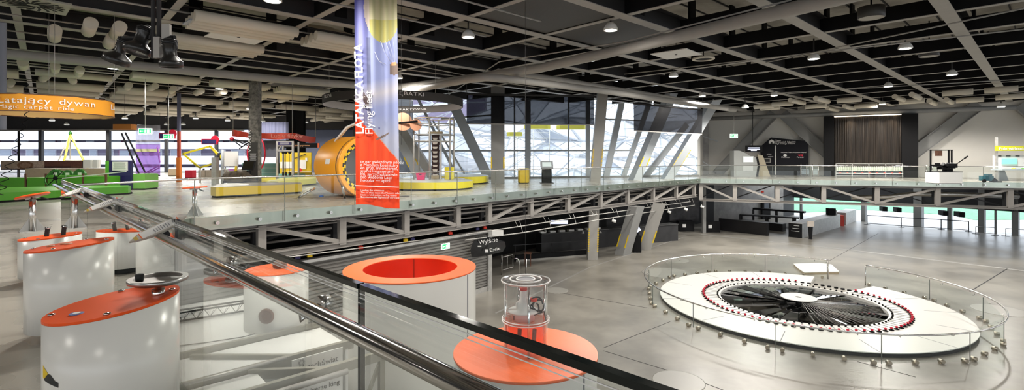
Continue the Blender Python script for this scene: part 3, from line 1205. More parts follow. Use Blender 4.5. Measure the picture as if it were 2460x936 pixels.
for px, py, kd, rz in ((1915, 244, 0, RA), (1975, 240, 0, RA), (2000, 262, 0, RA), (2040, 258, 0, RA), (1880, 249, 1, RB), (1835, 255, 1, RB), (1850, 259, 1, RB), (1895, 256, 1, RB), (1960, 255, 1, RB),
                       (2040, 240, 1, RB), (2062, 238, 1, RB), (2084, 236, 1, RB), (2108, 236, 1, RB), (2080, 254, 1, RB), (2105, 253, 1, RB), (2140, 250, 1, RB),
                       (2160, 236, 0, RA), (2200, 231, 0, RA), (2240, 246, 0, RA), (2280, 243, 0, RA), (2190, 243, 1, RB), (2262, 238, 1, RB),
                       (2300, 222, 1, RB), (2335, 219, 1, RB), (2372, 218, 1, RB), (2405, 215, 1, RB), (2330, 240, 1, RB), (2362, 238, 1, RB), (2395, 235, 1, RB), (2428, 232, 1, RB)):
    put_tube(kd, WP(px, py, 5.9), rz, True)

# foil ducts above the grid
for lab, pts_ in (('crumpled silver foil duct above the black stage lamps', ((270, 8), (340, 20), (430, 22), (470, 34))),
                  ('short crumpled silver duct above the beam grid beside the tall banner', ((738, 70), (790, 76), (840, 92))),
                  ('thin silver duct lying above the grid over the void', ((1380, -4), (1460, 6), (1540, 24)))):
    pts2 = [WP(x, y, 7.25) for x, y in pts_]
    pipe('foil_duct', lab, pts2, .22, M_foil, 14, 'duct')
# dark mesh panels filling two cells of the grid
for lab, px, py in (('large dark perforated panel filling a grid cell above the void', 1290, 30), ('second dark perforated panel farther along the grid cells above the void', 1460, 88),
                    ('dark perforated panel in the grid beside the tall banner', 700, 212)):
    q = WP(px, py, 6.25)
    iu, iv = math.floor((q.dot(UA) - U0) / GS), math.floor((q.dot(UB) - V0) / GS)
    a, b = U0 + GS * iu, V0 + GS * iv
    qs = [UV(a + .12, b + .2, 6.32), UV(a + GS - .12, b + .2, 6.32), UV(a + GS - .12, b + GS - .2, 6.32), UV(a + .12, b + GS - .2, 6.32)]
    tag(MB().extr(qs, (0, 0, .03)).build('hanging_mesh_panel', M_mesh, loc=qs[0]), lab, 'panel')
# flat white square radiators
for lab, px, py, s_ in (('flat white square ceiling plate hung by the ring detector over the void', 1624, 130, 1.0), ('flat pale plate hung under the grid beside the acoustic tubes', 573, 88, 1.1),
                        ('flat bluish plate hung on wires beside the stage lamps', 483, 58, .55)):
    p = WP(px, py, 5.85)
    o = T('ceiling_plate', lab, 'ceiling plate', p)
    MB().box(p, (s_ * 1.5, s_ * 1.5, .03), AL).build('plate', M_whitem if s_ != .55 else mat('bluish_plate', (.34, .38, .46), .4), o)
    MB().tube([p, p + V((0, 0, .6))], .012, 6).build('suspension_rod', M_black, o)
    MB().tube([p - V((0, 0, .03)), p - V((0, 0, .015))], .05, 10).build('hub', M_dark, o)
# swirl diffuser
p = WP(80, 10, 5.95)
o = T('ceiling_diffuser', 'square swirl air diffuser with curved black blades at the ceiling edge', 'air vent', p)
MB().box(p, (1.5, 1.5, .05), AL).build('plate', mat('vent_grey', (.34, .34, .29), .5), o)
m = MB()
for k in range(18):
    a = 2 * pi * k / 18
    q0 = p + V((math.cos(a) * .14, math.sin(a) * .14, -.032))
    q1 = p + V((math.cos(a + .25) * .42, math.sin(a + .25) * .42, -.032))
    q2 = p + V((math.cos(a + .42) * .66, math.sin(a + .42) * .66, -.032))
    m.beam(q0, q1, .045, .012)
    m.beam(q1, q2, .06, .012)
m.build('blades', M_black, o)
# ring detector
p = WP(1690, 143, 5.9)
o = T('ceiling_ring', 'round white ring fitting beside the flat square ceiling plate', 'ceiling fitting', p)
MB().lathe([(.36, 0), (.46, 0), (.46, .07), (.36, .07), (.36, 0)], p, 28, caps=False).build('ring', M_cream, o)
MB().lathe([(0.001, .03), (.34, .03), (.34, .07)], p, 24, caps=False).build('grille', M_black, o)
MB().tube([p + V((0, 0, .05)), p + V((0, 0, .5))], .02, 6).build('suspension_rod', M_black, o)
# drum pendants
for lab, px, py in (('dark drum pendant hung among the beams over the void', 2093, 44), ('second dark drum pendant, farther away and half behind a beam', 2232, 136)):
    p = WP(px, py, 6.2)
    o = T('drum_pendant', lab, 'pendant lamp', p)
    MB().lathe([(.36, 0), (.38, .02), (.38, .36), (.30, .38), (.001, .38)], p, 28, caps=False).build('drum_shade', mat('pendant_grey', (.06, .055, .05), .5), o)
    MB().lathe([(.001, .01), (.36, .01)], p, 28, caps=False).build('diffuser', mat('pendant_diff', (.40, .38, .34), .5), o)
    MB().tube([p + V((0, 0, .38)), p + V((0, 0, 1.6))], .025, 6).build('suspension_rod', M_black, o)

# downlights
dl = T('ceiling_downlight', 'round white downlight glowing under the ceiling beams', 'downlight', (0, 0, 0), 'downlights under the ceiling beams')
MB().lathe([(.20, 0), (.24, .0), (.24, .06), (.19, .16), (.10, .26), (.001, .26)], (0, 0, 0), 24, caps=False).build('housing', M_whitem, dl)
MB().lathe([(.001, .012), (.20, .012)], (0, 0, 0), 24, caps=False).build('lens', M_lamp, dl.children[0])
MB().tube([(0, 0, .26), (0, 0, .9)], .03, 6).build('suspension_rod', M_dark, dl)
lamps = [(655, 3), (1125, 90), (1467, 73), (1418, 146), (1618, 184), (1955, 142), (2175, 117), (2287, 180), (2134, 208), (1687, 231), (1860, 230), (2405, 257), (1790, 259), (2120, 250), (957, 188),  # the pair before the last here is added to brighten the end wall
         (527, 214), (600, 262), (272, 165), (150, 263), (190, 275), (125, 290), (160, 300), (400, 300), (470, 285), (547, 290), (632, 292), (735, 295), (440, 300), (300, 285), (533, 309), (395, 312)]
pos = []
for x, y in lamps:
    zz = 5.95 if y < 255 else 5.3
    pos.append(WP(x, y, zz))
for x, y in ((-6.5, 11.0), (-4, 8.5), (2.5, 8), (-9, -2), (-2, -6), (4, -9), (12, -4), (20, 3), (28, 8), (-18, -6), (-26, 2), (-20, -14), (2, -15), (22, -10), (38, 2), (-14, 6), (9, 4), (30, 18), (44, 14)):  # out of view; the first three are added to brighten booth and void
    pos.append(V((x, y, 5.95)))
first = True
for p in pos:
    if first:
        dl.location = p
        first = False
    else:
        dup(dl, p)
    L = bpy.data.lights.new('downlight_beam', 'SPOT')
    L.energy = LAMP_W * (2.4 if -7 < p.x < -6 and 10 < p.y < 12 else 1.4 if p.y > 3 and p.y < 9 and abs(p.x) < 5 else .55 if p.y < 3 else 1.15 if p.y < 22 else 3.4 if p.x > 10 and p.y > 28 else 2.0)
    L.spot_size = math.radians(168)
    L.spot_blend = .35
    L.color = (1.0, 0.95, 0.87)
    L.shadow_soft_size = .3
    lo = bpy.data.objects.new('downlight_beam', L)
    COL.objects.link(lo)
    lo.location = p + V((0, 0, -.03))
# ================================================================== UPPER HALL EXHIBITS
# white drums with slanted orange tops, along the near balustrade
def drum(label, px, py_top, Y, r, tilt, tdir, seed, top='plain'):
    c = W(px, py_top, Y)
    zt = c.z
    o = T('drum_exhibit', label, 'exhibit drum', (c.x, c.y, 0))
    n = 48
    td = V((math.cos(tdir), math.sin(tdir), 0))
    sl = math.tan(tilt)
    el = 1.0

    def ht(x, y):
        return zt + (x * td.x + y * td.y) * sl
    m = MB()
    bot, tp = [], []
    for k in range(n):
        a = 2 * pi * k / n
        x, y = r * math.cos(a), r * math.sin(a)
        bot.append((c.x + x, c.y + y, .09))
        tp.append((c.x + x, c.y + y, ht(x, y)))
    m.add(bot + tp, [(k, (k + 1) % n, n + (k + 1) % n, n + k) for k in range(n)], True)
    m.add(bot, [tuple(range(n))[::-1]])
    m.add(tp, [tuple(range(n))])
    m.build('body', M_white, o)
    m = MB()
    up = [V(p) + V((0, 0, .016)) for p in tp]
    lo_ = [V(p) + V((0, 0, .001)) for p in tp]
    m.add(lo_ + up, [(k, (k + 1) % n, n + (k + 1) % n, n + k) for k in range(n)] + [tuple(range(n, 2 * n))])
    m.build('top_plate', M_orange, o)
    MB().lathe([(r * .62, 0), (r * .62, .09)], (c.x, c.y, 0), 32).build('foot', M_rubber, o)
    for k in range(4):
        a = tdir + pi / 2 * k
        x, y = r * .88 * math.cos(a), r * .88 * math.sin(a)
        MB().lathe([(.018, 0), (.018, .008), (.001, .012)], (c.x + x, c.y + y, ht(x, y) + .016), 12).build('screw', M_chrome, [c_ for c_ in o.children if c_.name.startswith('top_plate')][0])
    return o, c, ht, td


o, c, ht, td = drum('nearest white drum with slanted orange top and a steel hand wheel', 276, 731, 2.99, .322, .12, .55, 1)
x, y = td.x * .13 + .10, td.y * .13
wc = V((c.x + x, c.y + y, ht(x, y)))
MB().lathe([(.035, 0), (.035, .05), (.02, .05), (.02, .10)], wc, 16).build('spindle', M_chrome, o)
m = MB().lathe([(.001, .085), (.125, .085), (.128, .098), (.155, .098), (.158, .11), (.155, .122), (.125, .122), (.120, .106), (.001, .106)], wc, 40, caps=False)
w = m.build('hand_wheel', mat('wheel_steel', (.40, .39, .38), .32, .9), o)
MB().lathe([(.02, .106), (.024, .145), (.02, .15), (.001, .152)], wc + V((-.085, -.04, 0)), 14).build('crank_knob', M_rubber, w)
m = MB()
sx, sy = -td.x * .12 + .0, -td.y * .12 - .1
m.lathe([(.035, 0), (.035, .003)], (c.x - .08, c.y - .17, ht(-.08, -.17) + .017), 20)
m.build('badge', mat('badge_blue', (.12, .18, .45), .4), o)
MB().lathe([(.018, .003), (.018, .006)], (c.x - .08, c.y - .17, ht(-.08, -.17) + .017), 16).build('badge_ring', M_paper, o)
# black and yellow sticker on the drum side
m = MB()
a0 = math.atan2(-c.y, -c.x) - .62 + .0
for k in range(6):
    a = a0 - .62 + k * .06
    q = [V((c.x + .3235 * math.cos(t), c.y + .3235 * math.sin(t), z_)) for t, z_ in ((a, .46), (a + .06, .46), (a + .06, .52 - .012 * k), (a, .52 - .012 * (k - 1)))]
    m.add(q, [(0, 1, 2, 3)])
m.build('sticker', M_hazy, o)
m = MB()
for k in range(6):
    a = a0 - .56 + k * .06
    q = [V((c.x + .3245 * math.cos(t), c.y + .3245 * math.sin(t), z_)) for t, z_ in ((a, .455 - .004 * k), (a + .06, .45 - .004 * k), (a + .06, .475 + .02 * math.sin(k)), (a, .478 + .02 * math.sin(k - 1)))]
    m.add(q, [(0, 1, 2, 3)])
m.build('sticker_mark', M_ink, o)

o, c, ht, td = drum('second white drum from the viewer, plain slanted orange top with three small discs', 170, 590, 4.72, .322, .10, .3, 2)
for dx, dy in ((-.16, -.03), (-.10, .04), (-.02, .0)):
    MB().lathe([(.03, 0), (.03, .01), (.012, .012)], (c.x + dx, c.y + dy, ht(dx, dy) + .016), 16).build('button', M_copper, o)
o, c, ht, td = drum('third white drum along the balustrade, shorter, with two small clamps on its orange top', 122, 569, 6.76, .322, .07, .3, 3)
for dx, dy, rz in ((-.04, -.02, .3), (.14, .03, .9)):
    m = MB()
    b = V((c.x + dx, c.y + dy, ht(dx, dy) + .015))
    m.beam(b, b + V((0, .02, .12)), .05, .02)
    m.build('clamp_arm', M_rubber, o)
    MB().tube([b + V((-.03, .02, .11)), b + V((.03, .02, .11))], .014, 8).build('clamp_pin', M_chrome, o)


# posts with tilted red panels
def post(label, base, h, tilt, tdir):
    c = V(base)
    o = T('reading_post', label, 'info post', c)
    td = V((math.cos(tdir), math.sin(tdir), 0))
    MB().lathe([(.30, 0), (.30, .012)], c, 4, smooth=False).build('base_plate', M_galv, o)
    MB().lathe([(.062, .012), (.062, h - .06)], c, 20).build('stem', M_steel, o)
    for k in range(4):
        a = pi / 4 + k * pi / 2 + .2
        d_ = V((math.cos(a), math.sin(a), 0))
        s_ = V((-d_.y, d_.x, 0)) * .008
        m = MB().extr([c + d_ * .06 - s_ + V((0, 0, .012)), c + d_ * .23 - s_ + V((0, 0, .012)), c + d_ * .06 - s_ + V((0, 0, .30))], s_ * 2)
        m.build('gusset', M_col, o)
    zt = h
    mm = frame(c + V((0, 0, zt)), V((td.x * math.cos(tilt), td.y * math.cos(tilt), math.sin(tilt))))
    MB(mm).lathe([(.001, -.015), (.30, -.015), (.31, 0), (.30, .018), (.001, .018)], (0, 0, 0), 36, caps=False).build('round_panel', M_orange, o)
    rp_ = o.children[-1]
    MB(mm).box((0, 0, -.04), (.22, .14, .05)).build('bracket', M_galv, rp_)
    for sgn in (-1, 1):
        m = MB(mm).tube([(.05, sgn * .10, -.05), (.13, sgn * .24, -.13)], .017, 8)
        m.build('grip', M_rubber, rp_)
    return o


post('steel post with tilted red round panel standing behind the white drums', G(78, 555), .80, .24, .1)
post('steel post with red round panel standing beyond the far balustrade near the yellow bench', G(468, 519), .82, .05, .2)

# hanging grey cloth banner at the very edge, and the big round sign
b = W(-8, 215, 17)
m = MB()
N = 10
vs = []
for k in range(N + 1):
    vs += [(b.x - .5 + k * .08, b.y + .03 * math.sin(k * 1.3), 2.62), (b.x - .5 + k * .08, b.y + .03 * math.sin(k * 1.3 + .4), CEIL)]
m.add(vs, [(2 * k, 2 * k + 2, 2 * k + 3, 2 * k + 1) for k in range(N)], True)
m.add([(x_, y_ + .03, z_) for x_, y_, z_ in vs], [(2 * k, 2 * k + 2, 2 * k + 3, 2 * k + 1) for k in range(N)], True)
m.add([vs[0], vs[1], (vs[1][0], vs[1][1] + .03, vs[1][2]), (vs[0][0], vs[0][1] + .03, vs[0][2])], [(0, 1, 2, 3)])
m.add([vs[-2], vs[-1], (vs[-1][0], vs[-1][1] + .03, vs[-1][2]), (vs[-2][0], vs[-2][1] + .03, vs[-2][2])], [(0, 1, 2, 3)])
tag(m.build('hanging_cloth', M_cloth, loc=(b.x, b.y, CEIL), fix=True), 'bluish grey cloth hanging beyond the orange ring sign', 'banner')


def ring_text(s, size, c, r, z, a0, ccw, sx=1.0, m=None):
    """letters standing on a cylinder; a0 = angle of the text's start. ccw: read from outside"""
    mb = m or MB()
    x = 0.0
    for ch in s:
        t = text(ch, size, (0, 0, 0), (1, 0, 0), (0, 0, 1), ext=.003)
        wd = max((p.x for p in t.v), default=size * .3) if ch != ' ' else size * .35
        wd *= sx
        a = a0 + (1 if ccw else -1) * (x + wd / 2) / r
        n_ = V((math.cos(a), math.sin(a), 0))
        tx = V((-n_.y, n_.x, 0)) * (1 if ccw else -1)
        o_ = V(c) + n_ * r + V((0, 0, z)) - tx * (wd / 2)
        mb.add([o_ + tx * p.x * sx + V((0, 0, p.z)) + n_ * (p.y * (-1 if ccw else 1)) for p in t.v], t.f)
        x += wd + size * .10
    return mb


def ring_sign(name, label, px, py, Y, R, h, mo, mi_):
    c = W(px, py, Y)
    o = T(name, label, 'hanging sign', c)
    n = 64
    vs = []
    for k in range(n):
        a = 2 * pi * k / n
        w_ = .012 * math.sin(9 * a) + .008 * math.sin(23 * a)
        vs.append((c.x + (R + w_) * math.cos(a), c.y + (R + w_) * math.sin(a)))
    m = MB()
    lo_ = [(x_, y_, c.z - h / 2 + .01 * math.sin(k * .9)) for k, (x_, y_) in enumerate(vs)]
    hi_ = [(x_, y_, c.z + h / 2) for x_, y_ in vs]
    m.add(lo_ + hi_, [(k, (k + 1) % n, n + (k + 1) % n, n + k) for k in range(n)], True)
    inn = [(c.x + (p[0] - c.x) * .995, c.y + (p[1] - c.y) * .995, p[2]) for p in lo_ + hi_]
    m.c = 1
    m.add(inn, [(k, n + k, n + (k + 1) % n, (k + 1) % n) for k in range(n)], True)
    o_ = m.build('cloth_ring', [mo, mi_], o, fix=False)
    for zz in (-h / 2, h / 2):
        MB().tube([(c.x + R * math.cos(2 * pi * k / 48), c.y + R * math.sin(2 * pi * k / 48), c.z + zz) for k in range(48)], .014, 6, closed=True).build('hoop', M_dark if mo != M_gold else M_brown, o)
    for k in range(4):
        a = pi / 4 + k * pi / 2
        p = V((c.x + R * math.cos(a), c.y + R * math.sin(a), c.z + h / 2))
        MB().tube([p, V((p.x, p.y, CEIL))], .006, 5).build('wire', M_galv, o)
    return o, c


o, c = ring_sign('ring_sign', 'big round orange cloth sign with white writing hanging over the green benches', 124, 258, 15, 1.48, .46, M_gold, M_goldin)
av = math.atan2(-c.y, -c.x)
m = ring_text('Latający dywan', .235, c, 1.51, -.02, av - .78, True, 1.35)
ring_text('La', .235, c, 1.51, -.02, av + 1.08, True, 1.35, m)
ring_text('Magic carpet ride', .155, c, 1.51, -.17, av - .78, True, 1.35, m)
m.build('lettering', M_letter, o)
p = V((c.x + .3, c.y - .2, c.z - .1))
MB().lathe([(.10, -.05), (.14, .0), (.10, .12), (.001, .12)], p, 16, caps=False).build('lamp_housing', M_whitem, o)
MB().lathe([(.001, -.03), (.11, -.03)], p, 16, caps=False).build('lamp_lens', M_lamp, o)

o, c = ring_sign('ring_sign', 'dark round cloth sign with white capitals hanging above the wire cage', 948, 247, 27, 3.65, .40, mat('ring_black', (.045, .04, .037), .7), mat('ring_inner', (.085, .075, .07), .7))
av = math.atan2(-c.y, -c.x)
m = ring_text('JAZDA NA ZĘBATKI', .25, c, 3.70, -.02, av - .52, True, 1.35)
ring_text('ŚLIZG', .21, c, 3.70, -.02, av - 1.15, True, 1.35, m)
ring_text('INTERAKTYWNA', .17, c, 3.60, -.06, av + pi + .10, False, 1.7, m)
m.build('lettering', M_letter, o)

# small orange sign, exit signs and red screens hanging in the hall
b = W(300, 305, 33)
o = T('hanging_sign', 'small brown-orange cloth sign hanging in front of the window band', 'hanging sign', b)
MB().box(b, (1.35, .5, .36), bev=.1).build('cloth_box', mat('sign_amber', (.45, .17, .03), .7), o)
MB().tube([b + V((0, 0, .18)), V((b.x, b.y, CEIL))], .012, 6).build('wire', M_dark, o)


def exit_sign(label, px, py, Y, w, h, xdir=(1, 0, 0), ztop=CEIL, rod=True):
    b = W(px, py, Y)
    o = T('exit_sign', label, 'exit sign', b)
    x = V(xdir).normalized()
    nrm = V((x.y, -x.x, 0))
    up = V((0, 0, 1))

    def q(a0, a1, b0, b1, d_):
        return [b + x * a0 + up * b0 + nrm * d_, b + x * a1 + up * b0 + nrm * d_, b + x * a1 + up * b1 + nrm * d_, b + x * a0 + up * b1 + nrm * d_]
    MB().extr(q(-w / 2, w / 2, -h / 2, h / 2, -.03), nrm * .06).build('casing', M_exitw, o)
    MB().extr(q(-w * .44, w * .44, -h * .38, h * .38, .031), nrm * .004).build('green_face', M_exit, o)
    m = MB()
    m.extr(q(-w * .36, -w * .12, -h * .05, h * .07, .036), nrm * .003)          # arrow
    m.extr([b + x * (-w * .40) + nrm * .036, b + x * (-w * .28) + up * h * .16 + nrm * .036, b + x * (-w * .28) - up * h * .14 + nrm * .036], nrm * .003)
    m.extr(q(w * .16, w * .34, -h * .28, h * .28, .036), nrm * .003)            # door
    m.extr(q(-w * .02, w * .08, -h * .22, h * .10, .036), nrm * .003)           # runner
    m.extr(q(0, w * .06, h * .13, h * .26, .036), nrm * .003)
    m.build('pictogram', M_exitw, [c_ for c_ in o.children if c_.name.startswith('green_face')][0])
    if rod:
        MB().tube([b + up * h / 2, V((b.x, b.y, ztop))], .018, 8).build('rod', M_galv, o)
    return o


exit_sign('green exit sign hanging before the grey and purple net', 349, 315, 26, .70, .30)
exit_sign('smaller green exit sign hanging beside the red framed screen', 405, 328, 30, .64, .30)
exit_sign('green exit sign hanging on a white rod in front of the pale end wall', 1763, 326, 46, .72, .36, rod=True)
for lab, px, py, Y, w, h in (('dark red-framed screen hanging behind the small exit sign', 402, 326, 33, 1.05, .38), ('dark red-framed screen perched on the yellow frame', 504, 340, 33, 1.05, .36)):
    b = W(px, py, Y)
    o = T('hanging_screen', lab, 'screen', b)
    MB().box(b, (w, .1, h)).build('frame', M_crim, o)
    MB().box(b + V((0, -.06, 0)), (w * .86, .03, h * .72)).build('panel', M_navy, o)
    m = MB()
    m.lathe([(.18, 0), (.18, .06)], (0, 0, 0), 18)
    mm = MB(frame(b + V((w * .33, .0, h * .4)), (1, 0, 0), (0, -1, 0))).lathe([(.26, -.03), (.26, .03)], (0, 0, 0), 20)
    mm.build('round_badge', M_crim, o)
    if px < 450:
        MB().tube([b + V((0, 0, h / 2)), V((b.x, b.y, CEIL))], .02, 6).build('rod', M_dark, o)

# ------------------------------------------------------------------ green exhibit area
H = .36
fl = [G(-70, 489), G(0, 486), G(135, 478.5), G(204, 473), G(308, 466.5)]
bk = [G(308, 456) * 1.0, G(204, 462), G(100, 466), G(0, 471), G(-70, 474)]
poly = [v2(p) for p in fl] + [v2(G(314, 465))] + [v2(G(308, 462.5))] + [v2(p) for p in (G(200, 464), G(100, 467), G(0, 470), G(-70, 472))]
o = T('green_bench', 'long low green bench block curving along the floor beside the balustrade corner', 'bench', G(135, 475))
MB().prism(poly, .07, H).build('block', M_green, o)
MB().prism([(p[0] * .998, p[1] + .06) for p in poly], .0, .07).build('plinth', M_black, o)


def cab(name, label, px0, px1, pyb, pyt, depth, mt, cat='cabinet', bev=0, plinth=True, rz=0.0, cut=None):
    a, b = G(px0, pyb), G(px1, pyb)
    Y = a.y
    zt = EYE + (CY - pyt) / F * Y
    c = (a + b) / 2
    o = T(name, label, cat, (c.x, c.y + depth / 2, 0))
    MB().box((c.x, c.y + depth / 2, zt / 2 + (.04 if plinth else .0)), ((b.x - a.x), depth, zt - (.08 if plinth else .0)), rz).build('body', mt, o)
    if plinth:
        MB().box((c.x, c.y + depth / 2, .04), ((b.x - a.x) * .96, depth * .94, .08), rz).build('plinth', M_black, o)
    return o, c, zt


for lab, x0, x1, yb, yt in (('green cabinet with dark gaps at the edge of the row by the spiral cable', -40, 58, 460, 428), ('second green cabinet in the row beside the spoked wheel', 65, 107, 460, 427),
                            ('green cabinet under the spoked wheel', 114, 196, 460, 423), ('long green cabinet between wheel and navy board', 202, 251, 460, 424), ('short green cabinet standing past the navy board', 312, 348, 456, 418)):
    o, c, zt = cab('green_cabinet', lab, x0, x1, yb, yt, 1.0, M_green if x0 < 300 else M_greenl)
    MB().box((c.x, c.y + .5, zt + .0), (.94 * (G(x1, yb).x - G(x0, yb).x), .9, .03)).build('worktop', M_greenl, o)
    if x0 < 210:
        MB().box((G(x1, yb).x + .04, c.y + .04, .5), (.10, .05, .8)).build('dark_post', M_brown, o)
# wheel
b = W(133, 428, 24.2)
o = T('spoked_wheel', 'green spoked wheel standing on the green cabinets', 'wheel', b)
mm = frame(b, (1, .15, 0), (0, -.9, .45))
MB(mm).tube([(.42 * math.cos(2 * pi * k / 32), .42 * math.sin(2 * pi * k / 32), 0) for k in range(32)], .035, 8, closed=True).build('rim', mat('dark_green', (.03, .16, .02), .4), o)
m = MB(mm)
for k in range(6):
    a = k * pi / 3
    m.tube([(.06 * math.cos(a), .06 * math.sin(a), 0), (.42 * math.cos(a), .42 * math.sin(a), 0)], .02, 6)
m.build('spokes', M_black, o)
MB(mm).lathe([(.09, -.04), (.09, .04)], (0, 0, 0), 16).build('hub', M_black, o)
MB().beam(b + V((.45, -.1, 0)), b + V((3.1, .4, .32)), .10, .05).build('lever', M_paper, o)
for i, px in enumerate((131, 161, 190)):
    b = W(px, 420, 25.4)
    o = T('half_disc', ['green half disc on the cabinet behind the spoked wheel', 'smallest green half disc, middle of three on the cabinets', 'green half disc on the cabinets nearest the navy board'][i], 'exhibit part', b)
    r = (.29, .26, .30)[i]
    pts = [b + V((r * math.cos(pi * k / 16), 0, r * 1.0 * math.sin(pi * k / 16))) for k in range(17)]
    MB().extr(pts, (0, .12, 0)).build('arch', mat('dark_green', (.03, .16, .02), .4), o)
    MB().box(b + V((.05, -.03, r * .2)), (.16, .03, .12)).build('label_card', M_paper, o)
    MB().box(b + V((0, .06, -.03)), (r * 1.6, .3, .06)).build('stand', M_green, o)
# green upright and navy board
o, c, zt = cab('green_upright', 'narrow upright green board edge beside the navy board', 253, 258, 457.5, 386, .1, M_green)
o, c, zt = cab('navy_board', 'tall navy display board with a pale notice sheet', 260, 314, 456.5, 385, .18, M_navy, 'display board')
a0 = W(270, 409, c.y - .02)
a1 = W(307, 388, c.y - .02)
MB().box(((a0.x + a1.x) / 2, c.y - .015, (a0.z + a1.z) / 2), (a1.x - a0.x, .03, a1.z - a0.z)).build('notice_sheet', M_paper, o)
m = MB()
for k in range(8):
    m.box(((a0.x + a1.x) / 2 - .02, c.y - .033, a1.z - .05 - k * .047), ((a1.x - a0.x) * (.8 - .05 * (k % 3)), .004, .012))
m.build('lettering', M_inkg, o)

# hanging mural board
YB = 30.0
a, b = W(2, 408, YB), W(198, 386, YB)
o = T('mural_board', 'long printed brown mural board standing on thin posts above the green cabinets', 'display board', ((a.x + b.x) / 2, YB, 0))
wx = b.x - a.x
NX, NZ = 90, 12
vs, fs, cols = [], [], []
for k in range(NZ + 1):
    for i in range(NX + 1):
        vs.append((a.x + wx * i / NX, YB, a.z + (b.z - a.z) * k / NZ))
r = random.Random(5)
for k in range(NZ):
    for i in range(NX):
        fs.append((k * (NX + 1) + i, k * (NX + 1) + i + 1, (k + 1) * (NX + 1) + i + 1, (k + 1) * (NX + 1) + i))
        u, v = (i + .5) / NX, (k + .5) / NZ
        if u < .535:
            cc = (.40, .30, .22)
            if u + .25 * (1 - v) > .36:
                cc = (.50, .38, .30)
            e = ((u - .30) / .10) ** 2 + ((v - .52) / .42) ** 2
            if e < 1:
                cc = (.20, .10, .05)
            if e < .45:
                cc = (.33, .20, .13)
            if v < .18 + .25 * (u - .2):
                cc = (.05, .02, .012)
        else:
            cc = (.13, .05, .035) if v > .42 else (.045, .016, .012)
            if .25 < v < .42 and u > .85:
                cc = (.14, .07, .04)
        f_ = r.uniform(.8, 1.2)
        cols.append([x_ * f_ for x_ in cc])
m = MB()
m.add(vs, fs)
m.build('print', M_art, o, colors=cols)
MB().box(((a.x + b.x) / 2, YB + .05, (a.z + b.z) / 2), (wx, .08, b.z - a.z)).build('backing', M_black, o)
for px in (44, 140, 200):
    p = W(px, 400, YB + .12)
    MB().box((p.x, p.y, b.z / 2), (.07, .07, b.z)).build('post', M_dark, o)
p0 = W(45, 440, YB + .2)
MB().tube([(p0.x, p0.y, 0), (p0.x, p0.y, 3.3)], .055, 8).build('mast', M_black, o)
# pale counter behind
o, c, zt = cab('pale_counter', 'pale beige counter standing behind the mural board', 60, 252, 450, 404, .8, M_wood, 'counter')
for i, (px, w_, cc) in enumerate(((213, .62, M_paper), (233, .38, M_whitem))):
    b = W(px, 396, 28.8)
    tag(MB().box((b.x, b.y, 1.33), (w_ * .85, .25, .46), bev=.05).build('display_card', cc, loc=b), ['cream upright card on the pale counter', 'white upright card beside the cream one on the pale counter'][i], 'card')

# pyramid of yellow poles
ap = W(169, 322, 40)
o = T('pole_pyramid', 'slender yellow-green pole pyramid standing in front of the windows', 'frame', (ap.x, ap.y, 0))
feet = [W(138, 392, 38.5), W(190, 392, 38.5), W(182, 392, 41.5), W(152, 392, 41.5)]
for k, f_ in enumerate(feet):
    f_ = V((f_.x + (f_.x - ap.x) * .55, f_.y, 0))
    MB().tube([f_, ap], .075 if k < 2 else .05, 8).build('pole', M_ylime if k < 2 else M_paper, o)
    feet[k] = f_
m = MB()
MB().tube([lerp(feet[0], ap, .42), lerp(feet[1], ap, .42)], .05, 8).build('crossbar', M_paper, o)
MB().lathe([(.10, -.1), (.12, .1), (.03, .25)], ap, 10).build('apex_cap', mat('dark_green', (.03, .16, .02), .4), o)

# coiled cable
p = []
for k in range(150):
    t = k / 149
    q = W(lerp(62, 8, max(0, t * 1.25 - .25)) + 8 * math.sin(t * 5), lerp(200, 468, t), 14.5)
    a = t * 2 * pi * 13
    rr = .05 + .07 * max(0, t - .25)
    p.append(q + V((math.cos(a) * rr, math.sin(a) * rr, 0)))
tag(MB().tube(p, .011, 5).build('hanging_cable', M_black, loc=p[0]), 'thin black spiral cable dangling from the ceiling past the orange ring', 'cable')

# ------------------------------------------------------------------ exhibits in front of the window band
YN = 46.0
def sheet(mb, px0, py0, px1, py1, Y, wob=.04):
    a, b = W(px0, py1, Y), W(px1, py0, Y)
    n = 12
    vs = []
    for k in range(n + 1):
        x_ = lerp(a.x, b.x, k / n)
        y_ = Y + wob * math.sin(k * 1.7)
        vs += [(x_, y_, a.z), (x_, y_, b.z), (x_, y_ + .012, a.z), (x_, y_ + .012, b.z)]
    for k in range(n):
        i, j = 4 * k, 4 * k + 4
        mb.add([vs[i], vs[j], vs[j + 1], vs[i + 1]], [(0, 1, 2, 3)], True)
        mb.add([vs[i + 2], vs[i + 3], vs[j + 3], vs[j + 2]], [(0, 1, 2, 3)], True)
    return mb


c = W(355, 360, YN)
o = T('net_screen', 'tall translucent net with grey upper half and purple lower half', 'net', (c.x, YN, 0))
sheet(MB(), 326, 300, 384, 348, YN).build('grey_net', M_netg, o)
sheet(MB(), 326, 346, 384, 423, YN).build('purple_net', M_net, o)
a, b = W(326, 361, YN - .05), W(384, 361, YN - .05)
MB().beam(a, b, .03, .26).build('yellow_band', mat('pale_lime', (.55, .56, .30), .6), o)
a, b = W(326, 300, YN), W(384, 300, YN)
MB().tube([a, b], .03, 8).build('top_bar', M_dark, o)
for p_ in (a, b):
    MB().tube([p_, (p_.x, p_.y, CEIL)], .012, 5).build('wire', M_dark, o)
for q in (((292, 320), (335, 420)), ((301, 318), (348, 412))):
    a, b = W(*q[0], YN - 1.2), W(*q[1], YN - 1.2)
    b.z = max(b.z, 0)
    MB().beam(a, b, .10, .10).build('dark_strut', M_black, o)
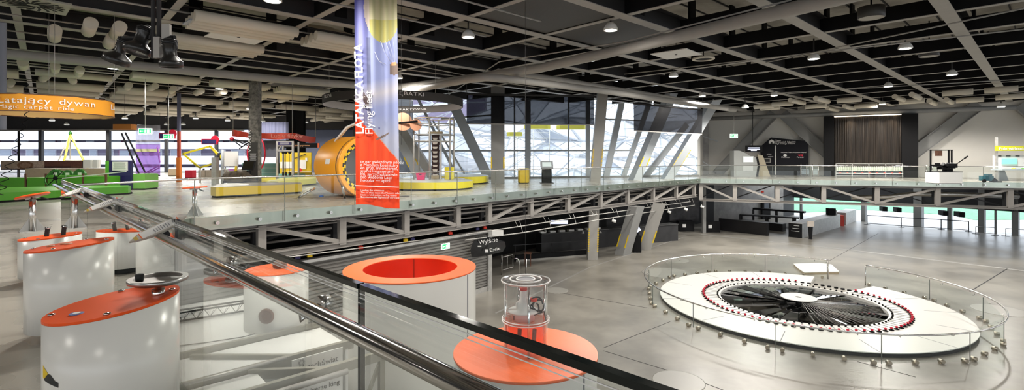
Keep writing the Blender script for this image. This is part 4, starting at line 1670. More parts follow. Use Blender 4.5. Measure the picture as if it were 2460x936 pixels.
for q in (((384, 396), (344, 418)), ((384, 402), (350, 419)), ((378, 352), (384, 390))):
    a, b = W(*q[0], YN - .6), W(*q[1], YN - .6)
    MB().beam(a, b, .10, .08).build('purple_strut', M_purple, o)
MB().tube([W(345, 420, YN - .8), W(384, 421, YN - .9)], .05, 6).build('floor_bar', M_black, o)

b = W(430, 421, 35.5)
o = T('tall_pole', 'very tall slim pole, blue above and orange-red below, reaching the ceiling', 'pole', (b.x, b.y, 0))
MB().box((b.x, b.y, .85), (.24, .24, 1.7)).build('base', mat('orange_base', (.65, .18, .03), .5), o)
MB().box((b.x, b.y, 2.6), (.17, .17, 1.9)).build('red_shaft', mat('rust_red', (.42, .07, .04), .5), o)
MB().box((b.x, b.y, 4.9), (.17, .17, 2.7)).build('blue_shaft', mat('slate_blue', (.13, .14, .22), .5), o)

# yellow bent frame
o = T('bent_bars', 'angular yellow frame of flat bars carrying the red-framed screen', 'frame', W(478, 405, 34))
pts = [(505, 351), (440, 369), (476, 400), (481, 402), (512, 393)]
P_ = [W(x_, y_, 34) for x_, y_ in pts]
for a, b in zip(P_, P_[1:]):
    MB().beam(a, b, .08, .12).build('bar', M_yelb, o)
P_ = [W(505, 351, 34), W(527, 373, 34), W(539, 384, 34)]
for a, b in zip(P_, P_[1:]):
    MB().beam(a, b, .08, .16).build('bar', M_yelb, o)
q = W(481, 402, 34)
MB().tube([q, (q.x, q.y, 0)], .05, 8).build('foot', M_galv, o)
q = W(527, 376, 34)
MB().box(q, (.14, .2, .5)).build('grip', M_dark, o)

for lab, nm, x0, x1, yb, yt, d_, mt in (('small crimson box standing alone on the pale floor', 'crimson_box', 444, 462, 428.5, 408.5, .5, M_crim),
                                       ('brown crate at the foot of the orange and blue pole', 'brown_crate', 404, 427, 423, 405.5, .6, M_wood)):
    cab(nm, lab, x0, x1, yb, yt, d_, mt, 'box')
for i in range(4):
    x0 = 476 + i * 17.5
    o, c, zt = cab('wooden_crate', ['first grey wooden crate of the row, nearest the crimson box', 'second grey wooden crate in the row of four', 'third grey wooden crate in the row of four', 'last grey wooden crate of the row, by the white board'][i], x0, x0 + 16.5, 425, 408, .7, M_crate, 'crate', plinth=False)
    MB().box((c.x, c.y + .3, zt + .05), (.12, .12, .18)).build('peg', M_dark, o)
b = W(517, 395, 31)
o = T('display_post', 'grey post with clear pipe standing behind the wooden crates', 'post', (b.x, b.y, 0))
MB().box((b.x, b.y, .85), (.3, .3, 1.7)).build('box', M_galv, o)
MB().tube([(b.x + .4, b.y + .1, 0), (b.x + .4, b.y + .1, 2.2)], .09, 12).build('pipe', M_coll, o)
a = W(555, 383, 34)
o = T('white_board', 'large blank white board on legs by the teal cabinets', 'board', (a.x, a.y, 0))
MB().box((a.x, a.y, 1.62), (.98, .06, 1.0)).build('panel', M_whitem, o)
for sx in (-.4, .4):
    MB().box((a.x + sx, a.y + .05, .6), (.05, .05, 1.2)).build('leg', M_galv, o)
a = W(559, 404, 31)
o = T('counter_table', 'white table with a mauve triangular cloth hanging over its edge', 'table', (a.x, a.y, 0))
MB().box((a.x, a.y + .4, .98), (1.4, .8, .05)).build('table_top', M_whitem, o)
MB().box((a.x, a.y + .5, .48), (.95, .5, .95)).build('pedestal', M_paper, o)
MB().extr([(a.x - .32, a.y - .02, 1.01), (a.x + .32, a.y - .02, 1.01), (a.x, a.y - .02, .76)], (0, .012, 0)).build('mauve_cloth', mat('mauve', (.55, .20, .60), .7), o)
for lab, x0, x1, yb, yt in (('teal cabinet beside the printed pillar, on the white board side', 581, 604, 424, 392), ('wide teal cabinet between the printed pillar and the scaffold frame', 627, 664, 425, 392)):
    o, c, zt = cab('teal_cabinet', lab, x0, x1, yb, yt, .7, M_teal)
    for k in (1, 2):
        MB().box((c.x, c.y - .006, zt * k / 3), ((G(x1, yb).x - G(x0, yb).x) * .98, .012, .02)).build('shelf_line', M_whitem, o)

# red hoops on a black lattice arm
c = W(616, 358, 33)
o = T('red_hoops', 'pair of red hoops braced by a black lattice arm behind the printed pillar', 'exhibit', (c.x, c.y, 0))
for rr, dy in ((1.15, 0), (.85, -.35)):
    mm = frame(V((c.x, c.y + dy, 1.95)), (.85, -.5, 0), (.5, .85, .0))
    MB(mm).tube([(rr * .8 * math.cos(2 * pi * k / 36), rr * math.sin(2 * pi * k / 36), 0) for k in range(36)], .05, 8, closed=True).build('hoop', M_crim, o)
tip = W(557, 334, 33)
for q in ((603, 341), (603, 352), (580, 352), (596, 345)):
    MB().tube([tip, W(*q, 33)], .035, 6).build('lattice_bar', M_black, o)
MB().tube([W(575, 357, 33), W(603, 338, 33)], .035, 6).build('lattice_bar', M_black, o)
MB().ball(tip, .14, 12, 8).build('tip_cushion', mat('dark_red', (.30, .01, .02), .6), o)
MB().tube([W(600, 400, 33), (W(600, 400, 33).x, 33, 0)], .06, 8).build('stand', M_black, o)

# printed pillar with black control desk
b = G(613, 452)
o = T('printed_pillar', 'tall square pillar with mottled grey print and white writing', 'pillar', (b.x, b.y, 0))
wp = 22 / F * b.y
MB().box((b.x, b.y, 3.1), (wp, .4, 6.2)).build('shaft', M_pillar, o)
z0, z1 = EYE + (CY - 440) / F * b.y, EYE + (CY - 342) / F * b.y
MB().box((b.x, b.y - .21, (z0 + z1) / 2), (wp * .99, .02, z1 - z0)).build('dark_panel', mat('pillar_dark', (.045, .04, .035), .6), o)
m = text('WIATR', .26, (b.x - wp * .22, b.y - .225, EYE + (CY - 366) / F * b.y), (0, 0, 1), (-1, 0, 0), sx=1.5)
for k in range(9):
    m.box((b.x, b.y - .222, EYE + (CY - 369 - k * 2.2) / F * b.y), (wp * (.7 - .06 * (k % 3)), .004, .014))
m.build('lettering', M_letter, o)
b = G(616, 452)
o = T('control_desk', 'black control desk with slanted screen at the foot of the printed pillar', 'desk', (b.x, b.y - .9, 0))
MB().box((b.x - .18, b.y - .75, .5), (.36, .4, 1.0)).build('pedestal', M_black, o)
mm = Matrix.Translation((b.x + .05, b.y - .9, 1.28)) @ Matrix.Rotation(-.5, 4, 'X')
MB(mm).box((0, 0, 0), (.62, .06, .55)).build('screen', M_black, o)
MB(mm).box((0, -.035, 0), (.5, .01, .42)).build('glass', mat('desk_glass', (.02, .018, .012), .08), o)
# crumpled camouflage heap and yellow base
b = G(572, 455)
o = T('camouflage_cushion', 'lumpy brown camouflage mound lying on the long yellow base', 'cushion', (b.x, b.y, 0))
m = MB()
r = random.Random(11)
n, kk = 20, 8
vs = []
for j in range(kk + 1):
    t = j / kk
    for i in range(n):
        a = 2 * pi * i / n
        rr = math.cos(t * pi / 2) ** .6 * (1 + .18 * math.sin(3 * a + j) + r.uniform(-.08, .08))
        vs.append((b.x + .8 * rr * math.cos(a), b.y + .5 * rr * math.sin(a), .44 + .55 * math.sin(t * pi / 2) + r.uniform(-.03, .03) * (j > 0)))
m.add(vs, [(j * n + i, j * n + (i + 1) % n, (j + 1) * n + (i + 1) % n, (j + 1) * n + i) for j in range(kk) for i in range(n)], True)
m.build('mound', M_rock, o)
MB().box((b.x, b.y, .42), (1.2, .7, .1)).build('base', M_black, o)
MB().tube([(b.x - .1, b.y - .1, .8), (b.x - .05, b.y - .1, 1.25)], [.09, .05], 10).build('striped_handle', M_hazy, o)


def lowbase(label, front, back, ztop, mt=M_yel, topm=None, name='low_platform'):
    poly = [v2(p) for p in front] + [v2(p) for p in back]
    c = sum((V((p[0], p[1], 0)) for p in poly), V((0, 0, 0))) / len(poly)
    o = T(name, label, 'platform', c)
    m = MB().prism(poly, .08, ztop)
    m.build('block', mt, o)
    m = MB().prism([(c.x + (p[0] - c.x) * .97, c.y + (p[1] - c.y) * .97) for p in poly], 0, .08)
    m.build('plinth', M_black, o)
    m = MB().prism([(c.x + (p[0] - c.x) * .985, c.y + (p[1] - c.y) * .985) for p in poly], ztop, ztop + .012)
    m.build('deck', topm or mat('yellow_base_top', (.33, .28, .2), .35), o)
    return o


lowbase('long straight yellow platform in front of the camouflage mound', [G(506, 474), G(519, 475.5), G(726, 464)], [G(724, 459), G(600, 460), G(520, 466)], .44)
lowbase('pale yellow platform strip leading towards the orange tunnel', [G(640, 452), G(668, 453), G(760, 443)], [G(760, 437), G(680, 441)], .38, M_ylime, M_ylime)
lowbase('short bright yellow platform beside the scaffold frame', [G(628, 440), G(662, 440)], [G(662, 436), G(628, 436)], .40, M_yelb, M_yelb)

# red canopy over thin posts
o = T('red_canopy', 'rumpled red cloth canopy band stretched over the exhibits behind the pillar', 'canopy', W(660, 425, 31))
tops = [(558, 311), (602, 319), (640, 320), (707, 319), (735, 326), (762, 330)]
bots = [(558, 326), (602, 332), (640, 334), (707, 334), (735, 342), (760, 343)]
Ys = [29.5, 30.2, 30.8, 30.0, 33, 36]
m = MB()
vs = []
SUB = 8
for i in range(len(tops) - 1):
    for k in range(SUB):
        t = k / SUB
        Y = lerp(Ys[i], Ys[i + 1], t)
        a = W(lerp(tops[i][0], tops[i + 1][0], t), lerp(tops[i][1], tops[i + 1][1], t), Y)
        b = W(lerp(bots[i][0], bots[i + 1][0], t), lerp(bots[i][1], bots[i + 1][1], t) + .8 * math.sin(3 * (i + t) * 2), Y)
        a.y += .05 * math.sin(9 * (i + t))
        b.y -= .08 * math.sin(7 * (i + t) + 1)
        vs += [a, lerp(a, b, .5) + V((0, .06 * math.sin(11 * (i + t)), 0)), b]
n = len(vs) // 3
m.add(vs, [(3 * k + j, 3 * k + 3 + j, 3 * k + 4 + j, 3 * k + 1 + j) for k in range(n - 1) for j in range(2)], True)
m.build('cloth_band', M_redc, o, fix=True)
m = text('Lubię fizykę', .30, W(650, 330, 29.9), (1, 0, 0), (0, .05, 1), sx=1.3)
m.build('lettering', mat('pink_letters', (.85, .35, .28), .7), o)
for px, Y in ((560, 29.5), (702, 30.1), (758, 36)):
    p = W(px, 330, Y)
    MB().tube([(p.x, p.y, p.z), (p.x, p.y, CEIL)], .012, 5).build('wire', M_galv, o)
# blue drape behind it
a, b = W(628, 315, 40), W(690, 296, 40)
m = MB()
vs = []
for k in range(25):
    x_ = lerp(W(625, 300, 40).x, W(692, 300, 40).x, k / 24)
    vs += [(x_, 40 + .10 * math.sin(k * 1.9), 3.1), (x_, 40 + .10 * math.sin(k * 1.9 + .5), 4.55)]
m.add(vs, [(2 * k, 2 * k + 2, 2 * k + 3, 2 * k + 1) for k in range(24)], True)
tag(m.build('drape_curtain', mat('drape_blue', (.16, .17, .27), .8), loc=(a.x, 40, 4.5)), 'blue-grey gathered drape hanging behind the red canopy', 'drape')
b = W(645, 357, 41)
o = T('dark_screen', 'large dark grey projection screen behind the printed pillar', 'screen', (b.x, b.y, 0))
MB().box((b.x, b.y, 2.42), (1.9, .08, 1.35)).build('panel', mat('slate', (.08, .085, .11), .6), o)
for sx in (-.8, .8):
    MB().box((b.x + sx, b.y + .05, .9), (.06, .06, 1.8)).build('leg', M_dark, o)

# scaffold frame with ropes, yellow wall, white sheet
b = G(685, 438)
o = T('pulley_gantry', 'upright metal gantry frame with pulleys, ropes and a dark name board', 'frame', (b.x, b.y, 0))
zt = EYE + (CY - 340) / F * b.y
for px in (666, 704):
    p = G(px, 438)
    MB().box((p.x, p.y, zt / 2), (.13, .13, zt)).build('upright', M_galv, o)
    MB().box((p.x, p.y + .9, zt / 2), (.10, .10, zt)).build('upright', M_galv, o)
p0, p1 = G(664, 438), G(706, 438)
for zz in (zt, zt - .28, zt - .62):
    MB().beam((p0.x, p0.y, zz), (p1.x, p0.y, zz), .08, .08).build('crossbar', M_galv, o)
MB().box(((p0.x + p1.x) / 2, p0.y - .06, zt - .13), (.72 * (p1.x - p0.x), .04, .22)).build('name_board', M_navy, o)
m = MB()
for k in range(2):
    m.box(((p0.x + p1.x) / 2, p0.y - .085, zt - .10 - k * .07), (.5 * (p1.x - p0.x), .006, .03))
m.build('lettering', M_letter, o)
for t in (.35, .5, .72):
    x_ = lerp(p0.x, p1.x, t)
    MB().tube([(x_, p0.y + .1, zt - .62), (x_, p0.y + .1, .7)], .012, 5).build('rope', M_dark, o)
    mm = frame((x_, p0.y + .1, zt - .75), (1, 0, 0), (0, 1, 0))
    MB(mm).lathe([(.09, -.03), (.05, 0), (.09, .03)], (0, 0, 0), 14).build('pulley', M_rubber, o)
for t in (.35, .5, .72):
    x_ = lerp(p0.x, p1.x, t)
    MB().tube([(x_, p0.y + .1, .7), (x_, p0.y + .1, .45)], .07, 10).build('weight', M_rubber, o)
MB().beam(G(666, 438) + V((0, 0, zt - .7)), G(676, 438) + V((0, 0, zt - .25)), .05, .05).build('brace', M_galv, o)
o, c, zt = cab('yellow_wall', 'yellow display wall with a white sheet and small tools behind the gantry', 672, 748, 430, 366, .15, M_yel, 'display wall')
a = W(727, 395, c.y - .03)
MB().box((a.x, c.y - .05, a.z), (.56, .03, .72)).build('sheet', M_paper, o)
a = W(736, 383, c.y - .03)
MB().box((a.x, c.y - .04, a.z), (.15, .02, .28)).build('small_sheet', M_paper, o)
MB().beam(W(708, 380, c.y - .06), W(734, 370, c.y - .06), .04, .05).build('tool', M_ink, o)
a = W(722, 411, c.y - .3)
MB().box((a.x, a.y, a.z - .05), (1.9, .5, .05)).build('shelf', M_whitem, o)
MB(frame(a + V((0, -.1, .10)), (1, 0, 0), (0, -1, 0))).lathe([(.14, -.02), (.16, .02)], (0, 0, 0), 16).build('dial', M_red, o)
MB().box((W(690, 396, c.y - .05).x, c.y - .03, W(690, 396, c.y).z), (1.1, .03, .5)).build('pale_panel', M_paper, o)
MB().box((W(700, 427, c.y).x, c.y - .03, .25), (2.2, .03, .4)).build('teal_kickboard', M_teal, o)
b = W(723, 349, 37)
o = T('name_sign', 'dark name board with orange ends above the yellow display wall', 'sign', b)
MB().box(b, (2.5, .08, .34)).build('board', M_black, o)
MB().box(b + V((1.3, 0, 0)), (.12, .09, .34)).build('orange_end', M_orange2, o)
m = MB().box(b + V((.2, -.05, 0)), (1.5, .01, .10))
m = text('Maszyny proste', .20, b + V((-.6, -.05, -.06)), (1, 0, 0), (0, 0, 1))
m.build('lettering', mat('amber_letters', (.8, .42, .2), .7), o)
for sx in (-1.1, 1.1):
    MB().tube([b + V((sx, 0, .17)), V((b.x + sx, b.y, CEIL))], .012, 5).build('wire', M_dark, o)

# ------------------------------------------------------------------ the orange tunnel
YT = 21.3
fc = W(884, 400, 20.9)
R = 70 / F * 20.9 * 1.06
ax = V((.70, -.714, 0))
fc.z = R + .02
o = T('tunnel_drum', 'huge orange tunnel drum lying on the floor with striped mouth', 'exhibit tunnel', (fc.x, fc.y, 0))
mm = frame(fc, (-ax.y, ax.x, 0), ax)      # local z = axis, towards the viewer
Lt = 2.35
MB(mm).lathe([(R, -Lt), (R, -.34), (R * .985, -.30), (R * .985, -.24), (R, -.20), (R, -.03), (R * .985, 0), (R * .87, 0), (R * .87, -.05)], (0, 0, 0), 72, caps=False).build('shell', M_tun, o)
MB(mm).lathe([(R * .995, -.30), (R * .995, -.24)], (0, 0, 0), 72, caps=False).build('seal_ring', mat('seal', (.16, .08, .02), .6), o)
m = MB(mm)
n = 44
for k in range(n):
    a0, a1 = 2 * pi * k / n, 2 * pi * (k + 1) / n
    for row in range(2):
        r0, r1 = (R * .875, R * .79) if row == 0 else (R * .79, R * .73)
        m.c = (k + row) % 2
        z0 = -.045 if row == 0 else -.06
        sh = .0 if row == 0 else .35 * (a1 - a0)
        m.add([(r0 * math.cos(a0 + sh), r0 * math.sin(a0 + sh), z0), (r0 * math.cos(a1 + sh), r0 * math.sin(a1 + sh), z0), (r1 * math.cos(a1 + sh), r1 * math.sin(a1 + sh), z0 - .02), (r1 * math.cos(a0 + sh), r1 * math.sin(a0 + sh), z0 - .02)], [(0, 1, 2, 3)])
m.build('striped_ring', [M_hazy, M_ink], o)
MB(mm).lathe([(R * .73, -.08), (R * .73, -Lt * .96)], (0, 0, 0), 60, caps=False).build('lining', mat('tunnel_lining', (.60, .60, .60), .5), o)
MB(mm).lathe([(.001, -Lt), (R, -Lt)], (0, 0, 0), 60, caps=False).build('back_plate', mat('tunnel_lining', (.42, .42, .42), .5), o)
# square notice on the shell
va = (V((0, 0, 1)) * .12 + V((-.97, -.22, 0)))
for px, py in ((770, 395),):
    t = math.atan2(0.05, 1)
    loc = V((-math.cos(.0), 0, 0))
    a = pi * .985
    pts = []
    for da, dz in ((-.085, -1.22), (.085, -1.22), (.085, -.82), (-.085, -.82)):
        aa = a + da - .12
        pts.append(mm @ V((R * 1.004 * math.cos(aa), R * 1.004 * math.sin(aa), dz)))
    cn = (pts[0] + pts[2]) / 2 - fc
    MB().extr(pts, (pts[0] - (mm @ V((0, 0, -1.2)))).normalized() * .012).build('notice', M_paper, o)
# struts to the floor and hoops above
for p_, q_ in ((W(757, 452, 21.0), G(716, 476)), (W(822, 447, 20.0), G(829, 477))):
    MB().tube([p_, q_ + V((0, 0, .02))], .05, 10).build('floor_strut', M_chrome, o)
    MB().lathe([(.09, 0), (.09, .015)], q_, 14).build('strut_foot', M_chrome, o)
top = fc + V((0, 0, R)) - ax * .9
for s_ in (-1, 1):
    pts = [top + V((-.95 * 1, .1 * s_, -.22)), top + V((-.45, .1 * s_, .38)), top + V((.0, .1 * s_, .58)), top + V((.45, .1 * s_, .45)), top + V((.9, .1 * s_, -.15))]
    MB().tube(pts, .045, 8).build('lifting_hoop', M_whitem, o)
MB(frame(top + V((.25, 0, .22)), (1, 0, 0), (0, -1, 0))).lathe([(.16, -.05), (.22, -.05), (.22, .05), (.16, .05), (.16, -.05)], (0, 0, 0), 20, caps=False).build('pulley', M_rubber, o)
MB().tube([top + V((.1, 0, -.1)), top + V((.1, 0, .55))], .07, 8).build('mast', M_whitem, o)
tag(MB().lathe([(.09, 0), (.10, .03), (.06, .06), (.001, .06)], G(772, 472), 14).build('blue_puck', mat('puck_blue', (.05, .16, .5), .4), loc=G(772, 472)), 'small blue puck lying on the floor beside the orange tunnel', 'puck')

# ------------------------------------------------------------------ round yellow stations and the bucket tower
def oval(px, py, rx, ry, z=0.0, n=40):
    pts = []
    for k in range(n):
        a = 2 * pi * k / n
        pts.append(G(px + rx * math.cos(a), py + ry * math.sin(a), z))
    return pts


fr = oval(1018, 451, 119, 7.6)
lowbase('round yellow platform carrying the bucket tower and the pink basket', fr, [], .42, M_yelb, mat('grey_deck', (.42, .42, .40), .4))
fr = oval(1114, 438.2, 60, 4.9)
lowbase('second round yellow platform overlapping behind the bucket tower', fr, [], .48, M_yelb, mat('grey_deck', (.42, .42, .40), .4))
b = G(1046, 447.2)
o = T('bucket_tower', 'slim bucket elevator tower with dark belt and pale buckets', 'exhibit tower', (b.x, b.y, .43))
zt = EYE + (CY - 322) / F * b.y
w_ = 26 / F * b.y
for s_ in (-1, 1):
    MB().box((b.x + s_ * w_ / 2, b.y, (zt + .43) / 2), (.09, .22, zt - .43)).build('side_rail', M_galv, o)
MB().box((b.x, b.y + .02, (zt + .43) / 2), (w_ * .72, .06, zt - .5)).build('belt', mat('belt', (.035, .012, .012), .6), o)
for k in range(9):
    z_ = .62 + k * (zt - .8) / 8.6
    MB().extr([(b.x - .15, b.y - .03, z_ + .12), (b.x + .15, b.y - .03, z_ + .12), (b.x + .10, b.y - .03, z_), (b.x - .10, b.y - .03, z_)], (0, -.12, 0)).build('bucket', mat('bucket', (.55, .50, .45), .5), o)
MB().box((b.x, b.y, zt + .07), (w_ * 1.35, .4, .16), bev=.04).build('head_box', mat('khaki', (.34, .27, .16), .5), o)
MB().box((b.x, b.y, .55), (w_ * .7, .3, .22)).build('foot_box', mat('khaki', (.34, .27, .16), .5), o)
# cage
cc = G(1043, 447)
o = T('wire_cage', 'round wire cage of thin steel posts around the bucket tower', 'cage', (cc.x, cc.y, .43))
rc = 50 / F * cc.y
zc = EYE + (CY - 285) / F * cc.y
nn = 6
ps = [V((cc.x + rc * math.cos(pi / 3 * k + .45), cc.y + rc * .9 * math.sin(pi / 3 * k + .45), 0)) for k in range(nn)]
for p in ps:
    MB().tube([(p.x, p.y, .44), (p.x, p.y, zc)], .05, 8).build('post', M_galv, o)
for z_, mt in ((zc, M_wood), (zc - .35, M_galv), (zc - .95, M_galv), (zc - 1.35, M_galv)):
    MB().tube([(p.x, p.y, z_) for p in ps], .035, 6, closed=True).build('ring_bar', mt, o)
b = G(1013, 449)
b = V((b.x, b.y - .25, .43))
o = T('pink_basket', 'bright pink plastic basket standing on the round yellow platform', 'basket', b)
m = MB()
q0 = [(-.20, -.15), (.20, -.15), (.20, .15), (-.20, .15)]
m.add([(b.x + x_, b.y + y_, b.z + .01) for x_, y_ in q0] + [(b.x + x_ * 1.3, b.y + y_ * 1.3, b.z + .42) for x_, y_ in q0], [(3, 2, 1, 0)] + [(k, (k + 1) % 4, 4 + (k + 1) % 4, 4 + k) for k in range(4)])
m.build('tub', M_pink, o)
MB().tube([(b.x + x_ * 1.33, b.y + y_ * 1.33, b.z + .42) for x_, y_ in q0], .022, 6, closed=True).build('rim', M_pink, o)
MB().box((b.x, b.y - .19, b.z + .3), (.14, .03, .05)).build('handle', M_ink, o)
b = G(1078, 448)
tag(MB().box((b.x, b.y + .3, .78), (.52, .5, .70), bev=.06).build('yellow_box', M_yelb, loc=(b.x, b.y + .3, .43)), 'bright yellow box standing beside the bucket tower', 'box')
for k, px in enumerate((978, 1105)):
    q = G(px, 446)
    tag(MB().lathe([(.30, .0), (.30, .03), (.1, .05)], (q.x, q.y, .435), 18).build('white_plate', M_paper, loc=(q.x, q.y, .435)), ['white disc lying on the round platform near the banner', 'white disc lying on the round platform past the yellow box'][k], 'disc')
q = G(972, 471)
tag(MB().lathe([(.22, 0), (.22, .012)], q, 20).build('floor_socket', M_dark, loc=q), 'dark round floor socket cover in front of the round platform', 'floor cover')
# copper discs
o = T('hanging_discs', 'two pale copper discs turning on a dark arm beside the banner', 'mobile', W(966, 300, 29))
for px, py, rr in ((968, 292, 22), (999, 300, 14)):
    c = W(px, py, 29)
    MB(frame(c, (.9, .3, 0), (.25, -.95, .1))).lathe([(rr / F * 29, -.02), (rr / F * 29, .02)], (0, 0, 0), 28).build('disc', M_copper, o)
MB().tube([W(940, 297, 28.9), W(1003, 291, 28.9)], .06, 8).build('arm', M_black, o)
MB().tube([W(985, 293, 28.9), W(985, 293, 28.9) * 1 + V((0, 0, CEIL - W(985, 293, 28.9).z))], .02, 6).build('rod', M_dark, o)

# yellow bin and black kiosk
b = G(1258, 440)
o = T('yellow_bin', 'upright yellow bin standing alone in front of the facade', 'bin', b)
MB().box((b.x, b.y + .3, .5), (.70, .55, .92), .15, bev=.08).build('body', M_yel, o)
MB().box((b.x, b.y + .3, .03), (.64, .5, .06), .15).build('plinth', M_black, o)
MB().box((b.x, b.y + .3, .97), (.66, .5, .03), .15, bev=.07).build('lid', M_yelb, o)
b = G(1314, 440)
o = T('touch_kiosk', 'black touch-screen kiosk with slanted top beside the yellow bin', 'kiosk', b)
MB().box((b.x, b.y + .3, .56), (.66, .40, 1.1), bev=.05).build('pedestal', M_black, o)
mm = Matrix.Translation((b.x, b.y + .22, 1.22)) @ Matrix.Rotation(.75, 4, 'X')
MB(mm).box((0, 0, 0), (.86, .62, .08)).build('head', M_coll, o)
MB(mm).box((0, 0, .045), (.6, .4, .01)).build('screen', M_screen, o)
MB().box((b.x, b.y + .3, .02), (.9, .6, .04)).build('foot', M_dark, o)

# roller blinds
def blind(label, x0, y0, x1, y1, x2, y2, x3, y3, Ya, Yb):
    a, b, c, d_ = W(x0, y0, Ya), W(x1, y1, Yb), W(x2, y2, Yb), W(x3, y3, Ya)
    o = T('roller_blind', label, 'roller blind', lerp(a, b, .5))
    nrm = V((0, .012, 0))
    MB().extr([d_, c, b, a], nrm).build('cloth', M_blind, o)
    MB().tube([a, b], .07, 10).build('roller', M_dark, o)
    MB().beam(d_, c, .04, .06).build('bottom_bar', M_beam, o)
    for p in (a, b):
        MB().tube([p, V((p.x, p.y, 8.2))], .02, 5).build('hanger', M_dark, o)


blind('wide dark see-through roller blind in front of the thick column', 1121, 226, 1427, 231, 1427, 300, 1121, 297, 32.2, 33.2)
blind('narrow dark see-through roller blind in front of the slanting columns', 1522, 248, 1688, 264, 1686, 322, 1523, 314, 35.5, 37.5)
# ================================================================== HANGING IN THE VOID
# tall printed banner
YB = 12.0
zb, zt = EYE + (CY - 496) / F * YB, CEIL + .1
xl, xr = W(855, 400, YB).x, W(960, 400, YB).x
o = T('hanging_banner', 'tall printed fabric banner with blue sky, balloon and red lower field', 'banner', ((xl + xr) / 2, YB, zt))
NX, NZ = 56, 300
w_ = xr - xl
hh = zt - zb


def art(u, py):
    """colour of the print at fraction u across and at image row py (0 .. 497)"""
    # sky
    t = min(1, max(0, py / 330))
    top, bot = V((.11, .11, .46)), V((.36, .41, .66))
    sky = lerp(top, bot, t)
    if u > .32:
        sky = lerp(sky, V((.34, .40, .68)), .65)
    if .28 < u < .37 and 90 < py < 280:
        sky = sky * .55
    # clouds
    cl = max(0, 1 - abs(py - 238 + 25 * u) / 34)
    sky = lerp(sky, V((.66, .62, .62)), .75 * cl)
    if py > 275:
        sky = lerp(sky, V((.55, .58, .68)), min(1, (py - 275) / 60) * .7)
    c = sky * .86
    # balloon
    e = ((u - .66) / .42) ** 2 + ((py - 18) / 84) ** 2
    if e < 1:
        st = .5 + .5 * math.sin(u * 44)
        c = lerp(V((.50, .45, .12)), V((.33, .32, .10)), st)
        if py < 48:
            c = lerp(c, V((.60, .56, .48)), .55 - .25 * st)
        if u < .36:
            c = V((.62, .53, .46))
    # red field
    edge = 300 + 15 * math.sin(u * 2) + max(0, u - .40) * 125 - max(0, .28 - u) * 110
    if u < .08:
        edge -= 30
    if py > edge:
        c = V((.90, .075, .012))
        if .28 < u < .42:
            c = V((.82, .06, .01))
    elif py > edge - 3 and u > .45:
        c = V((.62, .35, .25))
    # basket
    if .80 < u < .995 and 153 < py < 180 and abs(py - 166) < 14 - 18 * abs(u - .9):
        c = V((.16, .11, .09))
    if .84 < u < .97 and 150 < py < 157:
        c = V((.62, .30, .12))
    # little craft
    if abs((py - 328) + (u - .62) * 55) < 3.0 - 8 * abs(u - .62) and .48 < u < .76:
        c = V((.20, .15, .13))
    if abs((py - 248) - (u - .30) * 160) < 12 and .20 < u < .33:
        c = V((.10, .06, .06))
    if py > 246 and .18 < u < .34 and 255 < py < 300:
        c = lerp(c, V((.20, .18, .30)), .6)
    if (u - .56) ** 2 * 15000 + (py - 308) ** 2 < 5:
        c = V((.15, .15, .35))
    return c


vs, fs, cols = [], [], []


def bpos(u, t):                       # t = 0 at the bottom
    z_ = zb + hh * t
    y_ = YB + .030 * math.sin(u * 9 + t * 2) * (.5 + t) + .018 * math.sin(u * 23)
    x_ = xl + w_ * u - .085 * t * 1.0 * .7
    if t < .03:
        z_ += .035 * math.sin(u * 5 + .5) - .05 * u + .03
    return V((x_, y_, z_))


for k in range(NZ + 1):
    for i in range(NX + 1):
        vs.append(bpos(i / NX, k / NZ))
rws = random.Random(2)
for k in range(NZ):
    for i in range(NX):
        fs.append((k * (NX + 1) + i, k * (NX + 1) + i + 1, (k + 1) * (NX + 1) + i + 1, (k + 1) * (NX + 1) + i))
        u, t = (i + .5) / NX, (k + .5) / NZ
        py = CY - (zb + hh * t - EYE) * F / YB
        cols.append(tuple(art(u, py)))
m = MB()
m.add(vs, fs, True)
m.build('printed_cloth', M_art, o, colors=cols)


def onb(u, py, d_=.06):
    t = ((CY - py) / F * YB + EYE - zb) / hh
    p = bpos(u, t)
    return V((p.x, YB - d_, p.z))


m = text('LATAJĄCA FLOTA', .272, onb(.215, 322), (-.02, 0, 1), (-1, 0, -.02), space=.97, bold=.006)
t2 = text('Flying fleet', .26, onb(.42, 323), (-.02, 0, 1), (-1, 0, -.02), space=.95)
m.add(t2.v, t2.f)
for k, s_ in enumerate(('te nar gwiezdnym pilotu', 'z Muzeum kosmiczny', 'en grup. Innowiersel,', 'sparni magasynami', 'bti, sprzychodzialwie', 'teo widdona Lasc', 'hooplar — aptol')):
    t2 = text(s_, .105, onb(.13, 391 + k * 7.4), (1, 0, -.02), (0, 0, 1))
    m.add(t2.v, t2.f)
a, b = onb(.0, 445), onb(1.0, 449)
m.beam(a, b, .004, .022)
for k, s_ in enumerate(('Leeding the adventure', 'The air ships made the Museum taken', 'Hasio a wild weiter, surfing coasts', 'Tomorrow, the flightera of our class', 'for a tomorrow')):
    t2 = text(s_, .062, onb(.13, 458 + k * 5.4), (1, 0, -.02), (0, 0, 1))
    m.add(t2.v, t2.f)
pc_ = o.children[0]
m.build('lettering', M_letter, pc_)
m = MB()
for q in (((.62, 100), (.70, 125), (.84, 150)), ((.72, 98), (.80, 120), (.88, 150)), ((.90, 92), (.93, 120), (.95, 150)), ((.48, 125), (.58, 148), (.76, 158)), ((.50, 135), (.60, 150), (.70, 154)), ((.80, 95), (.86, 120), (.92, 148))):
    pts = [onb(u, p_) for u, p_ in q]
    m.tube(pts, .004, 4)
m.build('printed_ropes', mat('rope_white', (.62, .65, .75), .7), pc_)
MB().tube([bpos(0, 1), bpos(1, 1)], .02, 8).build('top_bar', M_galv, o)
